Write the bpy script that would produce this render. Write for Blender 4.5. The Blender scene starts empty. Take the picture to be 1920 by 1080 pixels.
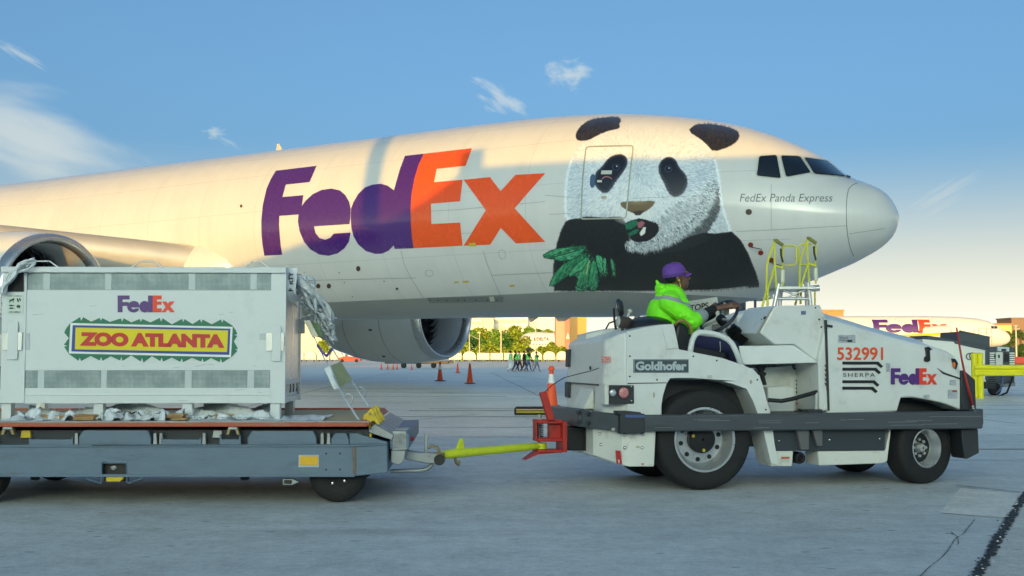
import bpy, bmesh, math, random
import numpy as np
from mathutils import Vector, Matrix
from mathutils.geometry import delaunay_2d_cdt

SC = bpy.context.scene
COL = SC.collection
random.seed(7)
RNG = np.random.default_rng(11)

# ------------------------------------------------------------------ camera
F_PX, CAM_H, HORIZON = 2300.0, 1.2, 668.0          # focal length in photo pixels, eye height, horizon row
PITCH = math.atan((HORIZON - 540.0) / F_PX)
cam_data = bpy.data.cameras.new('camera')
cam = bpy.data.objects.new('camera', cam_data)
COL.objects.link(cam)
cam_data.sensor_width = 36.0
cam_data.lens = F_PX / 1920.0 * 36.0
cam_data.clip_start = 0.1
cam_data.clip_end = 8000.0
cam.location = (0, 0, CAM_H)
cam.rotation_euler = (math.radians(90) + PITCH, 0, 0)
SC.camera = cam
SC.render.resolution_x, SC.render.resolution_y = 1024, 576

# ------------------------------------------------------------------ light
SUN_EL = math.radians(6.5)
SUN_AZ = Vector((0.13, 1.0))                        # horizontal direction the light travels in
SUN_AZ.normalize()
SUN_DIR = Vector((SUN_AZ.x * math.cos(SUN_EL), SUN_AZ.y * math.cos(SUN_EL), -math.sin(SUN_EL)))
sd = bpy.data.lights.new('sun', 'SUN')
sd.energy = 2.1
sd.angle = math.radians(0.12)
sd.color = (1.0, 0.48, 0.03)
sun = bpy.data.objects.new('sun', sd)
COL.objects.link(sun)
sun.rotation_euler = SUN_DIR.to_track_quat('-Z', 'Y').to_euler()
sun.location = (0, -60, 60)

SC.view_settings.view_transform = 'Standard'
SC.view_settings.look = 'None'
SC.view_settings.exposure = 1.2
SC.view_settings.gamma = 1.0
SC.view_settings.use_curve_mapping = False


def lin(c):
    """sRGB 0-255 triple to linear"""
    o = []
    for v in c:
        v = v / 255.0
        o.append(v / 12.92 if v <= 0.04045 else ((v + 0.055) / 1.055) ** 2.4)
    return tuple(o)


def cam_ray(px, py):
    x = (px - 960.0) / F_PX
    u = -(py - 540.0) / F_PX
    c, s = math.cos(PITCH), math.sin(PITCH)
    return Vector((x, c - u * s, s + u * c))


CAM = Vector((0, 0, CAM_H))


def at_ground(px, py, z=0.0):
    r = cam_ray(px, py)
    return CAM + r * ((z - CAM_H) / r.z)


def at_depth(px, py, Y):
    r = cam_ray(px, py)
    return CAM + r * (Y / r.y)


# ------------------------------------------------------------------ node helpers
def node(nt, typ, ins=None, **attrs):
    n = nt.nodes.new(typ)
    for k, v in attrs.items():
        setattr(n, k, v)
    for k, v in (ins or {}).items():
        sock = n.inputs[k]
        if isinstance(v, bpy.types.NodeSocket):
            nt.links.new(v, sock)
        else:
            sock.default_value = v
    return n


def nmath(nt, op, a, b=None, c=None, clamp=False):
    n = nt.nodes.new('ShaderNodeMath')
    n.operation = op
    n.use_clamp = clamp
    for i, v in enumerate((a, b, c)):
        if v is None:
            continue
        if isinstance(v, bpy.types.NodeSocket):
            nt.links.new(v, n.inputs[i])
        else:
            n.inputs[i].default_value = v
    return n.outputs[0]


def nmix(nt, fac, a, b, blend='MIX'):
    n = nt.nodes.new('ShaderNodeMix')
    n.data_type = 'RGBA'
    n.blend_type = blend
    for k, v in ((0, fac), (6, a), (7, b)):
        if isinstance(v, bpy.types.NodeSocket):
            nt.links.new(v, n.inputs[k])
        else:
            if k and len(v) == 3:
                v = (*v, 1)
            n.inputs[k].default_value = v
    return n.outputs[2]


def nramp(nt, fac, lo, hi, a=0.0, b=1.0, smooth=True):
    n = nt.nodes.new('ShaderNodeMapRange')
    n.interpolation_type = 'SMOOTHSTEP' if smooth else 'LINEAR'
    nt.links.new(fac, n.inputs[0])
    for i, v in ((1, lo), (2, hi), (3, a), (4, b)):
        n.inputs[i].default_value = v
    return n.outputs[0]


# ------------------------------------------------------------------ sky
world = bpy.data.worlds.new('World')
SC.world = world
world.use_nodes = True
wt = world.node_tree
wt.nodes.clear()
sky = node(wt, 'ShaderNodeTexSky', sky_type='NISHITA', sun_disc=False)
sky.sun_elevation = SUN_EL
sky.sun_rotation = math.atan2(-SUN_AZ.x, -SUN_AZ.y)
sky.altitude = 0
sky.air_density = 0.5
sky.dust_density = 6.0
sky.ozone_density = 1.75
HAZE_COL = (3.75, 3.65, 3.05)
SKY_TINT = (0.785, 0.995, 0.94)                        # white balance of the picture
tc = node(wt, 'ShaderNodeTexCoord')
gen = tc.outputs['Generated']


def cloud_mask(px, py, wpx, hpx, scale, lo, hi, tilt=0.0, stretch=1.0):
    """soft ragged cloud round one direction of the sky"""
    c = cam_ray(px, py).normalized()
    right = Vector((c.y, -c.x, 0)).normalized()
    up = right.cross(c).normalized()
    r2 = right * math.cos(tilt) + up * math.sin(tilt)
    u2 = up * math.cos(tilt) - right * math.sin(tilt)
    d = node(wt, 'ShaderNodeVectorMath', {0: gen, 1: tuple(c)}, operation='SUBTRACT').outputs[0]
    x = node(wt, 'ShaderNodeVectorMath', {0: d, 1: tuple(r2 / (wpx / F_PX))}, operation='DOT_PRODUCT').outputs['Value']
    y = node(wt, 'ShaderNodeVectorMath', {0: d, 1: tuple(u2 / (hpx / F_PX))}, operation='DOT_PRODUCT').outputs['Value']
    rr = nmath(wt, 'SQRT', nmath(wt, 'ADD', nmath(wt, 'MULTIPLY', x, x), nmath(wt, 'MULTIPLY', y, y)))
    cv = node(wt, 'ShaderNodeCombineXYZ', {0: nmath(wt, 'MULTIPLY', x, stretch), 1: y, 2: px * 0.37})
    nz = node(wt, 'ShaderNodeTexNoise', {'Vector': cv.outputs[0], 'Scale': scale, 'Detail': 8.0, 'Roughness': 0.5, 'Distortion': 0.25})
    v = nmath(wt, 'SUBTRACT', nz.outputs[0], nmath(wt, 'MULTIPLY', rr, 0.42))
    front = node(wt, 'ShaderNodeVectorMath', {0: gen, 1: tuple(c)}, operation='DOT_PRODUCT').outputs['Value']
    m = nramp(wt, v, lo, hi)
    return nmath(wt, 'MULTIPLY', m, nmath(wt, 'GREATER_THAN', front, 0.5))


masks = [(cloud_mask(60, 262, 250, 88, 1.05, 0.06, 0.46, -0.25, 0.75), 0.52),
         (cloud_mask(1070, 140, 58, 34, 1.6, 0.14, 0.50, -0.1), 0.50),
         (cloud_mask(936, 186, 62, 30, 1.8, 0.18, 0.52, -0.55, 0.7), 0.40),
         (cloud_mask(404, 250, 26, 12, 1.5, 0.14, 0.5, 0.0), 0.35),
         (cloud_mask(30, 98, 60, 12, 1.8, 0.14, 0.5, -0.45, 0.6), 0.32),
         (cloud_mask(1760, 372, 120, 26, 1.8, 0.16, 0.55, 0.5, 0.6), 0.22),
         (cloud_mask(430, 268, 34, 10, 1.8, 0.16, 0.5, -0.5, 0.6), 0.18)]
tot = None
for m, k in masks:
    v = nmath(wt, 'MULTIPLY', m, k)
    tot = v if tot is None else nmath(wt, 'MAXIMUM', tot, v)
cloud_lum = node(wt, 'ShaderNodeRGB')
cloud_lum.outputs[0].default_value = (2.6, 2.6, 2.2, 1)
# pale morning haze low in the sky, the same all round the horizon
elev = node(wt, 'ShaderNodeSeparateXYZ', {0: gen}).outputs[2]
hz = nramp(wt, elev, -0.02, 0.18, 0.95, 0.0)
skyhaze = nmix(wt, hz, nmix(wt, 1.0, sky.outputs[0], SKY_TINT, 'MULTIPLY'), HAZE_COL)
skycol = nmix(wt, tot, skyhaze, cloud_lum.outputs[0])
bg = node(wt, 'ShaderNodeBackground', {'Color': skycol, 'Strength': 0.15})
wo = node(wt, 'ShaderNodeOutputWorld')
wt.links.new(bg.outputs[0], wo.inputs['Surface'])


# ------------------------------------------------------------------ materials
MATS = {}


def mat(name, rgb, rough=0.5, metal=0.0, var=0.08, vscale=6.0, bump=0.0, bscale=40.0, coat=0.0, dirt=0.0,
        dirt_rgb=(60, 55, 48), dscale=3.0, spec=0.5, stretch=(1, 1, 1), emit=0.0):
    """principled paint with mottling, optional dirt patches and fine relief; rgb in sRGB 0-255"""
    if name in MATS:
        return MATS[name]
    m = bpy.data.materials.new(name)
    m.use_nodes = True
    nt = m.node_tree
    p = nt.nodes['Principled BSDF']
    base = lin(rgb)
    t = node(nt, 'ShaderNodeTexCoord')
    mp = node(nt, 'ShaderNodeMapping', {'Vector': t.outputs['Object'], 'Scale': stretch})
    n1 = node(nt, 'ShaderNodeTexNoise', {'Vector': mp.outputs[0], 'Scale': vscale, 'Detail': 6.0, 'Roughness': 0.6})
    k = nramp(nt, n1.outputs[0], 0.25, 0.75, 1.0 - var, 1.0 + var, False)
    col = node(nt, 'ShaderNodeVectorMath', {0: base, 'Scale': k}, operation='SCALE').outputs[0]
    if dirt > 0:
        n2 = node(nt, 'ShaderNodeTexNoise', {'Vector': mp.outputs[0], 'Scale': dscale, 'Detail': 9.0, 'Roughness': 0.68})
        dm = nramp(nt, n2.outputs[0], 0.52, 0.74, 0.0, dirt)
        col = nmix(nt, dm, col, lin(dirt_rgb))
    nt.links.new(col, p.inputs['Base Color'])
    rr = nramp(nt, n1.outputs[0], 0.3, 0.7, max(0.02, rough - 0.06), min(1, rough + 0.08), False)
    nt.links.new(rr, p.inputs['Roughness'])
    p.inputs['Metallic'].default_value = metal
    p.inputs['Specular IOR Level'].default_value = spec
    if coat:
        p.inputs['Coat Weight'].default_value = coat
        p.inputs['Coat Roughness'].default_value = 0.06
    if bump:
        n3 = node(nt, 'ShaderNodeTexNoise', {'Vector': mp.outputs[0], 'Scale': bscale, 'Detail': 5.0})
        b = node(nt, 'ShaderNodeBump', {'Height': n3.outputs[0], 'Strength': bump, 'Distance': 0.02})
        nt.links.new(b.outputs[0], p.inputs['Normal'])
    if emit:
        nt.links.new(col, p.inputs['Emission Color'])
        p.inputs['Emission Strength'].default_value = emit
    MATS[name] = m
    return m


# ------------------------------------------------------------------ mesh builder
def finish(name, me, material, parent=None, smooth=35, bevel=0.0, label=None, bseg=2):
    if material is not None:
        for mm in (material if isinstance(material, (list, tuple)) else [material]):
            me.materials.append(mm)
    if smooth and len(me.polygons):
        me.polygons.foreach_set('use_smooth', [True] * len(me.polygons))
        if smooth < 180:
            me.set_sharp_from_angle(angle=math.radians(smooth))
    o = bpy.data.objects.new(name, me)
    COL.objects.link(o)
    if parent is not None:
        o.parent = parent
    if bevel:
        b = o.modifiers.new('bevel', 'BEVEL')
        b.width = bevel
        b.segments = bseg
        b.limit_method = 'ANGLE'
        b.angle_limit = math.radians(40)
        b.use_clamp_overlap = True
        b.harden_normals = False
    if label:
        o['label'] = label
    return o


class MB:
    def __init__(self):
        self.v, self.f = [], []

    def add(self, vs, fs):
        o = len(self.v)
        self.v += [tuple(p) for p in vs]
        self.f += [tuple(i + o for i in q) for q in fs]
        return self

    def box(self, x0, x1, y0, y1, z0, z1):
        x0, x1 = min(x0, x1), max(x0, x1)
        y0, y1 = min(y0, y1), max(y0, y1)
        z0, z1 = min(z0, z1), max(z0, z1)
        return self.add([(x0, y0, z0), (x1, y0, z0), (x1, y1, z0), (x0, y1, z0), (x0, y0, z1), (x1, y0, z1), (x1, y1, z1), (x0, y1, z1)],
                        [(0, 3, 2, 1), (4, 5, 6, 7), (0, 1, 5, 4), (1, 2, 6, 5), (2, 3, 7, 6), (3, 0, 4, 7)])

    def hexa(self, a, b):
        """a, b: two quads (4 points each) joined"""
        return self.add(list(a) + list(b), [(3, 2, 1, 0), (4, 5, 6, 7), (0, 1, 5, 4), (1, 2, 6, 5), (2, 3, 7, 6), (3, 0, 4, 7)])

    def prism(self, poly, y0, y1, axis='y', cap=True, tri=False):
        """poly of (a,b) points extruded along axis"""
        n = len(poly)

        def P(a, b, t):
            return (a, t, b) if axis == 'y' else ((t, a, b) if axis == 'x' else (a, b, t))
        vs = [P(a, b, y0) for a, b in poly] + [P(a, b, y1) for a, b in poly]
        fs = [(i, (i + 1) % n, n + (i + 1) % n, n + i) for i in range(n)]
        if cap:
            if tri:
                from mathutils.geometry import tessellate_polygon
                ts = tessellate_polygon([[Vector((a, b, 0)) for a, b in poly]])
                for t in ts:
                    fs.append(tuple(t))
                    fs.append(tuple(n + i for i in reversed(t)))
            else:
                fs.append(tuple(range(n)))
                fs.append(tuple(reversed(range(n, 2 * n))))
        return self.add(vs, fs)

    def loft(self, rings, closed=True, caps=True):
        o = len(self.v)
        n = len(rings[0])
        vs = [p for r in rings for p in r]
        fs = []
        for k in range(len(rings) - 1):
            for i in range(n if closed else n - 1):
                j = (i + 1) % n
                fs.append((k * n + i, k * n + j, (k + 1) * n + j, (k + 1) * n + i))
        if caps:
            fs.append(tuple(reversed(range(n))))
            m = (len(rings) - 1) * n
            fs.append(tuple(m + i for i in range(n)))
        return self.add(vs, fs)

    def tube(self, path, r, n=8, closed=False, r1=None):
        path = [Vector(p) for p in path]
        m = len(path)
        rings = []
        prev = None
        for i, p in enumerate(path):
            if closed:
                t = path[(i + 1) % m] - path[i - 1]
            else:
                t = path[min(i + 1, m - 1)] - path[max(i - 1, 0)]
            if t.length < 1e-9:
                t = Vector((0, 0, 1))
            t.normalize()
            if prev is None:
                a = Vector((0, 0, 1)) if abs(t.z) < 0.9 else Vector((1, 0, 0))
                s = t.cross(a).normalized()
            else:
                s = (prev - t * prev.dot(t))
                if s.length < 1e-6:
                    s = t.orthogonal()
                s.normalize()
            prev = s
            b = t.cross(s)
            rad = r if r1 is None else r + (r1 - r) * i / max(1, m - 1)
            rings.append([p + (s * math.cos(2 * math.pi * k / n) + b * math.sin(2 * math.pi * k / n)) * rad for k in range(n)])
        if closed:
            rings.append(rings[0])
            return self.loft(rings, True, False)
        return self.loft(rings, True, True)

    def lathe(self, prof, origin=(0, 0, 0), axis=(0, 1, 0), n=32, caps=False, a0=0.0):
        """prof: (radius, t along axis)"""
        ax = Vector(axis).normalized()
        s = ax.orthogonal().normalized()
        b = ax.cross(s)
        O = Vector(origin)
        rings = [[O + ax * t + (s * math.cos(a0 + 2 * math.pi * k / n) + b * math.sin(a0 + 2 * math.pi * k / n)) * r for k in range(n)] for r, t in prof]
        return self.loft(rings, True, caps)

    def ball(self, c, r, nu=12, nv=8, rot=None):
        if not hasattr(r, '__len__'):
            r = (r, r, r)
        vs, fs = [], []
        for j in range(nv + 1):
            th = math.pi * j / nv
            for i in range(nu):
                ph = 2 * math.pi * i / nu
                p = Vector((r[0] * math.sin(th) * math.cos(ph), r[1] * math.sin(th) * math.sin(ph), r[2] * math.cos(th)))
                if rot is not None:
                    p = rot @ p
                vs.append(p + Vector(c))
        for j in range(nv):
            for i in range(nu):
                k = (i + 1) % nu
                fs.append((j * nu + i, (j + 1) * nu + i, (j + 1) * nu + k, j * nu + k))
        return self.add(vs, fs)

    def limb(self, p, q, r0, r1, n=10, flat=1.0):
        """tapered capsule"""
        p, q = Vector(p), Vector(q)
        t = (q - p)
        L = t.length
        t = t / L
        s = t.orthogonal().normalized()
        b = t.cross(s)
        rings = []
        for k in range(4):
            a = math.pi / 2 * k / 4
            rings.append((p - t * r0 * math.cos(a), r0 * math.sin(a) + 1e-4))
        rings.append((p, r0))
        for k in range(1, 4):
            rings.append((p.lerp(q, k / 4), r0 + (r1 - r0) * k / 4))
        rings.append((q, r1))
        for k in range(1, 5):
            a = math.pi / 2 * k / 4
            rings.append((q + t * r1 * math.sin(a), r1 * math.cos(a) + 1e-4))
        return self.loft([[c + (s * math.cos(2 * math.pi * i / n) + b * math.sin(2 * math.pi * i / n) * flat) * r for i in range(n)] for c, r in rings])

    def mesh(self, name):
        me = bpy.data.meshes.new(name)
        me.from_pydata(self.v, [], self.f)
        me.validate()
        bm = bmesh.new()
        bm.from_mesh(me)
        bmesh.ops.remove_doubles(bm, verts=bm.verts, dist=1e-5)
        bmesh.ops.recalc_face_normals(bm, faces=bm.faces)
        bm.to_mesh(me)
        bm.free()
        return me

    def build(self, name, material, parent=None, smooth=35, bevel=0.0, label=None, bseg=2):
        return finish(name, self.mesh(name), material, parent, smooth, bevel, label, bseg)


def empty(name, loc=(0, 0, 0), rz=0.0, label=None, cat=None, group=None):
    o = bpy.data.objects.new(name, None)
    COL.objects.link(o)
    o.location = loc
    o.rotation_euler = (0, 0, rz)
    o.empty_display_size = 0.3
    tag(o, label, cat, group)
    return o


def tag(o, label=None, cat=None, group=None, kind=None):
    for k, v in (('label', label), ('category', cat), ('group', group), ('kind', kind)):
        if v:
            o[k] = v
    return o


def copy_tree(o, parent=None):
    c = o.copy()
    COL.objects.link(c)
    c.parent = parent
    for ch in list(o.children):
        copy_tree(ch, c)
    return c


# ------------------------------------------------------------------ flat shapes (print) on surfaces
def tess(polys, step=None):
    """polys: list of closed 2D loops (even-odd: later loops inside are holes). -> verts, tris"""
    vs, es = [], []
    for lp in polys:
        o = len(vs)
        n = len(lp)
        for i, p in enumerate(lp):
            vs.append(Vector(p))
        es += [(o + i, o + (i + 1) % n) for i in range(n)]
    if step:
        pts = []
        for lp in polys:
            n = len(lp)
        xs = [p[0] for lp in polys for p in lp]
        ys = [p[1] for lp in polys for p in lp]
        gx = np.arange(min(xs) + step / 2, max(xs), step)
        gy = np.arange(min(ys) + step / 2, max(ys), step)
        for x in gx:
            for y in gy:
                if inside(polys, x, y):
                    vs.append(Vector((x + 1e-3, y)))
    r = delaunay_2d_cdt(vs, es, [], 2, 1e-5)
    return [tuple(p) for p in r[0]], [tuple(t) for t in r[2]]


def inside(polys, x, y):
    c = False
    for lp in polys:
        n = len(lp)
        j = n - 1
        for i in range(n):
            xi, yi = lp[i][0], lp[i][1]
            xj, yj = lp[j][0], lp[j][1]
            if (yi > y) != (yj > y) and x < (xj - xi) * (y - yi) / (yj - yi) + xi:
                c = not c
            j = i
    return c


def refine(lp, step):
    """add points along straight edges"""
    o = []
    n = len(lp)
    for i in range(n):
        a, b = lp[i], lp[(i + 1) % n]
        d = math.hypot(b[0] - a[0], b[1] - a[1])
        k = max(1, int(d / step))
        for q in range(k):
            o.append((a[0] + (b[0] - a[0]) * q / k, a[1] + (b[1] - a[1]) * q / k))
    return o


def smooth_loop(lp, it=1):
    """Chaikin corner cutting for round outlines"""
    for _ in range(it):
        o = []
        n = len(lp)
        for i in range(n):
            a, b = lp[i], lp[(i + 1) % n]
            o.append((a[0] * .75 + b[0] * .25, a[1] * .75 + b[1] * .25))
            o.append((a[0] * .25 + b[0] * .75, a[1] * .25 + b[1] * .75))
        lp = o
    return lp


def ellipse(cx, cy, rx, ry, n=28, rot=0.0):
    return [(cx + rx * math.cos(2 * math.pi * k / n) * math.cos(rot) - ry * math.sin(2 * math.pi * k / n) * math.sin(rot),
             cy + rx * math.cos(2 * math.pi * k / n) * math.sin(rot) + ry * math.sin(2 * math.pi * k / n) * math.cos(rot)) for k in range(n)]


def flat(name, polys, to3d, material, parent=None, step=None, label=None, smooth=0):
    vs, fs = tess(polys, step)
    me = bpy.data.meshes.new(name)
    P = to3d(vs) if getattr(to3d, 'many', False) else [to3d(*p) for p in vs]
    me.from_pydata([tuple(p) for p in P], [], fs)
    me.validate()
    return finish(name, me, material, parent, smooth, 0, label)


_TXT = {}


def text_shape(s, bold=0.0, shear=0.0, spacing=1.0):
    """2D triangles of a line of lettering, normalised to x 0..aspect, y 0..1 (its bounding box)"""
    key = (s, bold, shear, spacing)
    if key in _TXT:
        return _TXT[key]
    cu = bpy.data.curves.new('lettering', 'FONT')
    cu.body = s
    cu.offset = bold
    cu.shear = shear
    cu.space_character = spacing
    cu.resolution_u = 4
    ob = bpy.data.objects.new('lettering', cu)
    COL.objects.link(ob)
    dg = bpy.context.evaluated_depsgraph_get()
    me = bpy.data.meshes.new_from_object(ob.evaluated_get(dg))
    V = np.array([v.co[:2] for v in me.vertices])
    Fc = [tuple(p.vertices) for p in me.polygons]
    bpy.data.objects.remove(ob)
    bpy.data.curves.remove(cu)
    bpy.data.meshes.remove(me)
    lo, hi = V.min(0), V.max(0)
    V = (V - lo) / (hi[1] - lo[1])
    _TXT[key] = (V, Fc, (hi[0] - lo[0]) / (hi[1] - lo[1]))
    return _TXT[key]


def text(name, s, rect, to3d, material, parent=None, bold=0.0, shear=0.0, spacing=1.0, label=None, sub=None):
    """lettering stretched to fill rect (x0, ytop, x1, ybottom) of a 2D space that to3d maps to the surface"""
    V, Fc, asp = text_shape(s, bold, shear, spacing)
    x0, y0, x1, y1 = rect
    pts = [(x0 + (x1 - x0) * p[0] / asp, y1 + (y0 - y1) * p[1]) for p in V]
    P = to3d(pts) if getattr(to3d, 'many', False) else [to3d(*p) for p in pts]
    me = bpy.data.meshes.new(name)
    me.from_pydata([tuple(p) for p in P], [], Fc)
    me.validate()
    return finish(name, me, material, parent, 0, 0, label)


# courier logo letters in a 0..100 x 0..36 box, y down
LOGO = {
    'F': [[(0, 0), (23, 0), (23, 8.5), (9.5, 8.5), (9.5, 14), (21.5, 14), (21.5, 17), (20.2, 18.6), (19, 20.8), (18.6, 22.5), (9.5, 22.5), (9.5, 36), (0, 36)]],
    'e': [[(21.5, 17), (24, 14), (27.5, 12.2), (31.5, 11.6), (35.5, 12.2), (38.8, 14), (41, 17), (41.9, 20.5), (42, 26), (26.5, 26), (27.8, 28.3), (30.5, 29.4), (33, 28.9), (34.5, 27.6), (41.8, 27.6), (40.5, 31.5), (37.5, 34.8), (33.5, 36.4), (29.5, 36.5), (25, 35.2), (21.2, 32.3), (19, 28.2), (18.3, 24), (18.6, 21.5), (20, 18.8)],
          [(26.4, 21.3), (27.4, 19.2), (29.6, 17.9), (31.8, 17.9), (33.8, 19.1), (34.8, 21.3)]],
    'd': [[(42, 22), (43, 18), (45.5, 14.5), (49, 12.2), (53, 11.7), (56.3, 12.6), (58.6, 14.4), (58.6, 0), (67.5, 0), (67.5, 36), (58.6, 36), (58.6, 33.9), (55.8, 36), (52, 36.7), (47.8, 35.5), (44.6, 32.6), (42.6, 28.5), (42, 25)],
          [(51, 24.2), (51.5, 21.4), (53.2, 19.4), (55.4, 19), (57.6, 19.8), (58.9, 22), (59, 25.5), (57.8, 28.2), (55.5, 29.4), (53, 28.8), (51.5, 26.8)]],
    'E': [[(67.5, 0), (85, 0), (85, 8.5), (76, 8.5), (76, 13), (85, 13), (85, 20), (76, 20), (76, 27.5), (85, 27.5), (85, 36), (67.5, 36)]],
    'x': [[(85.4, 12.8), (93.5, 12.8), (96.9, 17.4), (101, 12.8), (110, 12.8), (101.4, 23.6), (110.6, 36), (101.8, 36), (97, 30), (92.3, 36), (84.6, 36), (92.6, 25)]],
}


def logo(parent, to3d, rect, purple, orange, step=None):
    x0, y0, x1, y1 = rect
    names = {'F': 'letter_f', 'e': 'letter_e', 'd': 'letter_d', 'E': 'letter_capital_e', 'x': 'letter_x'}
    for k, lps in LOGO.items():
        L = [[(x0 + (x1 - x0) * p[0] / 110.6, y0 + (y1 - y0) * p[1] / 36.6) for p in lp] for lp in lps]
        flat(names[k], L, to3d, purple if k in 'Fed' else orange, parent, step)

# ================================================================== apron
def concrete(name, rgb, seed=0.0, marks=1.0, rough=0.6):
    m = bpy.data.materials.new(name)
    m.use_nodes = True
    nt = m.node_tree
    p = nt.nodes['Principled BSDF']
    t = node(nt, 'ShaderNodeTexCoord')
    mp = node(nt, 'ShaderNodeMapping', {'Vector': t.outputs['Object'], 'Location': (seed, seed * 2, 0)})
    v = mp.outputs[0]
    big = node(nt, 'ShaderNodeTexNoise', {'Vector': v, 'Scale': 0.22, 'Detail': 6.0, 'Roughness': 0.6}).outputs[0]
    mid = node(nt, 'ShaderNodeTexNoise', {'Vector': v, 'Scale': 2.6, 'Detail': 8.0, 'Roughness': 0.65}).outputs[0]
    fine = node(nt, 'ShaderNodeTexNoise', {'Vector': v, 'Scale': 55.0, 'Detail': 4.0, 'Roughness': 0.7}).outputs[0]
    k = nmath(nt, 'ADD', nramp(nt, big, 0.3, 0.7, 0.84, 1.10, False), nmath(nt, 'ADD', nramp(nt, mid, 0.3, 0.7, -0.15, 0.15, False), nmath(nt, 'ADD', nramp(nt, fine, 0.3, 0.7, -0.16, 0.16, False), nramp(nt, node(nt, 'ShaderNodeTexNoise', {'Vector': v, 'Scale': 13.0, 'Detail': 6.0, 'Roughness': 0.75}).outputs[0], 0.3, 0.7, -0.17, 0.17, False))))
    col = node(nt, 'ShaderNodeVectorMath', {0: lin(rgb), 'Scale': k}, operation='SCALE').outputs[0]
    # rubber streaks along the traffic direction
    mp2 = node(nt, 'ShaderNodeMapping', {'Vector': v, 'Scale': (0.10, 1.1, 1), 'Rotation': (0, 0, 0.06)})
    st = node(nt, 'ShaderNodeTexNoise', {'Vector': mp2.outputs[0], 'Scale': 1.0, 'Detail': 7.0, 'Roughness': 0.62}).outputs[0]
    col = nmix(nt, nramp(nt, st, 0.56, 0.76, 0.0, 0.42 * marks), col, lin((66, 70, 72)))
    # small dark scuffs and oil spots
    mp3 = node(nt, 'ShaderNodeMapping', {'Vector': v, 'Scale': (3.2, 9.0, 1)})
    vo = node(nt, 'ShaderNodeTexVoronoi', {'Vector': mp3.outputs[0], 'Scale': 1.0, 'Randomness': 1.0}).outputs['Distance']
    pick = node(nt, 'ShaderNodeTexNoise', {'Vector': v, 'Scale': 1.3, 'Detail': 2.0}).outputs[0]
    sp = nmath(nt, 'MULTIPLY', nramp(nt, vo, 0.05, 0.16, 0.9, 0.0), nramp(nt, pick, 0.46, 0.56))
    col = nmix(nt, nmath(nt, 'MULTIPLY', sp, marks), col, lin((52, 56, 60)))
    # light mineral bloom
    col = nmix(nt, nramp(nt, node(nt, 'ShaderNodeTexNoise', {'Vector': v, 'Scale': 0.9, 'Detail': 10.0, 'Roughness': 0.7, 'Distortion': 0.6}).outputs[0], 0.54, 0.74, 0.0, 0.28), col, lin((186, 190, 186)))
    nt.links.new(col, p.inputs['Base Color'])
    p.inputs['Roughness'].default_value = rough
    p.inputs['Specular IOR Level'].default_value = 0.5
    b = node(nt, 'ShaderNodeBump', {'Height': nmath(nt, 'ADD', fine, nmath(nt, 'MULTIPLY', mid, 0.6)), 'Strength': 0.35, 'Distance': 0.012})
    nt.links.new(b.outputs[0], p.inputs['Normal'])
    MATS[name] = m
    return m


M_APRON = concrete('apron_concrete', (204, 208, 206))
M_PATCH = concrete('patch_concrete', (220, 219, 210), 3.0, 0.3)
M_SLAB = concrete('old_slab_concrete', (208, 207, 198), 9.0, 0.8)
M_TAR = mat('joint_sealant', (38, 40, 42), 0.7, var=0.3, vscale=20)
M_LINE = mat('worn_white_line', (196, 198, 194), 0.8, var=0.15, dirt=0.7, dirt_rgb=(130, 134, 134), dscale=5)
M_YLINE = mat('worn_yellow_line', (188, 168, 96), 0.8, var=0.15, dirt=0.8, dirt_rgb=(130, 134, 134), dscale=4)

g = MB()
gx = [-3000, -400, -80, -20, 0, 20, 80, 400, 3000]
gy = [-400, -60, 0, 20, 60, 150, 400, 1200, 4000]
g.add([(x, y, 0) for y in gy for x in gx], [(j * 9 + i, j * 9 + i + 1, (j + 1) * 9 + i + 1, (j + 1) * 9 + i) for j in range(8) for i in range(8)])
apron = tag(g.build('apron', M_APRON, smooth=0), kind='structure')


def ground_strip(name, pts, w, z, material, rough=0.0, parent=apron, seg=0.08):
    """flat ribbon on the ground along pts; rough makes its edges ragged"""
    pts = [Vector((p[0], p[1])) for p in pts]
    out = []
    for a, b in zip(pts[:-1], pts[1:]):
        n = max(1, int((b - a).length / seg)) if rough else 1
        out += [a.lerp(b, k / n) for k in range(n)]
    out.append(pts[-1])
    vs, fs = [], []
    for i, p in enumerate(out):
        t = (out[min(i + 1, len(out) - 1)] - out[max(i - 1, 0)]).normalized()
        nn = Vector((-t.y, t.x))
        for sgn in (-1, 1):
            ww = w * (1 + rough * random.uniform(-0.7, 1.3)) if rough else w
            q = p + nn * sgn * ww / 2
            vs.append((q.x, q.y, z))
    for i in range(len(out) - 1):
        fs.append((2 * i, 2 * i + 1, 2 * i + 3, 2 * i + 2))
    return MB().add(vs, fs).build(name, material, parent, smooth=0)


def G(px, py):
    p = at_ground(px, py)
    return (p.x, p.y)


# paler slab beyond the ragged joint, bottom right; patch beside it; sealed and open joints
sl = [G(1931, 915), G(1827, 1085), G(1815, 1110), G(2300, 1110), G(2300, 960)]
MB().add([(x, y, 0.004) for x, y in sl], [(0, 1, 2, 3, 4)]).build('slab', M_SLAB, apron, smooth=0)
pa = [G(1801, 916), G(1790, 928), G(1762, 962), G(1893, 973), G(1917, 926)]
MB().add([(x, y, 0.004) for x, y in pa], [(0, 1, 2, 3, 4)]).build('repair_patch', M_PATCH, apron, smooth=0)
ground_strip('joint', [G(1927, 921), G(1900, 965), G(1868, 1015), G(1850, 1050), G(1826, 1086), G(1810, 1112)], 0.045, 0.009, M_TAR, 0.9, seg=0.022)
ground_strip('joint', [G(1793, 911), G(1919, 925), G(2300, 968)], 0.018, 0.009, M_TAR, 0.6, seg=0.06)
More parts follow.
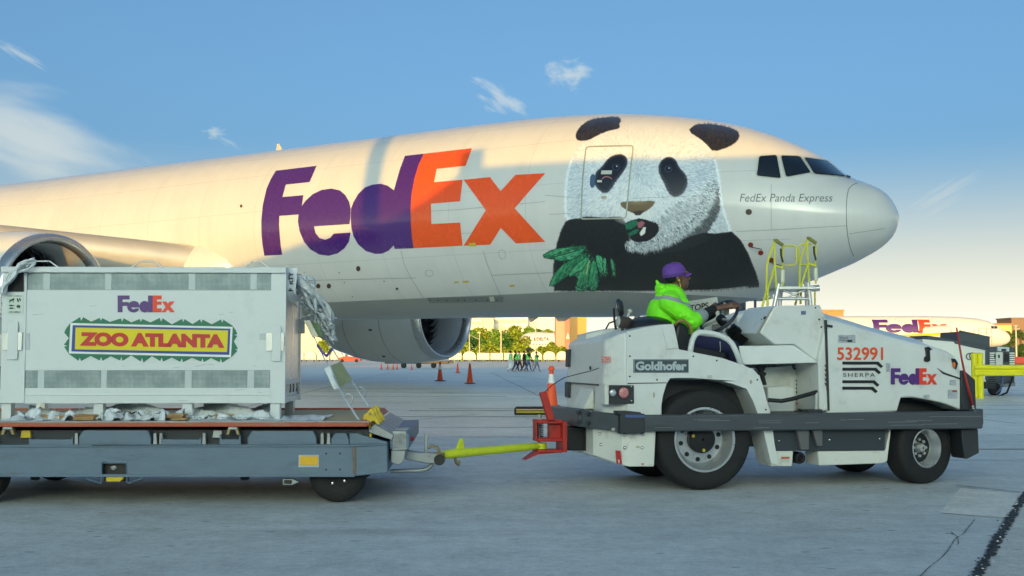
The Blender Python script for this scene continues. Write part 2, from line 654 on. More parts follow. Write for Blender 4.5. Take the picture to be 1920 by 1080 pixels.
# crumbs of broken sealant and pale grit in the joint
cr = MB()
crl = MB()
jp = [Vector(G(1927, 921)), Vector(G(1900, 965)), Vector(G(1868, 1015)), Vector(G(1850, 1050)), Vector(G(1826, 1086))]
for k in range(80):
    i = random.randrange(4)
    p = jp[i].lerp(jp[i + 1], random.random()) + Vector((random.gauss(0, 0.025), random.gauss(0, 0.02)))
    r = random.uniform(0.003, 0.009)
    (cr if random.random() < 0.75 else crl).ball((p.x, p.y, 0.009 + r * 0.4), (r * random.uniform(.8, 2), r, r * 0.6), 5, 3)
o = cr.build('sealant_crumbs', M_TAR, apron, smooth=0); o['kind'] = 'stuff'
o = crl.build('pale_grit', M_PATCH, apron, smooth=0); o['kind'] = 'stuff'
# hairline cracks in the foreground
for pts in ([(1828, 975), (1815, 990), (1808, 1000), (1790, 1012), (1776, 1035), (1762, 1050), (1745, 1062), (1722, 1085)],
            [(1783, 998), (1796, 1008), (1797, 1022)]):
    ground_strip('hairline_crack', [G(*p) for p in pts], 0.005, 0.0045, mat('hairline_grey', (112, 116, 116), .8), 0.9, seg=0.05)
# painted lines of the stand
ground_strip('painted_line', [G(560, 733), G(1075, 741)], 0.16, 0.004, M_YLINE, 0.15, seg=0.8)
ground_strip('painted_line', [G(915, 700), G(1025, 712)], 0.18, 0.004, M_LINE)
ground_strip('painted_line', [G(1868, 775), G(2100, 774)], 0.15, 0.004, M_LINE)
ground_strip('painted_line', [G(740, 791), G(905, 776)], 0.10, 0.004, M_LINE, 0.3, seg=0.4)
_e = [(-70 + i * 1.5, 18.5 + .05 * (-70 + i * 1.5) + random.gauss(0, .04)) for i in range(110)]
MB().add([(x, y, .002) for x, y in _e] + [(x, 128.0, .002) for x, y in _e], [(i, i + 1, 111 + i, 110 + i) for i in range(109)]).build('slab', concrete('sheen_tinted_concrete', (224, 223, 215), 13.0, .8, .4), apron, smooth=0)  # paler sheet: the mid-ground's grazing sheen is put into its colour
MB().box(-900, 900, 128, 900, 0.003, 0.006).build('sun_tinted_strip', concrete('sun_tinted_concrete', (232, 224, 206), 5.0, .3, .45), apron, smooth=0)  # warm pale sheet: sunlight on the far ground painted as concrete colour
for k in range(26):
    a = Vector((random.uniform(-9, 14), random.uniform(15, 46)))
    d = Vector((random.uniform(3, 9), random.uniform(-0.3, 0.5)))
    ground_strip('tyre_mark', [a, a + d * 0.5 + Vector((0, random.uniform(-.1, .1))), a + d], random.uniform(0.05, 0.18), 0.0042 + k * 0.0001,
                 mat('tyre_rubber_mark', (150, 152, 150), 0.85, var=0.2), 0.5, seg=0.3)
for y in (26.0, 33.5, 41.0, 48.5, 56.0, 63.5, 71.0):
    ground_strip('joint', [(-60, y), (70, y + 3)], 0.03, 0.0035, M_TAR)
for x in (-21.0, -13.5, -6.0, 1.5, 9.0, 16.5, 24.0):
    ground_strip('joint', [(x, 22), (x - 3, 90)], 0.03, 0.003, M_TAR)

# ================================================================== cargo jet
JN = Vector((10.04, 31.8))
PHI = math.radians(34.8)
JU = Vector((math.cos(PHI), -math.sin(PHI)))
JV = Vector((math.sin(PHI), math.cos(PHI)))
ST = np.array([  # station behind the nose, top, bottom, half width, height of the widest line
    (0.0, 4.85, 4.85, 0.00, 4.85), (0.1, 5.14, 4.48, 0.44, 4.84), (0.3, 5.46, 4.22, 0.78, 4.83), (0.6, 5.68, 4.00, 1.10, 4.83),
    (1.0, 5.86, 3.80, 1.42, 4.84), (1.35, 6.04, 3.64, 1.63, 4.87), (1.6, 6.24, 3.55, 1.76, 4.90), (1.85, 6.46, 3.46, 1.88, 4.93),
    (2.65, 6.95, 3.18, 2.19, 5.04), (3.5, 7.36, 2.92, 2.44, 5.15), (4.4, 7.69, 2.71, 2.64, 5.26), (5.8, 8.05, 2.49, 2.85, 5.38),
    (7.0, 8.27, 2.41, 2.96, 5.44), (8.5, 8.46, 2.37, 3.05, 5.48), (10.5, 8.58, 2.40, 3.09, 5.50), (13.0, 8.63, 2.43, 3.10, 5.53),
    (20.0, 8.67, 2.47, 3.10, 5.57), (42.0, 8.80, 2.60, 3.10, 5.70), (48.0, 8.82, 3.30, 2.95, 6.1), (54.0, 8.78, 4.60, 2.4, 6.7),
    (60.0, 8.6, 6.3, 1.4, 7.4), (63.0, 8.3, 7.4, 0.45, 7.9)])
_q = np.sqrt(ST[:, 0])


def pchip(x, y):
    h = np.diff(x)
    d = np.diff(y) / h
    m = np.zeros_like(y)
    for i in range(1, len(x) - 1):
        if d[i - 1] * d[i] > 0:
            w1, w2 = 2 * h[i] + h[i - 1], h[i] + 2 * h[i - 1]
            m[i] = (w1 + w2) / (w1 / d[i - 1] + w2 / d[i])
    m[0], m[-1] = d[0], d[-1]

    def f(t):
        t = np.clip(t, x[0], x[-1])
        i = np.clip(np.searchsorted(x, t) - 1, 0, len(x) - 2)
        u = (t - x[i]) / h[i]
        return y[i] * (1 + 2 * u) * (1 - u) ** 2 + m[i] * h[i] * u * (1 - u) ** 2 + y[i + 1] * u * u * (3 - 2 * u) + m[i + 1] * h[i] * u * u * (u - 1)
    return f


# dense smoothed tables so that the skin has no kinks
_qq = np.linspace(0, math.sqrt(63.0), 1600)
_tab = []
for c in range(1, 5):
    t_ = pchip(_q, ST[:, c])(_qq)
    ker = np.ones(31) / 31
    pad = np.r_[2 * t_[0] - t_[15:0:-1], t_, 2 * t_[-1] - t_[-2:-17:-1]]
    sm = np.convolve(pad, ker, 'valid')
    wgt = np.clip((_qq - 0.4) / 0.5, 0, 1)
    _tab.append(t_ * (1 - wgt) + sm * wgt)


def section(s):
    q = np.sqrt(np.maximum(s, 0))
    return [np.interp(q, _qq, t) for t in _tab]


def skin_f(L):
    """implicit skin of the fuselage in local coordinates (x forward, y to the far side, z up): <0 inside"""
    zt, zb, w, zm = section(-L[:, 0])
    dz = L[:, 2] - zm
    h = np.where(dz > 0, np.maximum(zt - zm, 1e-3), np.maximum(zm - zb, 1e-3))
    return np.sqrt((L[:, 1] / np.maximum(w, 1e-3)) ** 2 + (dz / h) ** 2) - 1


def jet_local(P):
    d = P[:, :2] - np.array(JN)
    return np.c_[d @ np.array(JU), d @ np.array(JV), P[:, 2]]


def skin_hit(pts, off=0.006):
    """points of the near fuselage side seen at the given photo positions, in local coordinates, lifted off the skin"""
    pts = np.array(pts, float)
    c, s = math.cos(PITCH), math.sin(PITCH)
    x = (pts[:, 0] - 960) / F_PX
    u = -(pts[:, 1] - 540) / F_PX
    R = np.c_[x, c - u * s, s + u * c]
    R2 = jet_local(R + np.array([JN.x, JN.y, 0])) * np.array([1, 1, 1])
    R2[:, 2] = R[:, 2]
    O = jet_local(np.array([[0, 0, CAM_H]]))[0]
    tc_ = -O[1] / R2[:, 1]
    ts = tc_[:, None] + np.linspace(-4.5, 3.0, 40)[None, :]
    Fv = np.stack([skin_f(O + R2 * ts[:, [k]]) for k in range(ts.shape[1])], 1)
    first = np.where((Fv < 0).any(1), (Fv < 0).argmax(1), Fv.argmin(1))
    idx = np.arange(len(pts))
    b = ts[idx, first]
    a = ts[idx, np.maximum(first - 1, 0)]
    for _ in range(26):
        m_ = (a + b) / 2
        ins = skin_f(O + R2 * m_[:, None]) < 0
        b = np.where(ins, m_, b)
        a = np.where(ins, a, m_)
    P = O + R2 * b[:, None]
    e = 0.01
    gr = np.stack([skin_f(P + np.eye(3)[k] * e) - skin_f(P - np.eye(3)[k] * e) for k in range(3)], 1)
    gr /= np.linalg.norm(gr, axis=1)[:, None]
    return P + gr * off


def on_skin(off):
    f = lambda pts: skin_hit(pts, off)
    f.many = True
    return f


def jet_white():
    m = bpy.data.materials.new('jet_white_paint')
    m.use_nodes = True
    nt = m.node_tree
    p = nt.nodes['Principled BSDF']
    t = node(nt, 'ShaderNodeTexCoord')
    sep = node(nt, 'ShaderNodeSeparateXYZ', {0: t.outputs['Object']})
    n1 = node(nt, 'ShaderNodeTexNoise', {'Vector': t.outputs['Object'], 'Scale': 0.8, 'Detail': 5.0})
    st = node(nt, 'ShaderNodeMapping', {'Vector': t.outputs['Object'], 'Scale': (1.2, 1, 0.12)})
    n2 = node(nt, 'ShaderNodeTexNoise', {'Vector': st.outputs[0], 'Scale': 2.0, 'Detail': 6.0})
    k = nmath(nt, 'ADD', nramp(nt, n1.outputs[0], 0.3, 0.7, 0.97, 1.02, False), nramp(nt, n2.outputs[0], 0.4, 0.75, 0.0, -0.05, False))
    white = node(nt, 'ShaderNodeVectorMath', {0: (0.63, 0.645, 0.64), 'Scale': k}, operation='SCALE').outputs[0]
    grey = node(nt, 'ShaderNodeVectorMath', {0: lin((136, 142, 140)), 'Scale': k}, operation='SCALE').outputs[0]
    # belly paint break, rising to run out under the nose
    lim = nmath(nt, 'ADD', nmath(nt, 'MULTIPLY', sep.outputs[0], 0.006), 3.11)
    lim = nmath(nt, 'MULTIPLY_ADD', nmath(nt, 'MAXIMUM', nmath(nt, 'ADD', sep.outputs[0], 8.0), 0.0), -0.07, lim)
    belly = nramp(nt, nmath(nt, 'SUBTRACT', sep.outputs[2], lim), -0.012, 0.012, 1.0, 0.0, False)
    col = nmix(nt, belly, white, grey)
    # faint skin laps: rings every few metres, stringers at set heights
    fr = nmath(nt, 'ABSOLUTE', nmath(nt, 'SUBTRACT', nmath(nt, 'FRACT', nmath(nt, 'MULTIPLY', sep.outputs[0], 1 / 2.75)), 0.5))
    ln = nmath(nt, 'LESS_THAN', fr, 0.0035)
    for zz_ in (4.22, 6.05, 7.35, 8.1):
        ln = nmath(nt, 'MAXIMUM', ln, nmath(nt, 'LESS_THAN', nmath(nt, 'ABSOLUTE', nmath(nt, 'SUBTRACT', sep.outputs[2], zz_)), 0.008))
    ln = nmath(nt, 'MULTIPLY', ln, nmath(nt, 'LESS_THAN', sep.outputs[0], -2.2))
    col = nmix(nt, nmath(nt, 'MULTIPLY', ln, 0.30), col, lin((120, 126, 126)))
    nt.links.new(col, p.inputs['Base Color'])
    wv = node(nt, 'ShaderNodeTexNoise', {'Vector': t.outputs['Object'], 'Scale': 1.1, 'Detail': 2.0})
    bmp = node(nt, 'ShaderNodeBump', {'Height': wv.outputs[0], 'Strength': 0.12, 'Distance': 0.05})
    nt.links.new(bmp.outputs[0], p.inputs['Normal'])
    nt.links.new(bmp.outputs[0], p.inputs['Coat Normal'])
    p.inputs['Roughness'].default_value = 0.30
    p.inputs['Coat Weight'].default_value = 0.55
    p.inputs['Coat Roughness'].default_value = 0.10
    return m


M_JET = jet_white()
M_ALU = mat('polished_aluminium', (206, 208, 208), 0.26, 0.85, var=0.02, vscale=1.0)
M_NAC = mat('nacelle_grey_paint', (222, 225, 221), 0.34, var=0.03, vscale=2, coat=0.3)
M_SLAT = mat('slat_metal', (212, 208, 196), 0.34, 0.55, var=0.03, vscale=1.5)
M_DUCT = mat('inlet_duct_grey', (196, 200, 204), 0.4, 0.1, var=0.06)
M_BLADE = mat('fan_blade_black', (30, 32, 36), 0.28, 0.4, var=0.1)
M_DARK = mat('dark_void', (14, 15, 17), 0.8, var=0.2)
M_PURPLE = mat('courier_purple', (74, 36, 116), 0.25, var=0.03, vscale=2, coat=0.6)
M_ORANGE = mat('courier_orange', (238, 84, 10), 0.25, var=0.03, vscale=2, coat=0.6)
M_SEAM = mat('panel_seam', (124, 134, 138), 0.6)
M_SEAM2 = mat('door_seam', (168, 172, 160), 0.4, 0.3)
M_VENT = mat('vent_brown', (74, 60, 52), 0.6)
M_RED = mat('probe_red', (132, 40, 36), 0.5)
M_GLASS = mat('cockpit_glass', (16, 22, 26), 0.05, 0.0, var=0.02, coat=1.0, spec=0.8)
M_TRIM = mat('window_trim', (196, 198, 188), 0.35, 0.2)
M_TXT = mat('title_grey', (104, 112, 118), 0.5)
M_YEL = mat('placard_yellow', (196, 176, 60), 0.6)
M_BLACK = mat('satin_black', (22, 24, 26), 0.45, var=0.2)

jet = empty('cargo_jet', (JN.x, JN.y, 0), -PHI, 'huge white twin engine cargo jet with a panda print behind its cockpit', 'airplane')

# ---- fuselage skin
qs = np.concatenate([np.linspace(0.02, 1.0, 26), np.linspace(1.05, 3.4, 70), np.linspace(3.45, math.sqrt(63.0), 74)])
NSEG = 144
rings = []
for s in qs ** 2:
    zt, zb, w, zm = [float(v) for v in section(np.array([s]))]
    ring = []
    for k in range(NSEG):
        a = 2 * math.pi * k / NSEG
        y, zz = w * math.cos(a), math.sin(a)
        ring.append((-s, y, zm + zz * ((zt - zm) if zz > 0 else (zm - zb))))
    rings.append(ring)
MB().loft(rings).build('fuselage', M_JET, jet, smooth=180)


def skin_poly(name, polys, material, off=0.008, step=7, label=None, parent=jet):
    return flat(name, [refine(lp, step) for lp in polys], on_skin(off), material, parent, step, label, smooth=180)


def skin_line(name, pts, w, material, off=0.007, closed=False, parent=jet):
    """thin seam drawn along photo positions"""
    P = [Vector(p) for p in pts]
    if closed:
        P.append(P[0])
    out = []
    for a, b in zip(P[:-1], P[1:]):
        n = max(1, int((b - a).length / 5))
        out += [a.lerp(b, k / n) for k in range(n)]
    out.append(P[-1])
    L, Rr = [], []
    for i, p in enumerate(out):
        a = out[max(i - 1, 0)] if (i or not closed) else out[-2]
        b = out[min(i + 1, len(out) - 1)] if (i < len(out) - 1 or not closed) else out[1]
        t = (b - a).normalized()
        nn = Vector((-t.y, t.x)) * w / 2
        L.append(p + nn)
        Rr.append(p - nn)
    V3 = skin_hit([tuple(p) for p in L + Rr], off)
    n = len(out)
    me = bpy.data.meshes.new(name)
    me.from_pydata([tuple(p) for p in V3], [], [(i, i + 1, n + i + 1, n + i) for i in range(n - 1)])
    return finish(name, me, material, parent, 0)


# ---- titles: five big letters wrapped round the skin
BIG = {
    'letter_f': [[(517.3, 320.3), (593.9, 311.1), (580.5, 341.5), (536.2, 346.2), (529.6, 369.6), (569, 366), (566.2, 386), (562.5, 394), (559.8, 402.2), (523.9, 404.8),
                  (523.4, 422), (524.7, 441), (526.5, 460), (529.6, 477.6), (495.8, 479.3), (492.6, 460), (490.6, 441), (490.2, 413.3), (493.2, 383.5), (500.2, 353.7), (507.7, 336.6)]],
    'letter_e': [[(566.2, 386), (573.7, 376), (586.5, 364.3), (603.5, 356.2), (621.6, 353.7), (637.5, 357.1), (648.2, 366.5), (654.6, 378.2), (657.6, 391), (657.1, 409), (655.6, 420.1),
                  (589, 424.4), (591.8, 436.7), (599.2, 446.3), (609.9, 449.3), (619.5, 445.9), (626, 438), (657.8, 436.1), (654.6, 452.7), (646.1, 465.4), (633.3, 475), (616.3, 479.5),
                  (599.2, 477.2), (582.2, 467.6), (570.5, 453.7), (562, 433.5), (558.8, 415.4), (560.2, 401), (563, 393)],
                 [(590.5, 400.1), (595, 389.9), (602.4, 382), (612, 379.2), (621.6, 382.4), (626.9, 390.9), (628.4, 396.9)]],
    'letter_d': [[(658.6, 391), (663.1, 379.2), (671.6, 364.3), (684.4, 351.5), (699.3, 346.2), (714.2, 344.7), (727, 348.4), (738.9, 356.9), (744, 338.8), (750.4, 316.4), (759.5, 292.4),
                  (795, 288.5), (785.3, 308.9), (777.5, 334.2), (772.1, 363.3), (770.1, 390.6), (770.7, 421.7), (772.6, 445), (775.6, 465.4), (740.2, 466.7), (738.7, 459.5), (729.1, 469.7),
                  (716.3, 475.5), (703.5, 475.9), (686.5, 470.8), (671.6, 458), (663.1, 443.1), (659.2, 428.2), (658.2, 415.4), (657.9, 400.5)],
                 ellipse(712, 408, 21.3, 33, 30, 0.02)],
    'letter_capital_e': [[(795, 288.5), (885, 278.2), (873.4, 310.8), (818.9, 316.7), (813.9, 341.9), (867.5, 337.1), (862.7, 377.5), (808.2, 381.8), (809, 420.1), (863, 417.2),
                          (867.5, 460.6), (775.6, 465.2), (772.6, 445), (770.7, 421.7), (770.1, 390.6), (772.1, 363.3), (777.5, 334.2), (785.3, 308.9)]],
    'letter_x': [[(869.5, 337.1), (919, 332.2), (938.9, 358.5), (966.7, 327.9), (1022.5, 325), (965.1, 390.6), (1022.5, 453.4), (967.7, 456.3), (939.3, 427.1), (919.4, 458.6), (869.5, 460.6), (911.1, 394)]],
}
for k, lps in BIG.items():
    skin_poly(k, lps, M_ORANGE if k in ('letter_capital_e', 'letter_x') else M_PURPLE, step=6)

text('title', 'FedEx Panda Express', (1387, 363.5, 1561, 383), on_skin(0.008), M_TXT, jet, 0.0, 0.22, 1.0)

# ---- panda print: painted procedurally, one colour per vertex of a fine sheet wrapped on the skin
def panda():
    z = lambda lst: [(1000 + a / 3.0, 200 + b / 3.0) for a, b in lst]
    x0, x1, y0, y1 = 1012, 1424, 218, 547
    st = 0.9
    xs = np.arange(x0, x1, st)
    ys = np.arange(y0, y1, st)
    X, Y = np.meshgrid(xs, ys)
    rng = np.random.default_rng(5)

    def vnoise(fx, fy, seed):
        r = np.random.default_rng(seed)
        g_ = r.random((int((y1 - y0) * fy) + 4, int((x1 - x0) * fx) + 4))
        u, v = (X - x0) * fx, (Y - y0) * fy
        i, j = u.astype(int), v.astype(int)
        fu, fv = u - i, v - j
        fu, fv = fu * fu * (3 - 2 * fu), fv * fv * (3 - 2 * fv)
        return (g_[j, i] * (1 - fu) + g_[j, i + 1] * fu) * (1 - fv) + (g_[j + 1, i] * (1 - fu) + g_[j + 1, i + 1] * fu) * fv

    def poly_mask(lp, fur=0.0, seed=1, soft=1):
        jx = (vnoise(.8, .8, seed) - .5) * 2 * fur + (vnoise(.3, .3, seed + 50) - .5) * fur
        jy = (vnoise(.8, .8, seed + 9) - .5) * 2 * fur + (vnoise(.3, .3, seed + 60) - .5) * fur
        acc = np.zeros_like(X)
        off = [(0, 0)] if not soft else [(-.3, -.3), (.3, -.3), (-.3, .3), (.3, .3)]
        for ox, oy in off:
            x, y = X + jx + ox, Y + jy + oy
            c = np.zeros(X.shape, bool)
            n = len(lp)
            j = n - 1
            for i in range(n):
                xi, yi = lp[i]
                xj, yj = lp[j]
                if yi != yj:
                    c ^= ((yi > y) != (yj > y)) & (x < (xj - xi) * (y - yi) / (yj - yi) + xi)
                j = i
            acc += c
        return acc / len(off)

    def blob(cx, cy, rx, ry):
        d = np.sqrt(((X - cx) / rx) ** 2 + ((Y - cy) / ry) ** 2)
        return np.clip(1 - d, 0, 1) ** 0.8

    def lay(col, m):
        nonlocal C
        C = C * (1 - m[..., None]) + np.array(lin(col)) * m[..., None]

    white = np.array((0.63, 0.645, 0.64))
    C = np.ones(X.shape + (3,)) * white
    ny_, nx_ = X.shape
    srng = np.random.default_rng(123)

    def strokes(x, y, dx, dy, L, cols, alpha):
        """fine printed hairs: each drawn from (x, y) along (dx, dy), fading to its tip"""
        cols = np.array([lin(c) for c in cols])[srng.integers(0, len(cols), len(x))]
        m = 22
        bend = srng.normal(0, .25, len(x))
        for k in range(m):
            t = k / m
            xx = x + (dx - dy * bend * t) * L * t
            yy = y + (dy + dx * bend * t) * L * t
            i = np.round((xx - x0) / st).astype(int)
            j = np.round((yy - y0) / st).astype(int)
            ok = (i >= 0) & (i < nx_) & (j >= 0) & (j < ny_)
            a = (alpha * (1 - t) ** .6)[ok][:, None] if hasattr(alpha, '__len__') else alpha * (1 - t) ** .6
            C[j[ok], i[ok]] = C[j[ok], i[ok]] * (1 - a) + cols[ok] * a

    def in_mask(m, n):
        j, i = np.nonzero(m > .5)
        k = srng.integers(0, len(i), n)
        return X[j[k], i[k]] + srng.uniform(-.4, .4, n), Y[j[k], i[k]] + srng.uniform(-.4, .4, n)

    def along(lp, n, inward=0.0):
        """random points on an outline with outward directions"""
        q = np.array(lp)
        q2 = np.roll(q, -1, 0)
        d = q2 - q
        ln = np.hypot(d[:, 0], d[:, 1])
        k = srng.choice(len(q), n, p=ln / ln.sum())
        t = srng.random(n)[:, None]
        P_ = q[k] + d[k] * t
        nn = np.c_[d[k][:, 1], -d[k][:, 0]] / np.maximum(ln[k], 1e-6)[:, None]
        area = 0.5 * np.sum(q[:, 0] * q2[:, 1] - q2[:, 0] * q[:, 1])
        nn *= 1 if area > 0 else -1
        P_ = P_ - nn * inward
        return P_[:, 0], P_[:, 1], nn[:, 0], nn[:, 1]
    # fur streaks: noise stretched along the lie of the cheek fur
    ang = -0.9
    fu = (X * math.cos(ang) + Y * math.sin(ang))
    fv = (-X * math.sin(ang) + Y * math.cos(ang))
    r = np.random.default_rng(77)
    tabn = r.random(4096)
    k1 = np.floor(fu * 1.3).astype(int)
    streak = tabn[(k1 * 57 + np.floor(fv / 7 + tabn[k1 % 4096] * 5).astype(int) * 131) % 4096]
    streak = 0.6 * streak + 0.4 * vnoise(.9, .9, 8)
    head = smooth_loop(z([(190, 650), (182, 560), (184, 460), (195, 370), (225, 270), (300, 190), (420, 125), (620, 90), (820, 115), (960, 190), (1020, 290), (1042, 400), (1048, 500),
                          (1075, 610), (1118, 715), (1000, 760), (800, 800), (560, 800), (520, 700), (480, 640)]), 2)
    hm = poly_mask(head, 1.2, 3)
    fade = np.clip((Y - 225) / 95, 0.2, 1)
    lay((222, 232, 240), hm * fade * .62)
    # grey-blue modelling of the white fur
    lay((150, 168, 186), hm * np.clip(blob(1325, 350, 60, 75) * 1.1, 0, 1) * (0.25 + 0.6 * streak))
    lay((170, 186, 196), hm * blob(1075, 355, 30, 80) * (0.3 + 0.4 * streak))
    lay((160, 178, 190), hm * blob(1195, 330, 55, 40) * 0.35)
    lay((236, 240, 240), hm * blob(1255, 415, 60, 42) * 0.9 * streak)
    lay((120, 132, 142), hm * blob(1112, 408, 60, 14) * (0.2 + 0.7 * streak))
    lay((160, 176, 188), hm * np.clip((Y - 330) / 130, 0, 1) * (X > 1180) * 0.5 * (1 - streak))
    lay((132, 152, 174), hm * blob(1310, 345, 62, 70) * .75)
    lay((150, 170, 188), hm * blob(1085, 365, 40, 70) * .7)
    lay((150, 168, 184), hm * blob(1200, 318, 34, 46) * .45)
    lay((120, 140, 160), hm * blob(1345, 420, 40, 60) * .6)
    # the lie of the fur, radiating from the muzzle
    fx, fy = in_mask(hm * (Y > 228), 17000)
    ddx, ddy = fx - 1196, fy - 350 + 26
    dn = np.maximum(np.hypot(ddx, ddy), 1)
    strokes(fx, fy, ddx / dn, ddy / dn, srng.uniform(4, 9, len(fx)), [(236, 242, 246), (198, 212, 224), (150, 170, 190), (216, 226, 234)], .34 * np.clip((fy - 225) / 95, .1, 1))
    hx, hy, hnx, hny = along(head, 2600, 1.5)
    kk_ = hy > 300
    strokes(hx[kk_], hy[kk_], hnx[kk_], hny[kk_] + .3, srng.uniform(3, 6, kk_.sum()), [(236, 243, 248), (220, 230, 238)], .8)
    # ears
    ear1 = smooth_loop(z([(245, 180), (241, 150), (270, 108), (320, 76), (400, 63), (470, 61), (493, 74), (478, 95), (486, 118), (420, 131), (360, 156), (310, 184), (262, 188)]), 1)
    ear2 = smooth_loop(z([(872, 135), (910, 105), (950, 97), (1050, 105), (1130, 128), (1159, 155), (1146, 190), (1100, 222), (1012, 250), (985, 215), (940, 175)]), 1)
    for e_, sd_ in ((ear1, 21), (ear2, 22)):
        lay((34, 32, 32), poly_mask(e_, 0.5, sd_))
        ax_, ay_, anx, any_ = along(e_, 1500, 1.0)
        strokes(ax_, ay_, anx * .7, any_ * .7 + .35, srng.uniform(1.5, 3.6, 1500), [(34, 32, 32), (50, 46, 44)], .8)
        ix, iy = in_mask(poly_mask(e_, 0, 1, 0), 1500)
        strokes(ix, iy, np.full(1500, .3), np.full(1500, -.9), srng.uniform(2, 5, 1500), [(58, 54, 50), (22, 20, 20)], .5)
    # body and arm
    body = z([(188, 648), (215, 636), (262, 632), (300, 622), (400, 628), (490, 622), (516, 655), (528, 712), (545, 764), (556, 796), (640, 800), (720, 790), (800, 770), (880, 735), (960, 712),
              (1020, 718), (1075, 712), (1112, 706), (1158, 748), (1200, 820), (1240, 918), (1267, 1002), (1120, 1018), (1000, 1028), (700, 1035), (116, 1035), (119, 930), (122, 880), (140, 770), (160, 700)])
    bm_ = poly_mask(body, 0.5, 31)
    lay((15, 17, 19), bm_)
    lay((30, 30, 30), bm_ * blob(1280, 470, 110, 40) * 0.5)
    lay((14, 17, 20), bm_ * blob(1150, 440, 60, 50) * 0.6)
    bx_, by_, bnx, bny = along(body, 5200, 1.0)
    kk_ = by_ < 535
    strokes(bx_[kk_], by_[kk_], bnx[kk_], bny[kk_] + .35, srng.uniform(2, 4.5, kk_.sum()), [(26, 30, 33), (40, 44, 48)], .8)
    ix, iy = in_mask(bm_, 9000)
    strokes(ix, iy, srng.normal(.1, .3, 9000), np.ones(9000), srng.uniform(4, 10, 9000), [(30, 33, 36), (8, 9, 10), (22, 25, 28)], .35)
    # dark band behind the cheek, with cheek fur combed over it
    EDG = [(548, 792), (620, 796), (700, 782), (780, 750), (850, 706), (915, 652), (965, 592), (1000, 520), (1022, 440)]
    neck = z([(a - 14, b - 12) for a, b in EDG] + [(1038, 430), (1046, 500), (1050, 580), (1024, 640), (992, 690), (968, 720), (1010, 735), (900, 790), (800, 815), (640, 832), (548, 815)])
    nm = poly_mask(neck, 3.2, 41)
    lay((34, 38, 42), nm * (0.7 + 0.3 * streak))
    cheek = z([(545, 765), (590, 762), (640, 742), (680, 700), (700, 640), (760, 560), (860, 520), (960, 440), (1012, 430)] + EDG[::-1])
    cm = poly_mask(cheek, 3.6, 43)
    lay((212, 222, 228), cm * np.clip(0.25 + 0.9 * streak, 0, 1) * 0.85)
    lay((120, 130, 138), cm * (streak < 0.35) * 0.5)
    # long cheek hairs combed down and out over the dark neck and chest
    cx_, cy_ = in_mask(cm, 9000)
    ddx, ddy = cx_ - 1205, cy_ - 345
    dn = np.maximum(np.hypot(ddx, ddy), 1)
    sel = [(240, 245, 248), (200, 212, 222), (150, 166, 180), (96, 108, 118)]
    strokes(cx_, cy_, ddx / dn, ddy / dn, srng.uniform(6, 13, 9000), sel, .5)
    ux = srng.uniform(0, 1, 2600)
    edge = np.array(z([(a - 22, b - 18) for a, b in EDG]))
    et = np.linspace(0, 1, len(edge))
    ex, ey = np.interp(ux, et, edge[:, 0]), np.interp(ux, et, edge[:, 1])
    strokes(ex + srng.normal(0, 3, 2600), ey + srng.normal(0, 3, 2600), .55 + .3 * ux, .9 - .5 * ux, srng.uniform(4, 9, 2600), [(236, 242, 246), (190, 204, 216), (120, 136, 150), (60, 68, 76)], .7)
    # eye patches
    e1 = smooth_loop(z([(352, 430), (358, 370), (392, 345), (430, 290), (482, 271), (517, 284), (522, 320), (492, 370), (452, 420), (428, 462), (400, 478), (372, 456)]), 1)
    e2 = smooth_loop(z([(712, 345), (723, 308), (760, 286), (797, 304), (812, 345), (852, 385), (860, 430), (836, 482), (800, 499), (768, 480), (748, 430), (720, 378)]), 1)
    for e_, sd_ in ((e1, 51), (e2, 52)):
        lay((112, 122, 130), poly_mask([(1.12 * (a - sum(p[0] for p in e_) / len(e_)) + sum(p[0] for p in e_) / len(e_), 1.1 * (b - sum(p[1] for p in e_) / len(e_)) + sum(p[1] for p in e_) / len(e_)) for a, b in e_], 2.6, sd_ + 7) * 0.35)
        lay((20, 22, 32), poly_mask(e_, 0.9, sd_))
        ax_, ay_, anx, any_ = along(e_, 1500, 1.2)
        strokes(ax_, ay_, anx, any_ + .25, srng.uniform(2.5, 5.5, 1500), [(30, 32, 42), (56, 60, 74)], .75)
    for cx, cy in ((1155, 313.5), (1253, 317)):
        lay((70, 80, 104), poly_mask(ellipse(cx, cy, 7.2, 6.4), 0.2, 60) * 0.6)
        lay((14, 16, 24), poly_mask(ellipse(cx, cy, 5.6, 5.2), 0.1, 61))
        lay((220, 228, 236), poly_mask(ellipse(cx + 1.6, cy - 1.6, 1.2, 1.0), 0.0, 62))
    # muzzle, nose, mouth
    lay((232, 236, 236), hm * blob(1190, 400, 46, 24) * 0.8)
    nose = smooth_loop(z([(488, 540), (520, 532), (600, 533), (684, 528), (682, 548), (650, 580), (600, 604), (570, 604), (520, 580), (492, 556)]), 1)
    lay((104, 88, 60), poly_mask(nose, 0.5, 71))
    lay((58, 50, 40), poly_mask(z([(560, 590), (600, 585), (628, 588), (600, 612), (575, 612)]), 0.5, 72))
    lay((140, 124, 90), blob(1195, 380, 22, 5) * 0.6)
    mouth = smooth_loop(z([(510, 655), (560, 635), (600, 628), (650, 640), (700, 655), (712, 690), (680, 740), (620, 765), (560, 760), (535, 725)]), 1)
    lay((24, 20, 24), poly_mask(mouth, 1.0, 73))
    lay((160, 96, 112), poly_mask(z([(585, 652), (612, 642), (628, 655), (606, 682), (590, 680)]), 0.4, 74))
    lay((228, 232, 226), poly_mask(z([(598, 712), (622, 676), (634, 680), (628, 712), (606, 728)]), 0.2, 75))
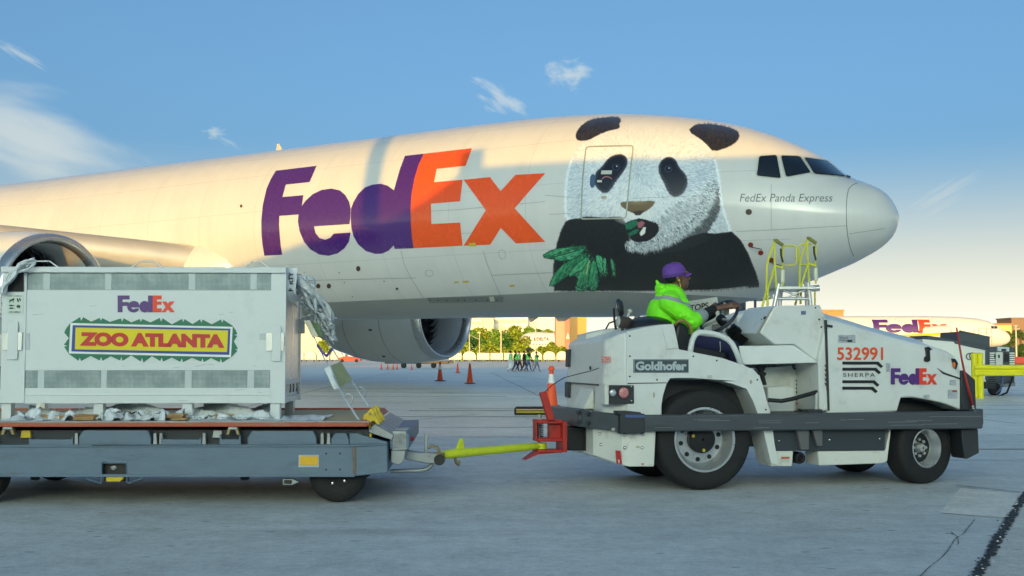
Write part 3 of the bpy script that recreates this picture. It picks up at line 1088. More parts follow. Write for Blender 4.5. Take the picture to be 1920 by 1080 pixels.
    for q_ in (z([(518, 662), (560, 640), (585, 640), (590, 664), (548, 690), (522, 690)]), z([(530, 715), (575, 690), (598, 690), (582, 712), (545, 728)])):
        lay((26, 122, 92), poly_mask(q_, 0.5, 76) * (0.5 + 0.5 * streak))
    # bamboo leaves held in the paw
    leaves = [([(38, 845), (110, 800), (220, 788), (292, 778), (232, 832), (130, 862)], (8, 106, 70)), ([(100, 848), (200, 826), (302, 786), (252, 850), (150, 874)], (22, 148, 110)),
              ([(86, 1026), (108, 950), (180, 872), (322, 816), (262, 902), (180, 962)], (24, 142, 92)), ([(190, 962), (222, 900), (322, 828), (302, 902), (252, 942)], (36, 168, 104)),
              ([(234, 1035), (250, 960), (322, 846), (332, 932), (312, 1035)], (14, 124, 78)), ([(308, 1035), (318, 900), (345, 846), (367, 940), (362, 1035)], (20, 138, 92)),
              ([(350, 826), (396, 846), (396, 922), (376, 948), (354, 884)], (30, 146, 104)), ([(388, 846), (414, 850), (406, 948), (394, 930)], (16, 112, 80)),
              ([(432, 846), (457, 870), (452, 945), (436, 892)], (12, 104, 80)), ([(236, 1000), (256, 1018), (300, 1035), (236, 1035)], (52, 158, 122)), ([(226, 950), (262, 918), (250, 958)], (10, 92, 88))]
    for i, (lf, colr) in enumerate(leaves):
        lm = poly_mask(smooth_loop(z(lf), 1), 0.4, 80 + i)
        lay(colr, lm)
        lay((150, 214, 170), lm * (streak > 0.86) * 0.35)
        a, b = z(lf)[0], z(lf)[2]
        t = Vector(b) - Vector(a)
        dist = np.abs((X - a[0]) * t.y - (Y - a[1]) * t.x) / t.length
        lay((70, 176, 120), lm * (dist < 0.9) * 0.6)
        lay((4, 70, 52), lm * ((dist > 3) & (dist < 4.2)) * 0.5)
        side = ((X - a[0]) * t.y - (Y - a[1]) * t.x) / t.length
        lay((104, 200, 150), lm * np.clip(side / 9, 0, 1) * .55)
        lay((2, 66, 50), lm * np.clip(-side / 8, 0, 1) * .6)
        lx, ly = in_mask(lm, 160)
        strokes(lx, ly, np.full(160, t.x / t.length), np.full(160, t.y / t.length), srng.uniform(5, 12, 160), [(120, 210, 160), (6, 84, 60), (60, 170, 116)], .35)
        lnx_, lny_, _a, _b = along(smooth_loop(z(lf), 1), 500, .3)
        strokes(lnx_, lny_, _a, _b, np.full(500, .8), [(4, 50, 40)], .6)
    lay((150, 196, 120), poly_mask(z([(294, 940), (312, 862), (318, 864), (302, 942)]), 0.0, 99))
    mask_any = (np.abs(C - white).max(-1) > 0.004)
    # keep a rim of plain faces round the print
    ny, nx = X.shape
    P = skin_hit(np.c_[X.ravel(), Y.ravel()], 0.006)
    fm = mask_any[:-1, :-1] | mask_any[1:, :-1] | mask_any[:-1, 1:] | mask_any[1:, 1:]
    jj, ii = np.nonzero(fm)
    a = jj * nx + ii
    quads = np.c_[a, a + 1, a + nx + 1, a + nx]
    used, inv = np.unique(quads.ravel(), return_inverse=True)
    me = bpy.data.meshes.new('panda_print')
    me.from_pydata(P[used].tolist(), [], inv.reshape(-1, 4).tolist())
    at = me.color_attributes.new('print', 'FLOAT_COLOR', 'POINT')
    at.data.foreach_set('color', np.c_[C.reshape(-1, 3)[used], np.ones(len(used))].ravel().astype(np.float32))
    m = bpy.data.materials.new('panda_vinyl')
    m.use_nodes = True
    nt = m.node_tree
    p = nt.nodes['Principled BSDF']
    ca = node(nt, 'ShaderNodeVertexColor', layer_name='print')
    nt.links.new(ca.outputs[0], p.inputs['Base Color'])
    p.inputs['Roughness'].default_value = 0.30
    p.inputs['Coat Weight'].default_value = 0.55
    p.inputs['Coat Roughness'].default_value = 0.10
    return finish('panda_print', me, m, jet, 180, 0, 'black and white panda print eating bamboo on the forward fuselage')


panda()

# ---- crew door, cockpit panes, seams, vents, probes
dr = smooth_loop([(1100, 276), (1110, 275), (1178, 273.5), (1187, 274), (1187, 281), (1181, 330), (1175, 398), (1174, 408), (1166, 409), (1096, 410.5), (1090, 410), (1090, 402), (1092, 340), (1098, 284)], 1)
door = skin_line('door', dr, 2.6, M_SEAM2, 0.012, True)
skin_poly('door_window', [smooth_loop([(1107, 327), (1117, 327), (1116, 352), (1106, 352)], 1)], mat('door_glass', (70, 92, 124), 0.15), 0.013, 5, parent=door)
skin_poly('placard', [[(1128, 320), (1148, 320), (1147, 327), (1127, 327)]], M_TRIM, 0.013, 6, parent=door)
skin_line('handle_arc', [(1129, 336), (1133, 332.5), (1138, 331.5), (1143, 332.5), (1148, 336)], 1.6, mat('placard_pink', (190, 130, 128), 0.5), 0.013, parent=door)
skin_poly('placard', [[(1120, 338), (1129, 338), (1129, 342), (1120, 342)]], M_TRIM, 0.013, 6, parent=door)
skin_poly('exit_placard', [[(1128, 367), (1138, 367), (1138, 374), (1128, 374)]], M_TRIM, 0.013, 6, parent=door)
text('exit_lettering', 'EXIT', (1129, 368.6, 1137, 372.4), on_skin(0.016), M_RED, door, 0.01)

PANES = [[(1424.5, 294.2), (1455, 292), (1463.3, 333.5), (1419.8, 328.8)],
         [(1464.9, 292.9), (1498.5, 294.2), (1519, 322.8), (1475, 331.3)],
         [(1508.5, 296.2), (1549, 302.5), (1584, 330.2), (1527.5, 325.4)]]
for lp in PANES:
    cx, cy = sum(p[0] for p in lp) / 4, sum(p[1] for p in lp) / 4
    big = [(cx + (p[0] - cx) * (1 + 3.6 / abs(p[0] - cx)), cy + (p[1] - cy) * (1 + 2.4 / max(6, abs(p[1] - cy)))) for p in lp]
    fr = skin_poly('window_frame', [smooth_loop(refine(big, 9), 1)], M_TRIM, 0.010, 6)
    sl_ = [(cx + (p[0] - cx) * (1 + 1.0 / abs(p[0] - cx)), cy + (p[1] - cy) * (1 + 1.0 / max(6, abs(p[1] - cy)))) for p in lp]
    skin_poly('seal', [smooth_loop(refine(sl_, 9), 1)], M_BLACK, 0.013, 6, parent=fr)
    skin_poly('pane', [smooth_loop(refine(lp, 9), 1)], M_GLASS, 0.017, 6, parent=fr)
skin_line('wiper', [(1586, 331), (1594, 333.5)], 3, M_BLACK, 0.03)
skin_line('wiper', [(1532, 326.5), (1556, 328.3), (1584, 331)], 1.4, M_BLACK, 0.03)

skin_line('radome_seam', [(1607, 343.2), (1598, 347.5), (1591.4, 354), (1588.4, 366), (1587, 382), (1586.7, 397.4), (1587.3, 422.6), (1588.7, 438), (1591.4, 454), (1595, 468), (1600.4, 480)], 1.5, M_SEAM)
for pts in ([(1592, 438.5), (1610, 435.5), (1660, 428)], [(1380, 434), (1450, 431), (1587, 423)], [(1446, 346), (1446, 431)], [(1022, 366), (1088, 372)], [(1186, 372), (1340, 366)],
            [(700, 402), (860, 393), (1022, 378)], [(560, 526), (780, 521)], [(752, 470), (758, 495), (770, 520), (795, 560)], [(906, 470), (912, 490), (922, 516), (942, 562)], [(922, 516), (1032, 511)],
            [(1010, 512), (1040, 511)], [(905, 436), (775, 441)], [(1030, 402), (1070, 400)]):
    skin_line('panel_seam', pts, 0.7, M_SEAM)
for cx, cy, rx, ry in ((672, 503.5, 4, 5), (597, 536, 4, 4.6), (617, 536, 4, 4.6), (744.5, 541, 2.6, 2.2), (452.5, 386.5, 2.4, 3), (661, 556, 1.2, 1), (720.5, 527, 1.4, 1), (636.5, 511, 1.2, 1), (646, 529.5, 1.2, 1), (352, 487, 7.5, 4)):
    skin_poly('vent_cap', [ellipse(cx, cy, rx, ry, 16)], M_VENT, 0.012, 4)
for cx in (806, 822, 838, 859, 872, 893, 914, 932):
    skin_poly('belly_fastener', [ellipse(cx, 562.6, 1.5, 1.2, 8)], M_BLACK, 0.012, 4)
skin_poly('service_panel', [[(800, 558), (944, 556), (944, 566), (806, 568)]], mat('service_grey', (112, 122, 120), 0.5), 0.006, 7)
skin_poly('placard', [[(917, 556), (926, 555.5), (928, 564), (920, 565)]], M_TRIM, 0.013, 6)
for q in ([(879.5, 455.5), (892, 455), (892.5, 461.5), (880, 462)], [(852, 527.5), (860, 527), (860, 530), (852, 530.5)], [(868, 526.5), (879, 526), (879, 529.5), (868, 530)], [(956, 534), (965, 533.5), (965, 537), (956, 537.5)]):
    skin_poly('placard', [q], M_YEL, 0.013, 6)
for q in ([(797, 507), (811, 506), (813, 517), (799, 518)], [(934, 470), (946, 468), (950, 484), (938, 486)]):
    skin_line('access_panel', smooth_loop(q, 1), 0.7, M_SEAM, 0.008, True)
for cx, cy in ((1404, 397.5),):
    skin_poly('static_port', [ellipse(cx, cy, 6, 5.6, 20), ellipse(cx, cy, 4.4, 4.1, 20)], M_VENT, 0.010, 5)
    skin_poly('static_port', [ellipse(cx, cy, 2.2, 1.8, 12)], M_VENT, 0.012, 5)
for cx, cy in ((1407.5, 458.8), (1426.5, 473.6), (1446.3, 487.6)):
    base = skin_poly('probe_base', [ellipse(cx, cy, 5, 4.8, 18)], M_RED, 0.012, 4)
    if cx != 1426.5:
        a, b = skin_hit([(cx, cy)], 0.02)[0], skin_hit([(cx + 3, cy + 1)], 0.12)[0]
        c_ = skin_hit([(cx + 22, cy + 4)], 0.14)[0]
        MB().tube([a, b, c_], 0.02, 6, r1=0.012).build('probe', M_VENT, base)
# blade aerials on the crown and belly
def blade(px, py, s, y, ztop, h, chord, down=False):
    zt, zb, w, zm = [float(v) for v in section(np.array([s]))]
    z0 = zb + 0.02 if down else zt - 0.02
    sg = -1 if down else 1
    MB().hexa([(-s, -.02, z0), (-s - chord, -.02, z0), (-s - chord, .02, z0), (-s, .02, z0)],
              [(-s - .25, -.01, z0 + sg * h), (-s - chord * .85, -.01, z0 + sg * h), (-s - chord * .85, .01, z0 + sg * h), (-s - .25, .01, z0 + sg * h)]).build('blade_aerial', M_TRIM, jet, bevel=0.005)


blade(0, 0, 22.4, 0, 0, 0.34, 0.42)
blade(0, 0, 11.2, 0, 0, 0.16, 0.4, True)
blade(0, 0, 10.0, 0, 0, 0.14, 0.6, True)
blade(0, 0, 7.6, 0, 0, 0.2, 0.2, True)

# ---- wing root fairing, wings, pylons, fin
for sgn, nm in ((-1, 'near'), (1, 'far')):
    rings = []
    for s, w, zc, h in ((21.6, .05, 4.2, .1), (22.2, .55, 4.25, .62), (23.2, 1.0, 4.2, 1.0), (25, 1.3, 4.0, 1.3), (30, 1.35, 3.8, 1.5), (36, 1.2, 3.7, 1.4), (39, .5, 3.6, .9), (41, .05, 3.6, .2)):
        rings.append([(-s, sgn * (2.45 + w * math.cos(2 * math.pi * k / 28)), zc + h * math.sin(2 * math.pi * k / 28)) for k in range(28)])
    MB().loft(rings).build('wing_fairing', M_JET, jet, smooth=180)
    wr = []
    for lat, sle, zz, ch, th in ((2.0, 22.9, 4.35, 14.0, .13), (3.6, 23.8, 4.55, 12.6, .125), (9.6, 27.6, 5.15, 9.0, .11), (20, 34.2, 6.1, 5.4, .10), (30.0, 40.6, 7.1, 2.4, .09)):
        ring = []
        for k in range(26):
            u = k / 26 * 2
            top = u < 1
            xx = (1 - math.cos(math.pi * (u if top else 2 - u))) / 2
            yt = th * ch * (1.48 * math.sqrt(max(xx, 0)) - .63 * xx - 1.76 * xx ** 2 + 1.42 * xx ** 3 - .51 * xx ** 4)
            ring.append((-(sle + xx * ch), sgn * lat, zz + (yt if top else -yt * .8) - 0.02 * xx * ch))
        wr.append(ring)
    MB().loft(wr).build('wing', M_NAC, jet, smooth=60)
    # leading edge slat in bare metal, proud of the wing
    lr = []
    for lat, sle, zz, ch in ((2.6, 23.0, 4.42, 1.35), (6.5, 25.55, 4.83, 1.2), (9.6, 27.5, 5.14, 1.1)):
        lr.append([(-(sle + 0.02 + ch * .42 * (1 - math.cos(a))), sgn * lat, zz + ch * .48 * math.sin(a)) for a in np.linspace(-1.55, 1.55, 13)])
    MB().loft(lr, False, False).build('slat', M_SLAT, jet, smooth=180)
fin = MB()
fin.loft([[(-(51 + dx * 10.5), y * .45, 8.5) for dx, y in ((0, 0), (.3, 1), (1, .1), (1, -.1), (.3, -1))], [(-(59.5 + dx * 4.0), y * .2, 18.4) for dx, y in ((0, 0), (.3, 1), (1, .1), (1, -.1), (.3, -1))]])
fin.build('tail_fin', M_PURPLE, jet)
for sgn in (-1, 1):
    MB().loft([[(-(55 + dx * 6.5), sgn * .8, 7.6 + y * .3) for dx, y in ((0, 0), (.3, 1), (1, .05), (.3, -1))], [(-(61 + dx * 2.6), sgn * 10.5, 8.7 + y * .12) for dx, y in ((0, 0), (.3, 1), (1, .05), (.3, -1))]]).build('tailplane', M_JET, jet)


def engine(sgn):
    C = Vector((-22.2, sgn * 9.5, 2.97))
    ax = (-1, 0, 0)
    nac = MB().lathe([(1.93, 0.42), (2.01, 1.1), (2.07, 2.0), (2.08, 2.9), (2.0, 4.0), (1.82, 5.0), (1.55, 6.0), (1.50, 6.0), (1.45, 5.0)], C, ax, 72).build('nacelle', M_NAC, jet, smooth=60)
    lip = []
    for k in range(15):
        a = math.pi * k / 14
        lip.append((1.785 - 0.145 * math.cos(a) * -1 if False else 1.785 + 0.145 * -math.cos(a), 0.42 - 0.40 * math.sin(a)))
    # outer edge first
    lip = [(1.785 + 0.148 * math.cos(math.pi * k / 14), 0.425 - 0.40 * math.sin(math.pi * k / 14)) for k in range(15)]
    MB().lathe(lip, C, ax, 72).build('inlet_lip', M_ALU, nac, smooth=180)
    MB().lathe([(1.637, 0.425), (1.60, 0.8), (1.62, 1.25), (1.66, 1.7), (1.66, 2.3)], C, ax, 72).build('inlet_duct', M_DUCT, nac, smooth=180)
    MB().lathe([(0.02, 2.3), (1.66, 2.3)], C, ax, 48).build('fan_backing', M_DARK, nac, smooth=0)
    MB().lathe([(0.01, 0.95), (0.16, 1.05), (0.32, 1.3), (0.48, 1.7), (0.52, 2.1)], C, ax, 32).build('spinner', M_BLADE, nac, smooth=180)
    bl = MB()
    NB = 6
    for sidx, sw in enumerate((-.5, .5)):
        pass
    rs = np.linspace(0.45, 1.62, 8)
    vs, fs = [], []
    for i, r_ in enumerate(rs):
        u = (r_ - .45) / 1.17
        tw = math.radians(30 + 35 * u)
        sweep = 0.30 * math.sin(u * math.pi * 1.15) - 0.16 * u
        ch = 0.42 + 0.28 * u
        for e_ in (-.5, 0.5):
            ang = sweep + e_ * ch * math.sin(tw) / r_
            vs.append((-(1.75 + e_ * ch * math.cos(tw) * 0.9), r_ * math.sin(ang), r_ * math.cos(ang)))
    for i in range(7):
        fs.append((2 * i, 2 * i + 1, 2 * i + 3, 2 * i + 2))
    me = bpy.data.meshes.new('fan_blade')
    me.from_pydata(vs, [], fs)
    first = None
    for k in range(22):
        if first is None:
            o = finish('fan_blade', me, M_BLADE, nac, 180)
            first = o
        else:
            o = bpy.data.objects.new('fan_blade', me)
            COL.objects.link(o)
            o.parent = nac
        o.location = C
        o.rotation_euler = (2 * math.pi * k / 22, 0, 0)
    MB().lathe([(1.45, 5.2), (1.25, 6.3), (0.95, 7.2), (0.9, 7.2)], C, ax, 40).build('core_cowl', M_DUCT, nac, smooth=60)
    MB().loft([[(-24.6, sgn * 9.5 - .2, 4.8), (-33, sgn * 9.5 - .2, 4.6), (-33, sgn * 9.5 + .2, 4.6), (-24.6, sgn * 9.5 + .2, 4.8)],
               [(-26.2, sgn * 9.5 - .12, 5.3), (-33, sgn * 9.5 - .12, 5.3), (-33, sgn * 9.5 + .12, 5.3), (-26.2, sgn * 9.5 + .12, 5.3)]]).build('pylon', M_NAC, nac)
    # cowl seam, strake and small scoops on the nacelle
    for t in (2.05, 4.2):
        r_ = 2.085 if t < 3 else 1.985
        MB().lathe([(r_, t), (r_ + .004, t + .012), (r_, t + .024)], C, ax, 72).build('cowl_seam', M_SEAM, nac, smooth=0)
    for a in (-0.35, 0.35):
        ca = Vector((C.x - 2.6, C.y + 2.06 * math.sin(a - sgn * .9), C.z - 2.06 * math.cos(a - sgn * .9)))
        MB().ball(ca, (.12, .05, .05), 8, 6).build('drain_scoop', M_BLACK, nac)
    return nac


engine(-1)
engine(1)

# ---- nose gear under the forward fuselage
M_STEEL = mat('gear_grey', (176, 180, 180), 0.4, 0.2, var=0.1, dirt=0.4)
M_RUBBER = mat('tyre_rubber', (26, 27, 29), 0.75, var=0.18, bump=0.15, dirt=0.35, dirt_rgb=(62, 58, 52), dscale=6)
gear = MB()
gear.tube([(-5.9, 0, 0.55), (-5.9, 0, 2.9)], 0.13, 14)
gear.tube([(-5.9, 0, 0.95), (-7.4, 0, 2.6)], 0.06, 10)
gear.tube([(-5.9, -.45, .53), (-5.9, .45, .53)], 0.07, 10)
ng = gear.build('nose_gear', M_STEEL, jet)
for y in (-.36, .36):
    MB().lathe([(0.2, -.17), (.45, -.17), (.53, -.10), (.545, 0), (.53, .10), (.45, .17), (.2, .17)], (-5.9, y, .545), (0, 1, 0), 28, True).build('wheel', M_RUBBER, ng)
for y in (-.62, .62):
    dpl = MB().hexa([(-5.05, y, 1.62), (-6.9, y, 1.62), (-6.9, y + .04, 1.62), (-5.05, y + .04, 1.62)], [(-5.05, y * .9, 2.72), (-6.9, y * .9, 2.72), (-6.9, y * .9 + .04, 2.72), (-5.05, y * .9 + .04, 2.72)]).build('gear_door', M_JET, ng, bevel=0.01)
MB().box(-6.6, -5.3, .1, .16, 1.2, 1.9).build('taxi_light_panel', M_STEEL, ng, bevel=0.02)
# main gear behind the wing, mostly hidden
for sgn in (-1, 1):
    mg = MB().tube([(-31.5, sgn * 5.4, .7), (-31.5, sgn * 5.6, 4.0)], .2, 14).tube([(-30, sgn * 5.4, .7), (-33, sgn * 5.4, .7)], .14, 10).build('main_gear', M_STEEL, jet)
    for dx in (-1.45, 0, 1.45):
        for dy in (-.7, .7):
            MB().lathe([(0.25, -.24), (.56, -.24), (.66, -.14), (.68, 0), (.66, .14), (.56, .24), (.25, .24)], (-31.5 + dx, sgn * 5.4 + dy, .68), (0, 1, 0), 24, True).build('wheel', M_RUBBER, mg)

# ================================================================== hangar behind the viewer: its roof shades the stand
HY = -120.0


def back_cast(x, y, z):
    k = (y - HY) / SUN_DIR.y
    return x - SUN_DIR.x * k, z - SUN_DIR.z * k


def jet_world(L):
    return Vector((JN.x + JU.x * L[0] + JV.x * L[1], JN.y + JU.y * L[0] + JV.y * L[1], L[2]))


edge_px = [(1560, 304), (1480, 294), (1300, 297), (1160, 297), (1050, 303), (960, 309), (880, 315), (800, 372), (740, 410), (660, 435), (560, 458), (490, 484)]
roof = []
for p in edge_px:
    w_ = jet_world(skin_hit([p], 0.0)[0])
    roof.append(back_cast(*w_))
e_near = jet_world((-22.4, -11.4, 4.35))
roof.append(back_cast(*e_near))
roof = sorted(roof)
_lo, _hi = roof[0], roof[-1]
prof = [(-150.0, 0.0), (-150.0, _lo[1] - 1.2), (_lo[0] - 8, _lo[1] - 0.6)] + roof + [(_hi[0] + 30, _hi[1] + 0.2), (_hi[0] + 150, _hi[1] - 1.0), (_hi[0] + 150, 0.0)]
M_CLAD = mat('hangar_cladding', (150, 152, 150), 0.6, var=0.1, stretch=(1, 1, 0.2))
hangar = empty('hangar', (0, HY, 0), 0, 'long grey hangar behind the viewer whose roof shades the stand', 'building')
MB().prism(prof, -26, 0, 'y', tri=True).build('wall', M_CLAD, hangar, smooth=0)
for x in range(-130, 130, 20):
    MB().box(x, x + 12, 0.02, 0.12, 0.0, 9.0).build('hangar_door', mat('hangar_door_grey', (120, 124, 128), 0.5), hangar)
px_ = back_cast(*jet_world(skin_hit([(878, 305)], 0)[0]))
MB().box(px_[0] - .35, px_[0] + .35, -1.2, -.4, px_[1] - 2, px_[1] + .5).build('roof_vent', M_CLAD, hangar)
p_ = back_cast(*jet_world(skin_hit([(693, 330)], 0)[0]))
mast = empty('light_mast', (p_[0], HY - 0.9, 0), 0, 'tall steel floodlight mast rising behind the hangar', 'light mast')
MB().tube([(0, 0, 0), (0, 0, 36)], 0.42, 14, r1=0.28).build('pole', M_STEEL, mast)
MB().box(-1.2, 1.2, -.3, .3, 36, 36.8).build('floodlight_head', M_STEEL, mast, bevel=.02)

# ================================================================== tow tractor
class Frame:
    """a thing's own axes on the ground: x along it, y away from the viewer, z up; t() measures a photo position on one of its planes"""

    def __init__(self, o, ang):
        self.o = Vector((o[0], o[1]))
        self.a = Vector((math.cos(ang), math.sin(ang)))
        self.b = Vector((-math.sin(ang), math.cos(ang)))
        self.ang = ang

    def t(self, px, py, y=0.0):
        r = cam_ray(px, py)
        d = Vector((r.x, r.y))
        k = (self.o.dot(self.b) + y) / d.dot(self.b)
        P = d * k - self.o
        return (P.dot(self.a), CAM_H + r.z * k)

    def p(self, px, py, y=0.0):
        x, z = self.t(px, py, y)
        return (x, y, z)

    def world(self, x, y, z):
        q = self.o + self.a * x + self.b * y
        return Vector((q.x, q.y, z))

    def on(self, y):
        """map for print on the plane y"""
        return lambda px, py: self.p(px, py, y)


_r, _f = at_ground(1324, 920), at_ground(1738, 909)
T = Frame((_r.x, _r.y), math.atan2(_f.y - _r.y, _f.x - _r.x))
tug = empty('tow_tractor', (_r.x, _r.y, 0), T.ang, 'white airport tow tractor with dark side bumpers and an open driver seat', 'tractor')
WT = 1.56

M_TW = mat('tractor_white', (216, 220, 217), 0.36, var=0.05, vscale=4, coat=0.2, dirt=0.42, dirt_rgb=(150, 147, 136), dscale=3.5)
M_TW2 = mat('tractor_worn_white', (214, 216, 208), 0.45, var=0.06, vscale=5, dirt=0.5, dirt_rgb=(120, 112, 100), dscale=5)
M_BUMP = mat('bumper_steel', (74, 80, 86), 0.42, 0.15, var=0.14, vscale=9, dirt=0.55, dirt_rgb=(44, 42, 40), dscale=7, stretch=(0.25, 1, 2))
M_BLUE = mat('clamp_blue', (72, 92, 140), 0.5, var=0.15, dirt=0.6)
M_TDARK = mat('tractor_charcoal', (46, 50, 54), 0.5, var=0.12, dirt=0.3, dirt_rgb=(80, 76, 70))
M_RIM = mat('rim_silver', (196, 200, 202), 0.3, 0.7, var=0.1, dirt=0.4, dirt_rgb=(90, 84, 76), dscale=6)
M_HUB = mat('hub_black', (18, 19, 22), 0.4, var=0.15)
M_BRED = mat('hitch_red', (176, 44, 34), 0.5, var=0.12, dirt=0.5, dirt_rgb=(70, 40, 34), dscale=8)
M_LIME = mat('towbar_lime', (206, 218, 40), 0.45, var=0.08, dirt=0.4, dirt_rgb=(120, 116, 60), dscale=8)
M_REDTXT = mat('fleet_number_red', (226, 84, 44), 0.5)
M_LOGO_O = mat('courier_red_orange', (232, 66, 38), 0.4, var=0.03)
M_LOGO_P = mat('courier_purple_decal', (82, 44, 122), 0.4, var=0.03)
M_CHROME = mat('chrome', (220, 222, 224), 0.12, 1.0)
M_VINYL = mat('seat_vinyl', (30, 32, 36), 0.42, var=0.1, bump=0.1)


def tz(py, px=1400, y=0.0):
    return T.t(px, py, y)[1]


def tx(px, y=0.0, py=780):
    return T.t(px, py, y)[0]


def tprism(name, px, y0, y1, material, parent=tug, ref=None, bevel=0.012, tri=True, label=None):
    ref = y0 if ref is None else ref
    return MB().prism([T.t(a, b, ref) for a, b in px], y0, y1, 'y', tri=tri).build(name, material, parent, 30, bevel, label)


# ---- rear body with chamfered corners
xs, xr, xf = tx(1175), tx(1128, 0.18), tx(1243)
zt_r, zt_s, zt_f = tz(636, 1134, .18), tz(622, 1176), tz(610, 1240)
zb = tz(803, 1130)
plan = [(xf, 0.012), (xs, 0.012), (xr, 0.18), (xr, WT - .18), (xs, WT - .012), (xf, WT - .012)]
tops = [zt_f, zt_s, zt_r, zt_r - .03, zt_s - .03, zt_f - .02]
rb = MB().loft([[(x, y, zb) for x, y in plan], [(x + (.03 if i in (2, 3) else 0), y, z) for i, ((x, y), z) in enumerate(zip(plan, tops))]]).build('rear_body', M_TW, tug, 30, 0.02)
# seam, latch recess and rear lamps in the rear face
MB().box(xr - .006, xr + .05, .3, WT - .3, tz(722, 1100, .5), tz(719.5, 1100, .5)).build('seam', M_TDARK, rb)
MB().box(xr - .004, xr + .06, WT - .30, WT - .2, tz(688, 1060, 1.3), tz(655, 1060, 1.3)).build('rear_vent', M_TDARK, rb)
ll = MB().box(xr - .012, xr + .03, WT - .34, WT - .19, tz(745, 1065, 1.3), tz(716, 1065, 1.3)).build('rear_lamp', M_TDARK, tug, bevel=.01)
MB().lathe([(0, -.008), (.05, -.006), (.055, 0)], (xr - .012, WT - .265, tz(730, 1065, 1.3)), (-1, 0, 0), 16).build('lens', M_CHROME, ll)
MB().ball((xr - .002, .52, tz(690, 1100, .5)), (.01, .02, .02), 8, 6).build('latch', M_TDARK, rb)
# slanted tread plate beside the corner
MB().hexa([(xr - .10, .42, tz(767, 1085, .4)), (xr - .10, .8, tz(767, 1085, .4)), (xr, .8, tz(767, 1085, .4)), (xr, .42, tz(767, 1085, .4))],
          [(xr - .012, .42, tz(730, 1115, .4)), (xr - .012, .8, tz(730, 1115, .4)), (xr, .8, tz(730, 1115, .4)), (xr, .42, tz(730, 1115, .4))]).build('tread_plate', M_CHROME if False else M_TW2, rb, bevel=.004)

# ---- rear fender, near and far: one arched panel each
FP = [(1176, 786), (1175, 622), (1206, 614.5), (1238, 609), (1263, 607.3), (1268, 630), (1273, 655), (1310, 662.5), (1353, 671), (1396, 685.5), (1414, 694), (1424, 705), (1429, 718),
      (1446, 780), (1452, 830), (1460, 873), (1446, 869), (1432, 810), (1421, 776), (1412, 752), (1400, 729), (1372, 719), (1337, 711.5), (1296, 708.5), (1257, 709), (1250, 719), (1243, 742), (1236, 786)]
fen = tprism('fender', FP, -0.004, 0.30, M_TW, bevel=0.014)
MB().prism([T.t(a, b, 0) for a, b in FP], WT - .30, WT + .004, 'y', tri=True).build('fender', M_TW, tug, 30, 0.014)
# folded recess and panel joint on the near fender
tprism('fender_seam', [(1177, 718), (1250, 717), (1250, 718.6), (1177, 720)], -0.006, 0.002, M_TDARK, fen, bevel=0)
tprism('fender_rib', [(1240, 614), (1262, 609), (1271, 653), (1250, 656)], -0.018, -0.003, M_TW, fen, 0, 0.008)
tprism('fender_label', [(1326, 703.5), (1335, 703.5), (1335, 709.5), (1326, 709.5)], -0.007, -0.003, M_TRIM, fen, 0, 0)
# wheel well liner
tprism('wheel_well', [(1246, 712), (1330, 712), (1396, 730), (1420, 776), (1436, 830), (1240, 830)], 0.30, 1.26, M_TDARK, tug, 0.3, 0)
MB().box(tx(1240), tx(1452), .31, 1.25, .36, tz(760)).build('chassis', M_TDARK, tug)

# panel screws and grime runs on the fender
for cx, cy in ((1181, 630), (1181, 668), (1181, 706), (1232, 712), (1420, 712), (1436, 768), (1300, 668), (1344, 676)):
    MB().lathe([(0, .006), (.006, .005), (.009, 0)], T.p(cx, cy, -.004), (0, -1, 0), 8).build('screw', M_TDARK, fen, 40)
M_GRIME = mat('grime', (168, 164, 150), .8, var=.3, vscale=25)
for cx, cy, w_, h_ in ((1196, 838, 5, 3), (1188, 812, 8, 3), (1150, 806, 6, 4), (1408, 716, 3, 5), (1440, 800, 3, 9), (1226, 740, 2.5, 7)):
    flat('grime_run', [smooth_loop([(cx + w_ * random.uniform(.5, 1.1) * math.cos(a), cy + h_ * random.uniform(.5, 1.1) * math.sin(a)) for a in np.linspace(0, 6.28, 9)[:-1]], 1)], T.on(-.0245 if cy > 790 and cx < 1230 else -.0055), M_GRIME, fen)

# ---- maker's plate
pl = tprism('name_plate', [(1187.5, 673.5), (1291.5, 673.5), (1291.5, 699), (1187.5, 699)], -0.012, -0.003, mat('plate_rim', (128, 138, 142), 0.4), bevel=0.003)
tprism('plate_face', [(1189.5, 675.3), (1289.5, 675.3), (1289.5, 697.2), (1189.5, 697.2)], -0.016, -0.011, mat('plate_slate', (62, 76, 84), 0.5), pl, 0, 0.002)
text('plate_lettering', 'Goldhofer', (1192, 677.6, 1287.5, 694.6), T.on(-0.019), mat('plate_silver', (176, 188, 192), 0.4), pl, 0.045)
text('fleet_number', '532991', (1131.5, 668, 1149.5, 680.5), lambda a, b: (xs + (xr - xs) * (1 - (a - 1128) / 47.0) - .024, .012 + .168 * (1 - (a - 1128) / 47.0) - .024, tz(b, 1140, .1)), M_REDTXT, tug, 0.02)
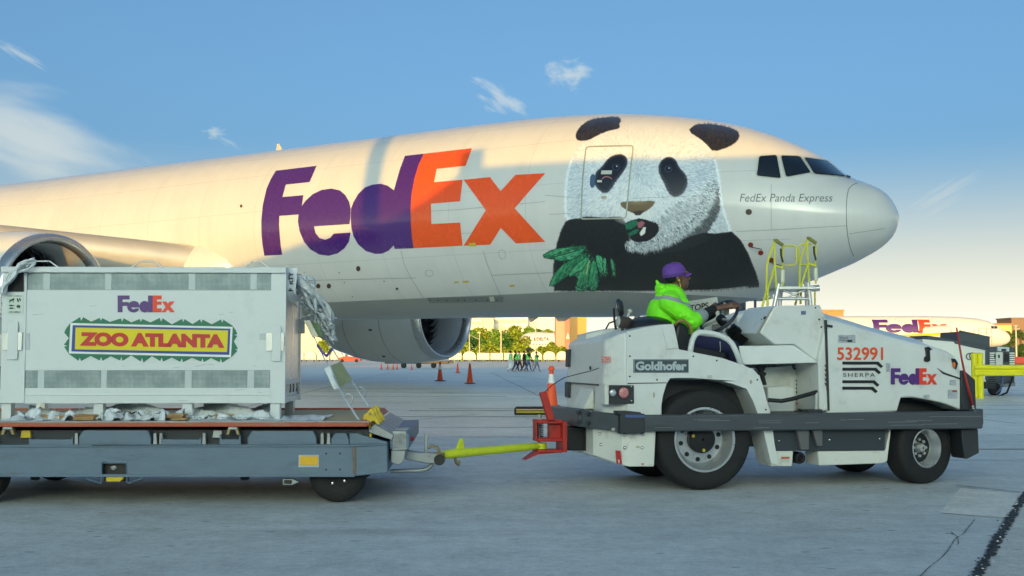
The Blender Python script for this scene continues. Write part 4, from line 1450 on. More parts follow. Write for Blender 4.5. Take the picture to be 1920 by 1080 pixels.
# lamp cluster on the rear corner
lc = MB().hexa([(tx(1141), -.02, tz(755)), (tx(1188), -.02, tz(755)), (tx(1188), .04, tz(755)), (tx(1141), .12, tz(755))],
               [(tx(1141), -.02, tz(721)), (tx(1188), -.02, tz(721)), (tx(1188), .04, tz(721)), (tx(1141), .12, tz(721))]).build('lamp_cluster', M_TDARK, tug, bevel=.006)
MB().box(tx(1133), tx(1141), -.012, .14, tz(756), tz(720)).build('lamp_housing', M_TW2, lc, bevel=.004)
for cx, rx, mm in ((1149, .034, mat('lamp_clear', (200, 206, 208), 0.15, 0.5)), (1169.5, .05, mat('lamp_red', (196, 128, 128), 0.2, 0.0, var=0.35, vscale=70, coat=0.6))):
    c_ = T.p(cx, 736.5, -.02)
    MB().lathe([(0.001, .012), (rx * .6, .011), (rx, .004), (rx, -.002)], c_, (0, -1, 0), 24).build('lamp', mm, lc, 180)
    MB().lathe([(rx, -.002), (rx, .008), (rx * 1.12, .008), (rx * 1.14, -.002)], c_, (0, -1, 0), 24).build('bezel', M_BLACK, lc, 60)
for cx, cy in ((1184, 724.5), (1184, 751.5)):
    MB().ball(T.p(cx, cy, -.02), .008, 8, 6).build('screw', M_CHROME, lc)

# ---- rear bumper apron with bolts
xa, xb = tx(1229), tx(1166)
xrr = tx(1112, .25)
za0, za1 = tz(873, 1160), tz(799, 1160)
ap = [(xa, -.02), (xb + .06, -.02), (xb, .0), (xrr, .25), (xrr, WT - .25), (xb, WT), (xa, WT + .02)]
apr = MB().loft([[(x - (.02 if i == 0 else 0), y, za0 + (.07 if i in (3, 4) else (-.015 if i < 2 else 0))) for i, (x, y) in enumerate(ap)], [(x, y, za1) for x, y in ap]]).build('rear_apron', M_TW2, tug, 30, 0.012)
for cx, cy in ((1171, 815), (1204, 815), (1172, 839.6), (1204, 839.6)):
    MB().lathe([(0, .016), (.009, .015), (.016, .006), (.018, 0)], T.p(cx, cy, -.02), (0, -1, 0), 10).build('bolt', M_CHROME, apr, 60)
for k, cy in ((.25, 814), (.28, 834)):
    q = (xrr + (xb - xrr) * k, .25 - .25 * k, tz(cy, 1130, .15))
    MB().lathe([(0, .016), (.009, .015), (.016, .006), (.018, 0)], q, (-.7, -.7, 0), 10).build('bolt', M_CHROME, apr, 60)
tprism('arrow_sticker', [(1152, 844), (1161, 844.5), (1164, 870.5), (1154, 869)], -0.035, -0.024, mat('sticker_red', (178, 40, 40), 0.5), apr, 0, 0)
tprism('arrow_mark', [(1157.3, 868), (1159.3, 868), (1159, 863.5), (1160.6, 863.5), (1157.6, 860.5), (1155.4, 863.5), (1157, 863.5)], -0.0375, -0.0355, M_TRIM, apr, 0, 0)
tprism('lift_mark', [(1200.5, 868.5), (1206.5, 868.5), (1203.5, 872)], -0.024, -0.021, M_BRED, apr, 0, 0)

# ---- bumpers all round
zb0, zb1 = tz(808.5, 1300, -.08), tz(777, 1300, -.08)
MB().prism([T.t(1206, 778.5, -.09), T.t(1843, 770.8, -.09), T.t(1845, 788, -.09), T.t(1843, 804, -.09), T.t(1206, 809.5, -.09)], -.09, .0, 'y').build('side_bumper', M_BUMP, tug, 30, .014)
MB().box(tx(1206), tx(1835), WT, WT + .09, zb0, zb1).build('side_bumper', M_BUMP, tug, 30, .014)
A_, B_ = Vector((tx(1168, -.08), -.075)), Vector((tx(1089, .26), .26))
dv = (B_ - A_).normalized()
nv = Vector((-dv.y, dv.x)) * -1
if nv.y > 0:
    nv = -nv
MB().hexa([(A_.x, A_.y, zb0), (B_.x, B_.y, zb0 + .03), (B_.x - nv.x * .1, B_.y - nv.y * .1, zb0 + .03), (A_.x - nv.x * .1, A_.y - nv.y * .1, zb0)],
          [(A_.x, A_.y, zb1), (B_.x, B_.y, zb1 + .03), (B_.x - nv.x * .1, B_.y - nv.y * .1, zb1 + .03), (A_.x - nv.x * .1, A_.y - nv.y * .1, zb1)]).build('corner_bumper', M_BUMP, tug, 30, .01)
MB().box(B_.x - .02, B_.x + .1, .26, WT - .2, zb0 + .03, zb1 + .03).build('rear_bumper', M_BUMP, tug, 30, .01)
for px_, py_ in ((1087, 774), (1087, 792), (1105, 776), (1105, 793)):
    k = (1168 - px_) / 79.0
    q = A_ + (B_ - A_) * k + nv * .012
    MB().lathe([(0, .02), (.018, .018), (.024, .004), (.024, 0)], (q.x, q.y, tz(py_, 1100, .2)), (nv.x, nv.y, 0), 6).build('bolt', M_TDARK, tug, 30)
MB().box(tx(1163, -.1), tx(1209, -.1), -.105, .01, zb0 - .012, zb1 + .012).build('bumper_clamp', M_TDARK, tug, 30, .008)
tprism('clamp_tape', [(1172, 777.5), (1208, 777.5), (1208, 783), (1172, 783)], -0.111, -0.104, M_BLUE, tug, -.1, 0)
tprism('clamp_cap', [(1158, 770.5), (1184, 771), (1202, 773), (1202, 777.5), (1158, 777)], -0.10, 0.02, M_TDARK, tug, -.1, .004)
for k in range(16):
    a_ = 1215 + random.random() * 590
    L2 = random.uniform(8, 70)
    yy_ = random.uniform(780, 802)
    flat('scratch', [[(a_, yy_), (a_ + L2, yy_ - L2 * .012), (a_ + L2, yy_ - L2 * .012 + random.uniform(.4, 1.1)), (a_, yy_ + .7)]], T.on(-.0925), mat('scratch_pale', (126, 132, 136), .5), tug)
# front bumper block and guard
xfr = tx(1845, -.09)
MB().box(xfr - .10, xfr, -.085, WT + .085, zb0 + .02, zb1 + .02).build('front_bumper', M_BUMP, tug, 30, .012)
tprism('front_guard', [(1802, 696), (1808, 694), (1829, 712), (1831, 770), (1803, 770)], 0.0, WT, M_TDARK, tug, 0, .01)
tprism('front_skid', [(1802, 804), (1834, 804), (1836, 849), (1812, 861), (1808, 858)], 0.0, .22, M_TDARK, tug, 0, .008)
tprism('front_skid', [(1802, 804), (1834, 804), (1836, 849), (1812, 861), (1808, 858)], WT - .22, WT, M_TDARK, tug, 0, .008)

# ---- hood: side wall, chamfer and top along its length
hs = [(1549, 597, 776), (1566, 600.7, 775.5), (1610, 613.8, 774.5), (1652, 626.7, 773), (1679, 633.5, 771.8), (1687, 635.6, 746), (1705, 640, 745), (1715, 642.5, 746), (1735, 647.4, 749), (1765, 655, 755.5), (1778, 659.5, 760), (1790, 667, 765), (1797, 677, 768), (1801, 694, 770)]
rings = []
for px_, pc, pb in hs:
    x, zc = T.t(px_, pc, .03)
    zlo = tz(pb, px_, .03)
    ch = .075 * max(0.1, min(1, (1801 - px_) / 60.0))
    rings.append([(x, .03, zlo), (x, .022, zc - .05), (x, .045, zc), (x, .26, zc + ch), (x, WT - .26, zc + ch), (x, WT - .045, zc), (x, WT - .022, zc - .05), (x, WT - .03, zlo)])
hood = MB().loft(rings).build('hood', M_TW, tug, 24, 0.012)
MB().box(tx(1552), tx(1800), .32, WT - .32, .30, tz(760, 1700)).build('front_chassis', M_TDARK, tug)
# joint at the cowl and louvres
tprism('cowl_joint', [(1548, 600), (1551, 600), (1556, 770), (1553, 770)], 0.022, 0.05, M_TDARK, hood, .02, 0)
for k in range(5):
    tprism('hinge_tooth', [(1547.5, 684 + 8.5 * k), (1552, 686 + 8.5 * k), (1551, 690 + 8.5 * k)], .010, .03, M_TDARK, hood, .01, 0)
tprism('hood_clip', [(1549, 608), (1561, 610), (1561, 614.5), (1549, 612.5)], 0.005, 0.03, M_TDARK, hood, .01, .003)
# hood catch, nose seam, headlamp, labels
hk = tprism('hood_catch', [(1735, 652), (1741, 650), (1748, 655), (1743, 657), (1744, 676), (1740, 679), (1733, 677), (1734, 670), (1737, 667)], 0.002, 0.03, M_BLACK, hood, .01, .004)
tprism('nose_seam', [(1757, 690), (1770, 698), (1800, 708.5), (1800, 711.5), (1768, 701)], 0.018, 0.03, M_TDARK, hood, .02, 0)
hl = tprism('headlamp', [(1783, 672), (1791, 673), (1796, 681), (1792, 693), (1788, 690)], 0.012, 0.06, M_BLACK, tug, .02, .006)
tprism('indicator_lens', [(1785.5, 680), (1790, 679), (1792, 685), (1789.5, 691), (1787, 688)], 0.004, 0.02, mat('indicator_amber', (206, 112, 40), 0.2, coat=.5), hl, .01, .003)
text('fleet_number', '532991', (1569.5, 651, 1656, 675.5), T.on(0.018), M_REDTXT, tug, 0.02)
for k, (x0, x1, y0_) in enumerate(((1580, 1655, 678), (1580, 1651, 689.5), (1580, 1648, 713), (1580, 1645, 725))):
    tprism('stripe', [(x0, y0_), (x1 - 8, y0_), (x1 + 1, y0_ + 9), (x1 - 3, y0_ + 12), (x1 - 11, y0_ + 5.5), (x0, y0_ + 5.5)], .0175, .024, M_BLACK, tug, .018, 0)
text('model_lettering', 'SHERPA', (1581, 699.4, 1641, 706.8), T.on(0.018), M_BLACK, tug, 0.0, 0.0, 1.25)
logo(tug, T.on(0.018), (1670.5, 690.5, 1757.5, 721.5), M_LOGO_P, M_LOGO_O)
for q in ((1572, 628, 1604, 643), (1662, 681, 1669, 697), (1733, 740, 1743, 746), (1781.5, 712, 1793, 722), (1778, 731, 1795, 747)):
    o = tprism('sticker', [(q[0], q[1]), (q[2], q[1]), (q[2], q[3]), (q[0], q[3])], .0175, .024, mat('sticker_grey', (168, 174, 182), 0.5, var=.5, vscale=90), tug, .018, 0)
    if q[0] == 1778:
        tprism('sticker_band', [(1786, 732), (1794, 732), (1794, 735), (1786, 735)], .0145, .018, M_BRED, o, .015, 0)
    if q[0] == 1572:
        for yy in (631.5, 634.5, 637.5):
            tprism('print_row', [(1574, yy), (1590, yy), (1590, yy + 1.4), (1574, yy + 1.4)], .0155, .018, M_TXT, o, .015, 0)
        tprism('print_block', [(1589, 637), (1598, 637), (1598, 641.5), (1589, 641.5)], .0150, .018, M_TDARK, o, .015, 0)
# front wheel arch dark liner
tprism('wheel_well', [(1672, 772), (1689, 747), (1715, 747), (1766, 757), (1800, 770), (1800, 850), (1670, 850)], 0.34, WT - .34, M_TDARK, tug, .3, 0)

# ---- sill between the wheels
tprism('side_panel', [(1447, 806), (1660, 805), (1659, 845), (1447, 845.5)], 0.03, 0.10, mat('panel_slate', (50, 58, 66), 0.45, var=.08), tug, .03, .006)
for cx, cy in ((1460.5, 826), (1555, 824.5), (1649, 822.5)):
    MB().ball(T.p(cx, cy, .028), .01, 8, 6).build('rivet', M_CHROME, tug)
tprism('sill', [(1534, 846.5), (1661, 845), (1669, 804), (1671, 806), (1664, 865), (1655, 869), (1536, 873)], 0.035, 0.30, M_TW2, tug, .03, .008)
tprism('sill', [(1440, 846), (1488, 845.5), (1486, 874), (1446, 874.5)], 0.035, 0.30, M_TW2, tug, .03, .008)
tprism('warning_sticker', [(1464, 856), (1481, 855.5), (1481, 867), (1464, 867.5)], .030, .036, M_TRIM, tug, .03, 0)
tprism('warning_band', [(1465, 857), (1480, 856.5), (1480, 860), (1465, 860.5)], .027, .031, mat('warning_orange', (200, 88, 56), .5), tug, .03, 0)
MB().lathe([(0.03, 0), (.05, 0), (.055, .02), (.055, .3)], T.p(1501, 859, .06), (0, 1, 0), 20).build('exhaust_pipe', M_HUB, tug, 60)
for x0, x1, yb in ((1491, 1514, 842), (1521, 1539, 835)):
    tprism('step_bracket', [(x0, 804), (x1, 804), (x1, yb), (x1 - 4, yb + 1), (x0 + 8, yb + 1)], -.03, .03, mat('bracket_grey', (104, 106, 106), .5, .3, dirt=.5), tug, 0, .006)

# ---- step well and cockpit
zfl = tz(772, 1490, .3)
MB().box(tx(1440), tx(1552), .05, WT - .05, zfl - .03, zfl).build('floor', M_TDARK, tug, bevel=.004)
well = tprism('well_panel', [(1424, 770), (1424, 690), (1560, 682), (1560, 770)], 0.52, 0.60, M_TW, tug, .52, .004)
tprism('bulkhead', [(1440, 772), (1440, 726), (1476, 724), (1490, 728), (1490, 772)], 0.30, 0.50, M_TW, tug, .3, .01)
tprism('cowl_side', [(1536, 772), (1534, 676), (1550, 600), (1555, 770)], 0.045, 0.5, M_TW, tug, .05, .012)
st_ = tprism('sticker_sheet', [(1490, 710), (1533, 708), (1533, 761), (1490, 762)], 0.505, 0.518, mat('sticker_sheet', (206, 210, 212), .5), tug, .5, 0)
rs_ = random.Random(3)
for r_ in range(7):
    for c_ in range(5):
        x0, y0_ = 1492.5 + c_ * 8.2, 712 + r_ * 7
        if rs_.random() < .8:
            mm = rs_.choice([M_BRED, M_TDARK, M_BLUE, M_TXT, M_BLUE])
            w_ = rs_.uniform(3, 6)
            tprism('sticker', [(x0, y0_), (x0 + w_, y0_), (x0 + w_, y0_ + 4.2), (x0, y0_ + 4.2)], .500, .504, mm, st_, .5, 0)
MB().tube([T.p(1440, 750, .1), T.p(1465, 752, .06), T.p(1485, 748, .05), T.p(1532, 735, .05)], .020, 10).build('grab_bar', M_BLACK, tug, 60)
MB().tube([T.p(1531, 736, .05), T.p(1530, 772, .05)], .022, 10).build('bar_post', M_STEEL, tug, 60)
tprism('post_foot', [(1514, 768), (1540, 767), (1541, 776), (1513, 776)], -.02, .1, M_TDARK, tug, 0, .004)
MB().tube([T.p(1487, 683, .3), T.p(1488, 690, .3), T.p(1491, 692, .3)], .012, 8).build('hook', M_BLACK, tug, 60)

dash = MB().prism([T.t(a, b, .12) for a, b in [(1448, 578.5), (1423, 624), (1452, 646.5), (1488, 646), (1533, 681), (1551, 690), (1548.5, 598), (1536, 573.5), (1454, 573)]], .10, .74, 'y', tri=True).build('dash_console', M_TW, tug, 20, .012)
MB().prism([T.t(a, b, .75) for a, b in [(1430, 588), (1394, 632), (1390, 650), (1488, 649), (1533, 681), (1551, 690), (1546, 598), (1536, 575), (1456, 575)]], .745, 1.12, 'y', tri=True).build('dash_centre', M_TW, dash, 20, .012)
MB().prism([T.t(a, b, 1.15) for a, b in [(1380, 592.5), (1400, 584), (1452, 573.5), (1536, 572.5), (1546, 600), (1546, 690), (1382, 690)]], 1.125, 1.50, 'y', tri=True).build('side_cowl', M_TW, dash, 20, .012)
MB().add([T.p(1448, 577, .095), T.p(1421, 624.5, .095), T.p(1393, 632.5, .70), T.p(1425, 591, .70), T.p(1445, 579, .13), T.p(1424, 624, .13)], [(0, 1, 2, 3)]).build('instrument_panel', mat('panel_horizon_tint', (226, 214, 190), .35), dash, 0)  # cream tint paints in the bright horizon mirrored by the panel
for a, b, r_ in ((1437, 597, .028), (1431, 600, .022), (1425, 606, .026), (1415, 611, .02), (1408, 616, .016), (1402, 621, .016)):
    MB().ball(T.p(a, b, .12 + (1440 - a) * .012), (r_, r_, r_ * .8), 10, 6).build('switch', M_BLACK, dash)
MB().hexa([T.p(1385, 649, .14), T.p(1488, 647, .10), T.p(1534, 680, .06), T.p(1392, 684, .12)], [T.p(1385, 647, .95), T.p(1488, 646, .95), T.p(1534, 665, .95), T.p(1392, 668, .95)]).build('knee_shelf', M_TW, dash, 20, .006)
tprism('dash_sticker', [(1503, 583), (1511, 583), (1511, 590), (1503, 590)], .090, .099, mat('sticker_blue', (96, 112, 150), .5), dash, .09, 0)
for cx, cy in ((1529, 577), (1536, 599), (1540, 613)):
    MB().ball(T.p(cx, cy, .098), .009, 8, 6).build('rivet', M_TDARK, dash)
for q in ([(1418, 700), (1432, 696), (1440, 700), (1436, 706), (1440, 722), (1430, 722), (1430, 704)], [(1421, 688), (1436, 676), (1441, 678), (1436, 694), (1431, 700)]):
    tprism('pedal_lever', q, .32, .36, M_BLACK, tug, .3, .005)
# steering wheel with three spokes, column and bellows
SWc = Vector(T.p(1348.5, 594, .60))
SWn = Vector((-.68, -.30, .67)).normalized()
s1 = SWn.cross(Vector((0, 1, 0))).normalized()
s2 = SWn.cross(s1)
sw = MB().tube([SWc + (s1 * math.cos(2 * math.pi * k / 40) + s2 * math.sin(2 * math.pi * k / 40)) * .20 for k in range(40)], .0165, 10, True).build('steering_wheel', mat('wheel_blueblack', (38, 46, 58), .35), tug, 180)
sp = MB()
for k in range(3):
    a = math.pi / 2 + 2 * math.pi * k / 3
    sp.tube([SWc - SWn * .03, SWc + (s1 * math.cos(a) + s2 * math.sin(a)) * .195], .012, 8)
sp.build('spokes', M_STEEL, sw, 60)
MB().lathe([(0, .02), (.04, .015), (.05, -.02), (.045, -.06)], SWc - SWn * .02, tuple(SWn), 20).build('hub', M_BLACK, sw, 60)
colend = Vector(T.p(1393, 641, .60))
MB().tube([SWc - SWn * .05, SWc.lerp(colend, .5)], .026, 12).build('column', M_STEEL, sw, 60)
bel = []
p0, p1 = SWc.lerp(colend, .42), colend
L_ = (p1 - p0).length
for k in range(19):
    bel.append((.05 + .04 * k / 18 + (.012 if k % 2 else -.006), L_ * k / 18))
MB().lathe(bel, p0, tuple((p1 - p0).normalized()), 20, True).build('bellows', M_BLACK, sw, 60)
# grab rail beside the seat
MB().tube(smooth_path := [T.p(*q) for q in ((1294, 662, .06), (1295.5, 650, .06), (1298, 638, .06), (1303, 628, .06), (1310, 623.5, .06), (1320, 622.8, .06), (1336, 625.5, .06), (1352, 630, .06), (1364, 636, .06), (1373, 645, .06), (1381, 661, .06), (1390, 686, .06))], .026, 12).build('grab_rail', M_TW, tug, 180)
# seat, its hose, and the engine cover behind
seat = MB().prism([T.t(a, b, .35) for a, b in [(1268, 605), (1283, 606), (1290, 615), (1297, 648), (1362, 662), (1366, 676), (1280, 672), (1262, 640)]], .33, .92, 'y', tri=True).build('seat', M_VINYL, tug, 30, .03, bseg=3)
MB().tube([T.p(*q) for q in ((1264, 610, .28), (1272, 602, .27), (1283, 601, .26), (1293, 610, .25), (1298, 625, .25), (1297, 645, .25))], .014, 8).build('seat_hose', mat('hose_tan', (140, 120, 60), .5), seat, 180)
MB().ball(T.p(1216, 612, .7), (.19, .42, .10), 28, 14).build('engine_cover', M_VINYL, tug, 180)
# mirror, work lamp and gauges on the rear deck
mi = MB().tube([T.p(1155, 618, .95), T.p(1152, 600, .95), T.p(1151, 578, .95)], .012, 8).build('mirror_stalk', M_BLACK, tug, 60)
MB().lathe([(0.0, .0), (.085, .005), (.09, .03), (.06, .06), (.0, .07)], T.p(1157, 578, .93), (.86, -.45, .15), 20).build('mirror', M_TDARK, mi, 180)
MB().lathe([(0.0, -.004), (.078, -.002), (.082, .004)], T.p(1159, 578, .91), (.86, -.45, .15), 20).build('mirror_glass', M_CHROME, mi, 180)
wl = MB().lathe([(0, .0), (.055, 0), (.058, .02), (.058, .10), (.03, .16), (0, .16)], T.p(1159, 603, .75), (.95, .1, -.1), 20).build('work_lamp', mat('lamp_brown', (70, 58, 56), .4), tug, 60)
MB().lathe([(0, -.006), (.045, -.004), (.052, .002)], T.p(1158.5, 603, .75), (.95, .1, -.1), 20).build('lens', M_TRIM, wl, 180)
MB().tube([T.p(1168, 600, .75), T.p(1167, 620, .75)], .014, 8).build('lamp_stem', M_BLACK, wl, 60)
MB().tube([T.p(1136, 617, .9), T.p(1142, 606, .9), T.p(1155, 601, .85)], .008, 6).build('cable', M_BLACK, wl, 180)
kn = MB().tube([T.p(1175, 598, .8), T.p(1179, 588, .8)], .012, 8).ball(T.p(1181, 584, .8), .025, 10, 8).build('vent_knob', M_TRIM, tug, 60)
# notice board on the far side of the cockpit
nb = tprism('notice_board', [(1276, 567), (1345, 556.5), (1352, 606), (1283, 618)], 1.36, 1.38, M_TRIM, tug, 1.36, .004)
text('notice_lettering', 'STOPS', (1287, 566, 1328.5, 578), lambda a, b: T.p(a, b + 4.5 - (a - 1287) * .17 + 3.0, 1.352), M_BLACK, nb, .02)
# red whip marker on the front corner
MB().tube([T.p(1826, 772, -.03), T.p(1823, 757, -.03)], .012, 8).build('whip_base', M_STEEL, tug, 60)
MB().tube([T.p(1823.5, 760, -.03), T.p(1812, 715, -.03), T.p(1803, 672, -.02), T.p(1793.5, 614, 0)], .013, 8, r1=.008).build('whip_marker', mat('whip_red', (168, 48, 44), .4), tug, 180)


def wheel(cx, y, cz, R, W, rr, steer, parent, big):
    """tyre > rim, hub, nuts; axis along local y"""
    sgn = -1 if y < WT / 2 else 1
    w = bpy.data.objects.new('wheel', None)
    tyre_prof = [(rr * 1.02, -W * .44), (rr * 1.06, -W * .48), (R * .80, -W * .5), (R * .91, -W * .485), (R * .965, -W * .44), (R * .992, -W * .36)]
    for g_ in (-.24, -.08, .08, .24):
        tyre_prof += [(R, W * (g_ - .055)), (R, W * (g_ + .045)), (R * .975, W * (g_ + .06)), (R * .975, W * (g_ + .10))] if big else [(R, W * (g_ - .05)), (R, W * (g_ + .06))]
    tyre_prof += [(R * .992, W * .36), (R * .965, W * .44), (R * .91, W * .485), (R * .80, W * .5), (rr * 1.06, W * .48), (rr * 1.02, W * .44)]
    t_ = MB().lathe(tyre_prof, (0, 0, 0), (0, 1, 0), 64).build('wheel', M_RUBBER, parent, 40)
    t_.location = (cx, y, cz)
    t_.rotation_euler = (0, 0, steer)
    d = -sgn
    f = lambda v: sgn * v
    rim = [(rr * 1.07, f(W * .455)), (rr * 1.07, f(W * .485)), (rr * 1.0, f(W * .49)), (rr * .96, f(W * .44)), (rr * .93, f(W * .30)), (rr * .90, f(W * .27)), (rr * .88, f(W * .10)), (rr * .80, f(W * .02)), (rr * .45, f(W * .04)), (rr * .40, f(W * .0)), (.02, f(0))]
    MB().lathe(rim, (0, 0, 0), (0, 1, 0), 48).build('rim', M_RIM, t_, 40)
    if big:
        hubp = [(rr * .46, f(W * .02)), (rr * .46, f(W * .26)), (rr * .42, f(W * .30)), (.01, f(W * .32))]
        MB().lathe(hubp, (0, 0, 0), (0, 1, 0), 32).build('hub', M_HUB, t_, 40)
        for k in range(10):
            a = 2 * math.pi * k / 10 + .2
            MB().lathe([(0, f(W * .06)), (rr * .075, f(W * .055)), (rr * .08, f(W * .03))], (rr * .68 * math.cos(a), 0, rr * .68 * math.sin(a)), (0, 1, 0), 12).build('hand_hole', M_HUB, t_, 40)
        for a in (2.8, -1.5):
            MB().lathe([(0, f(W * .345)), (.014, f(W * .34)), (.016, f(W * .31))], (rr * .36 * math.cos(a), 0, rr * .36 * math.sin(a)), (0, 1, 0), 10).build('hub_plug', M_YEL, t_, 40)
    else:
        hubp = [(rr * .24, f(W * .02)), (rr * .24, f(W * .2)), (rr * .2, f(W * .26)), (.01, f(W * .28))]
        MB().lathe(hubp, (0, 0, 0), (0, 1, 0), 24).build('hub', M_STEEL, t_, 40)
        MB().lathe([(rr * .82, f(W * .035)), (rr * .30, f(W * .055))], (0, 0, 0), (0, 1, 0), 24).build('disc', M_HUB, t_, 40)
        for k in range(8):
            a = 2 * math.pi * k / 8
            MB().lathe([(0, f(W * .14)), (.014, f(W * .13)), (.016, f(W * .03))], (rr * .45 * math.cos(a), 0, rr * .45 * math.sin(a)), (0, 1, 0), 6).build('nut', M_STEEL, t_, 30)
    return t_


RW = .452
rw = wheel(tx(1323, 0, 830), .15, RW, RW, .28, .272, 0, tug, True)
wheel(tx(1323, 0, 830), WT - .15, RW, RW, .28, .272, 0, tug, True)
RF = .335
wheel(tx(1734, 0.05, 842), .17, RF, RF, .24, .172, math.radians(14), tug, False)
wheel(tx(1734, 0.05, 842), WT - .17, RF, RF, .24, .172, math.radians(14), tug, False)

# ---- rear drawbar and red pin hitch
HYc = .62
db = MB().box(tx(1056, HYc), tx(1116, HYc), HYc - .11, HYc + .11, tz(843, 1080, HYc), tz(799, 1080, HYc)).build('drawbar', M_HUB, tug, 30, .012)
MB().prism([T.t(a, b, HYc - .14) for a, b in [(1098, 797), (1113, 797), (1114, 846), (1098, 846)]], HYc - .15, HYc + .15, 'y').build('drawbar_flange', M_TDARK, db, 30, .006)
for py_ in (801, 812, 823, 834):
    MB().lathe([(0, .02), (.014, .018), (.018, 0)], T.p(1105, py_ + 3, HYc - .15), (0, -1, 0), 6).build('bolt', M_STEEL, db, 30)
hi = MB().box(tx(1048.5, HYc), tx(1056.5, HYc), HYc - .13, HYc + .13, tz(846, 1052, HYc), tz(789, 1052, HYc)).build('pin_hitch', M_BRED, tug, 30, .006)
for y0_, y1_ in ((786, 793.5), (820.5, 827), (842, 847.5)):
    MB().prism([T.t(a, b, HYc) for a, b in [(1003, y0_), (1050, y0_), (1050, y1_), (1003, y1_)]], HYc - .10, HYc + .10, 'y').build('hitch_plate', M_BRED, hi, 30, .008)
MB().prism([T.t(a, b, HYc) for a, b in [(1001.5, 786), (1004.5, 786), (1005, 826), (1002, 826)]], HYc - .06, HYc + .06, 'y').build('hitch_guard', M_BRED, hi, 30, .004)
MB().prism([T.t(a, b, HYc) for a, b in [(981, 862), (1003, 846), (1050, 842), (1050, 847), (1005, 851)]], HYc - .08, HYc + .08, 'y', tri=True).build('hitch_lip', M_BRED, hi, 30, .004)
MB().prism([T.t(a, b, HYc) for a, b in [(1028, 792), (1050, 792), (1050, 822), (1028, 822)]], HYc - .04, HYc + .04, 'y').build('hitch_web', M_BRED, hi, 30, .004)
MB().prism([T.t(a, b, HYc - .1) for a, b in [(1010.5, 736.5), (1022.5, 733.5), (1038, 784), (1037, 788), (1025.5, 788)]], HYc - .14, HYc - .09, 'y').build('release_lever', M_BRED, hi, 30, .006)
MB().tube([T.p(1011.5, 780, HYc), T.p(1011.5, 846, HYc)], .015, 10).build('hitch_pin', M_STEEL, hi, 60)
MB().lathe([(0, .02), (.022, .015), (.022, -.01), (0, -.012)], T.p(1011.5, 781, HYc), (0, 0, 1), 10).build('pin_head', M_STEEL, hi, 40)
spg = []
for k in range(90):
    a = 2 * math.pi * k / 12
    z = tz(791 + 29 * k / 90, 1011, HYc)
    spg.append((tx(1011.5, HYc) + .034 * math.cos(a), HYc + .034 * math.sin(a), z))
MB().tube(spg, .006, 6).build('spring', M_TDARK, hi, 180)
MB().tube([T.p(1022, 735, HYc - .1), T.p(1035, 722, HYc - .2), T.p(1058, 708, HYc - .3), T.p(1085, 701, HYc - .4), T.p(1110, 695, .2), T.p(1123, 690, .16)], .004, 6).build('release_cable', M_TDARK, hi, 180)

# ================================================================== people
def organic(name, mb, material, parent, voxel, smooth=4):
    """one continuous surface grown from overlapping tapered volumes"""
    me = bpy.data.meshes.new(name)
    me.from_pydata(mb.v, [], mb.f)
    bm = bmesh.new()
    bm.from_mesh(me)
    bmesh.ops.recalc_face_normals(bm, faces=bm.faces)
    bm.to_mesh(me)
    bm.free()
    me.materials.append(material)
    o = bpy.data.objects.new(name, me)
    COL.objects.link(o)
    o.parent = parent
    r = o.modifiers.new('remesh', 'REMESH')
    r.mode = 'VOXEL'
    r.voxel_size = voxel
    r.use_smooth_shade = True
    if smooth:
        s = o.modifiers.new('smooth', 'SMOOTH')
        s.factor = 0.5
        s.iterations = smooth
    return o


M_SKIN = mat('skin_dark_brown', (106, 74, 58), 0.5, var=0.06, vscale=20)
M_HIVIS = mat('hivis_lime', (130, 250, 36), 0.7, var=0.08, vscale=12, bump=0.9, bscale=9)
_nt = M_HIVIS.node_tree
_zb = T.p(1257, 567, .62)[2]
_sp = node(_nt, 'ShaderNodeSeparateXYZ', {0: node(_nt, 'ShaderNodeTexCoord').outputs['Object']})
_zz = nmath(_nt, 'ADD', _sp.outputs[2], nmath(_nt, 'MULTIPLY', nmath(_nt, 'SUBTRACT', _sp.outputs[0], T.p(1257, 567, .62)[0]), 0.25))
_bd = nmath(_nt, 'LESS_THAN', nmath(_nt, 'ABSOLUTE', nmath(_nt, 'SUBTRACT', _zz, _zb)), 0.021)
_bd = nmath(_nt, 'MAXIMUM', _bd, nmath(_nt, 'LESS_THAN', nmath(_nt, 'ABSOLUTE', nmath(_nt, 'SUBTRACT', _zz, _zb - .30)), 0.021))
_pb = _nt.nodes['Principled BSDF']
_old = _pb.inputs['Base Color'].links[0].from_socket
_nt.links.new(nmix(_nt, _bd, _old, lin((150, 160, 160))), _pb.inputs['Base Color'])
M_REFL = mat('reflective_grey', (150, 160, 160), 0.4, var=0.06)
M_NAVY = mat('navy_cloth', (34, 36, 74), 0.8, var=0.12, bump=0.2, bscale=30)
M_CAP = mat('purple_cap', (104, 66, 156), 0.75, var=0.06, bump=0.1, bscale=60)
M_KNIT = mat('black_knit', (26, 28, 32), 0.85, var=0.1)

driver = empty('person', (_r.x, _r.y, 0), T.ang, 'driver in a purple cap and lime hooded jacket at the tractor wheel', 'person')
yd = .62


def dp(px, py, y=yd):
    return Vector(T.p(px, py, y))


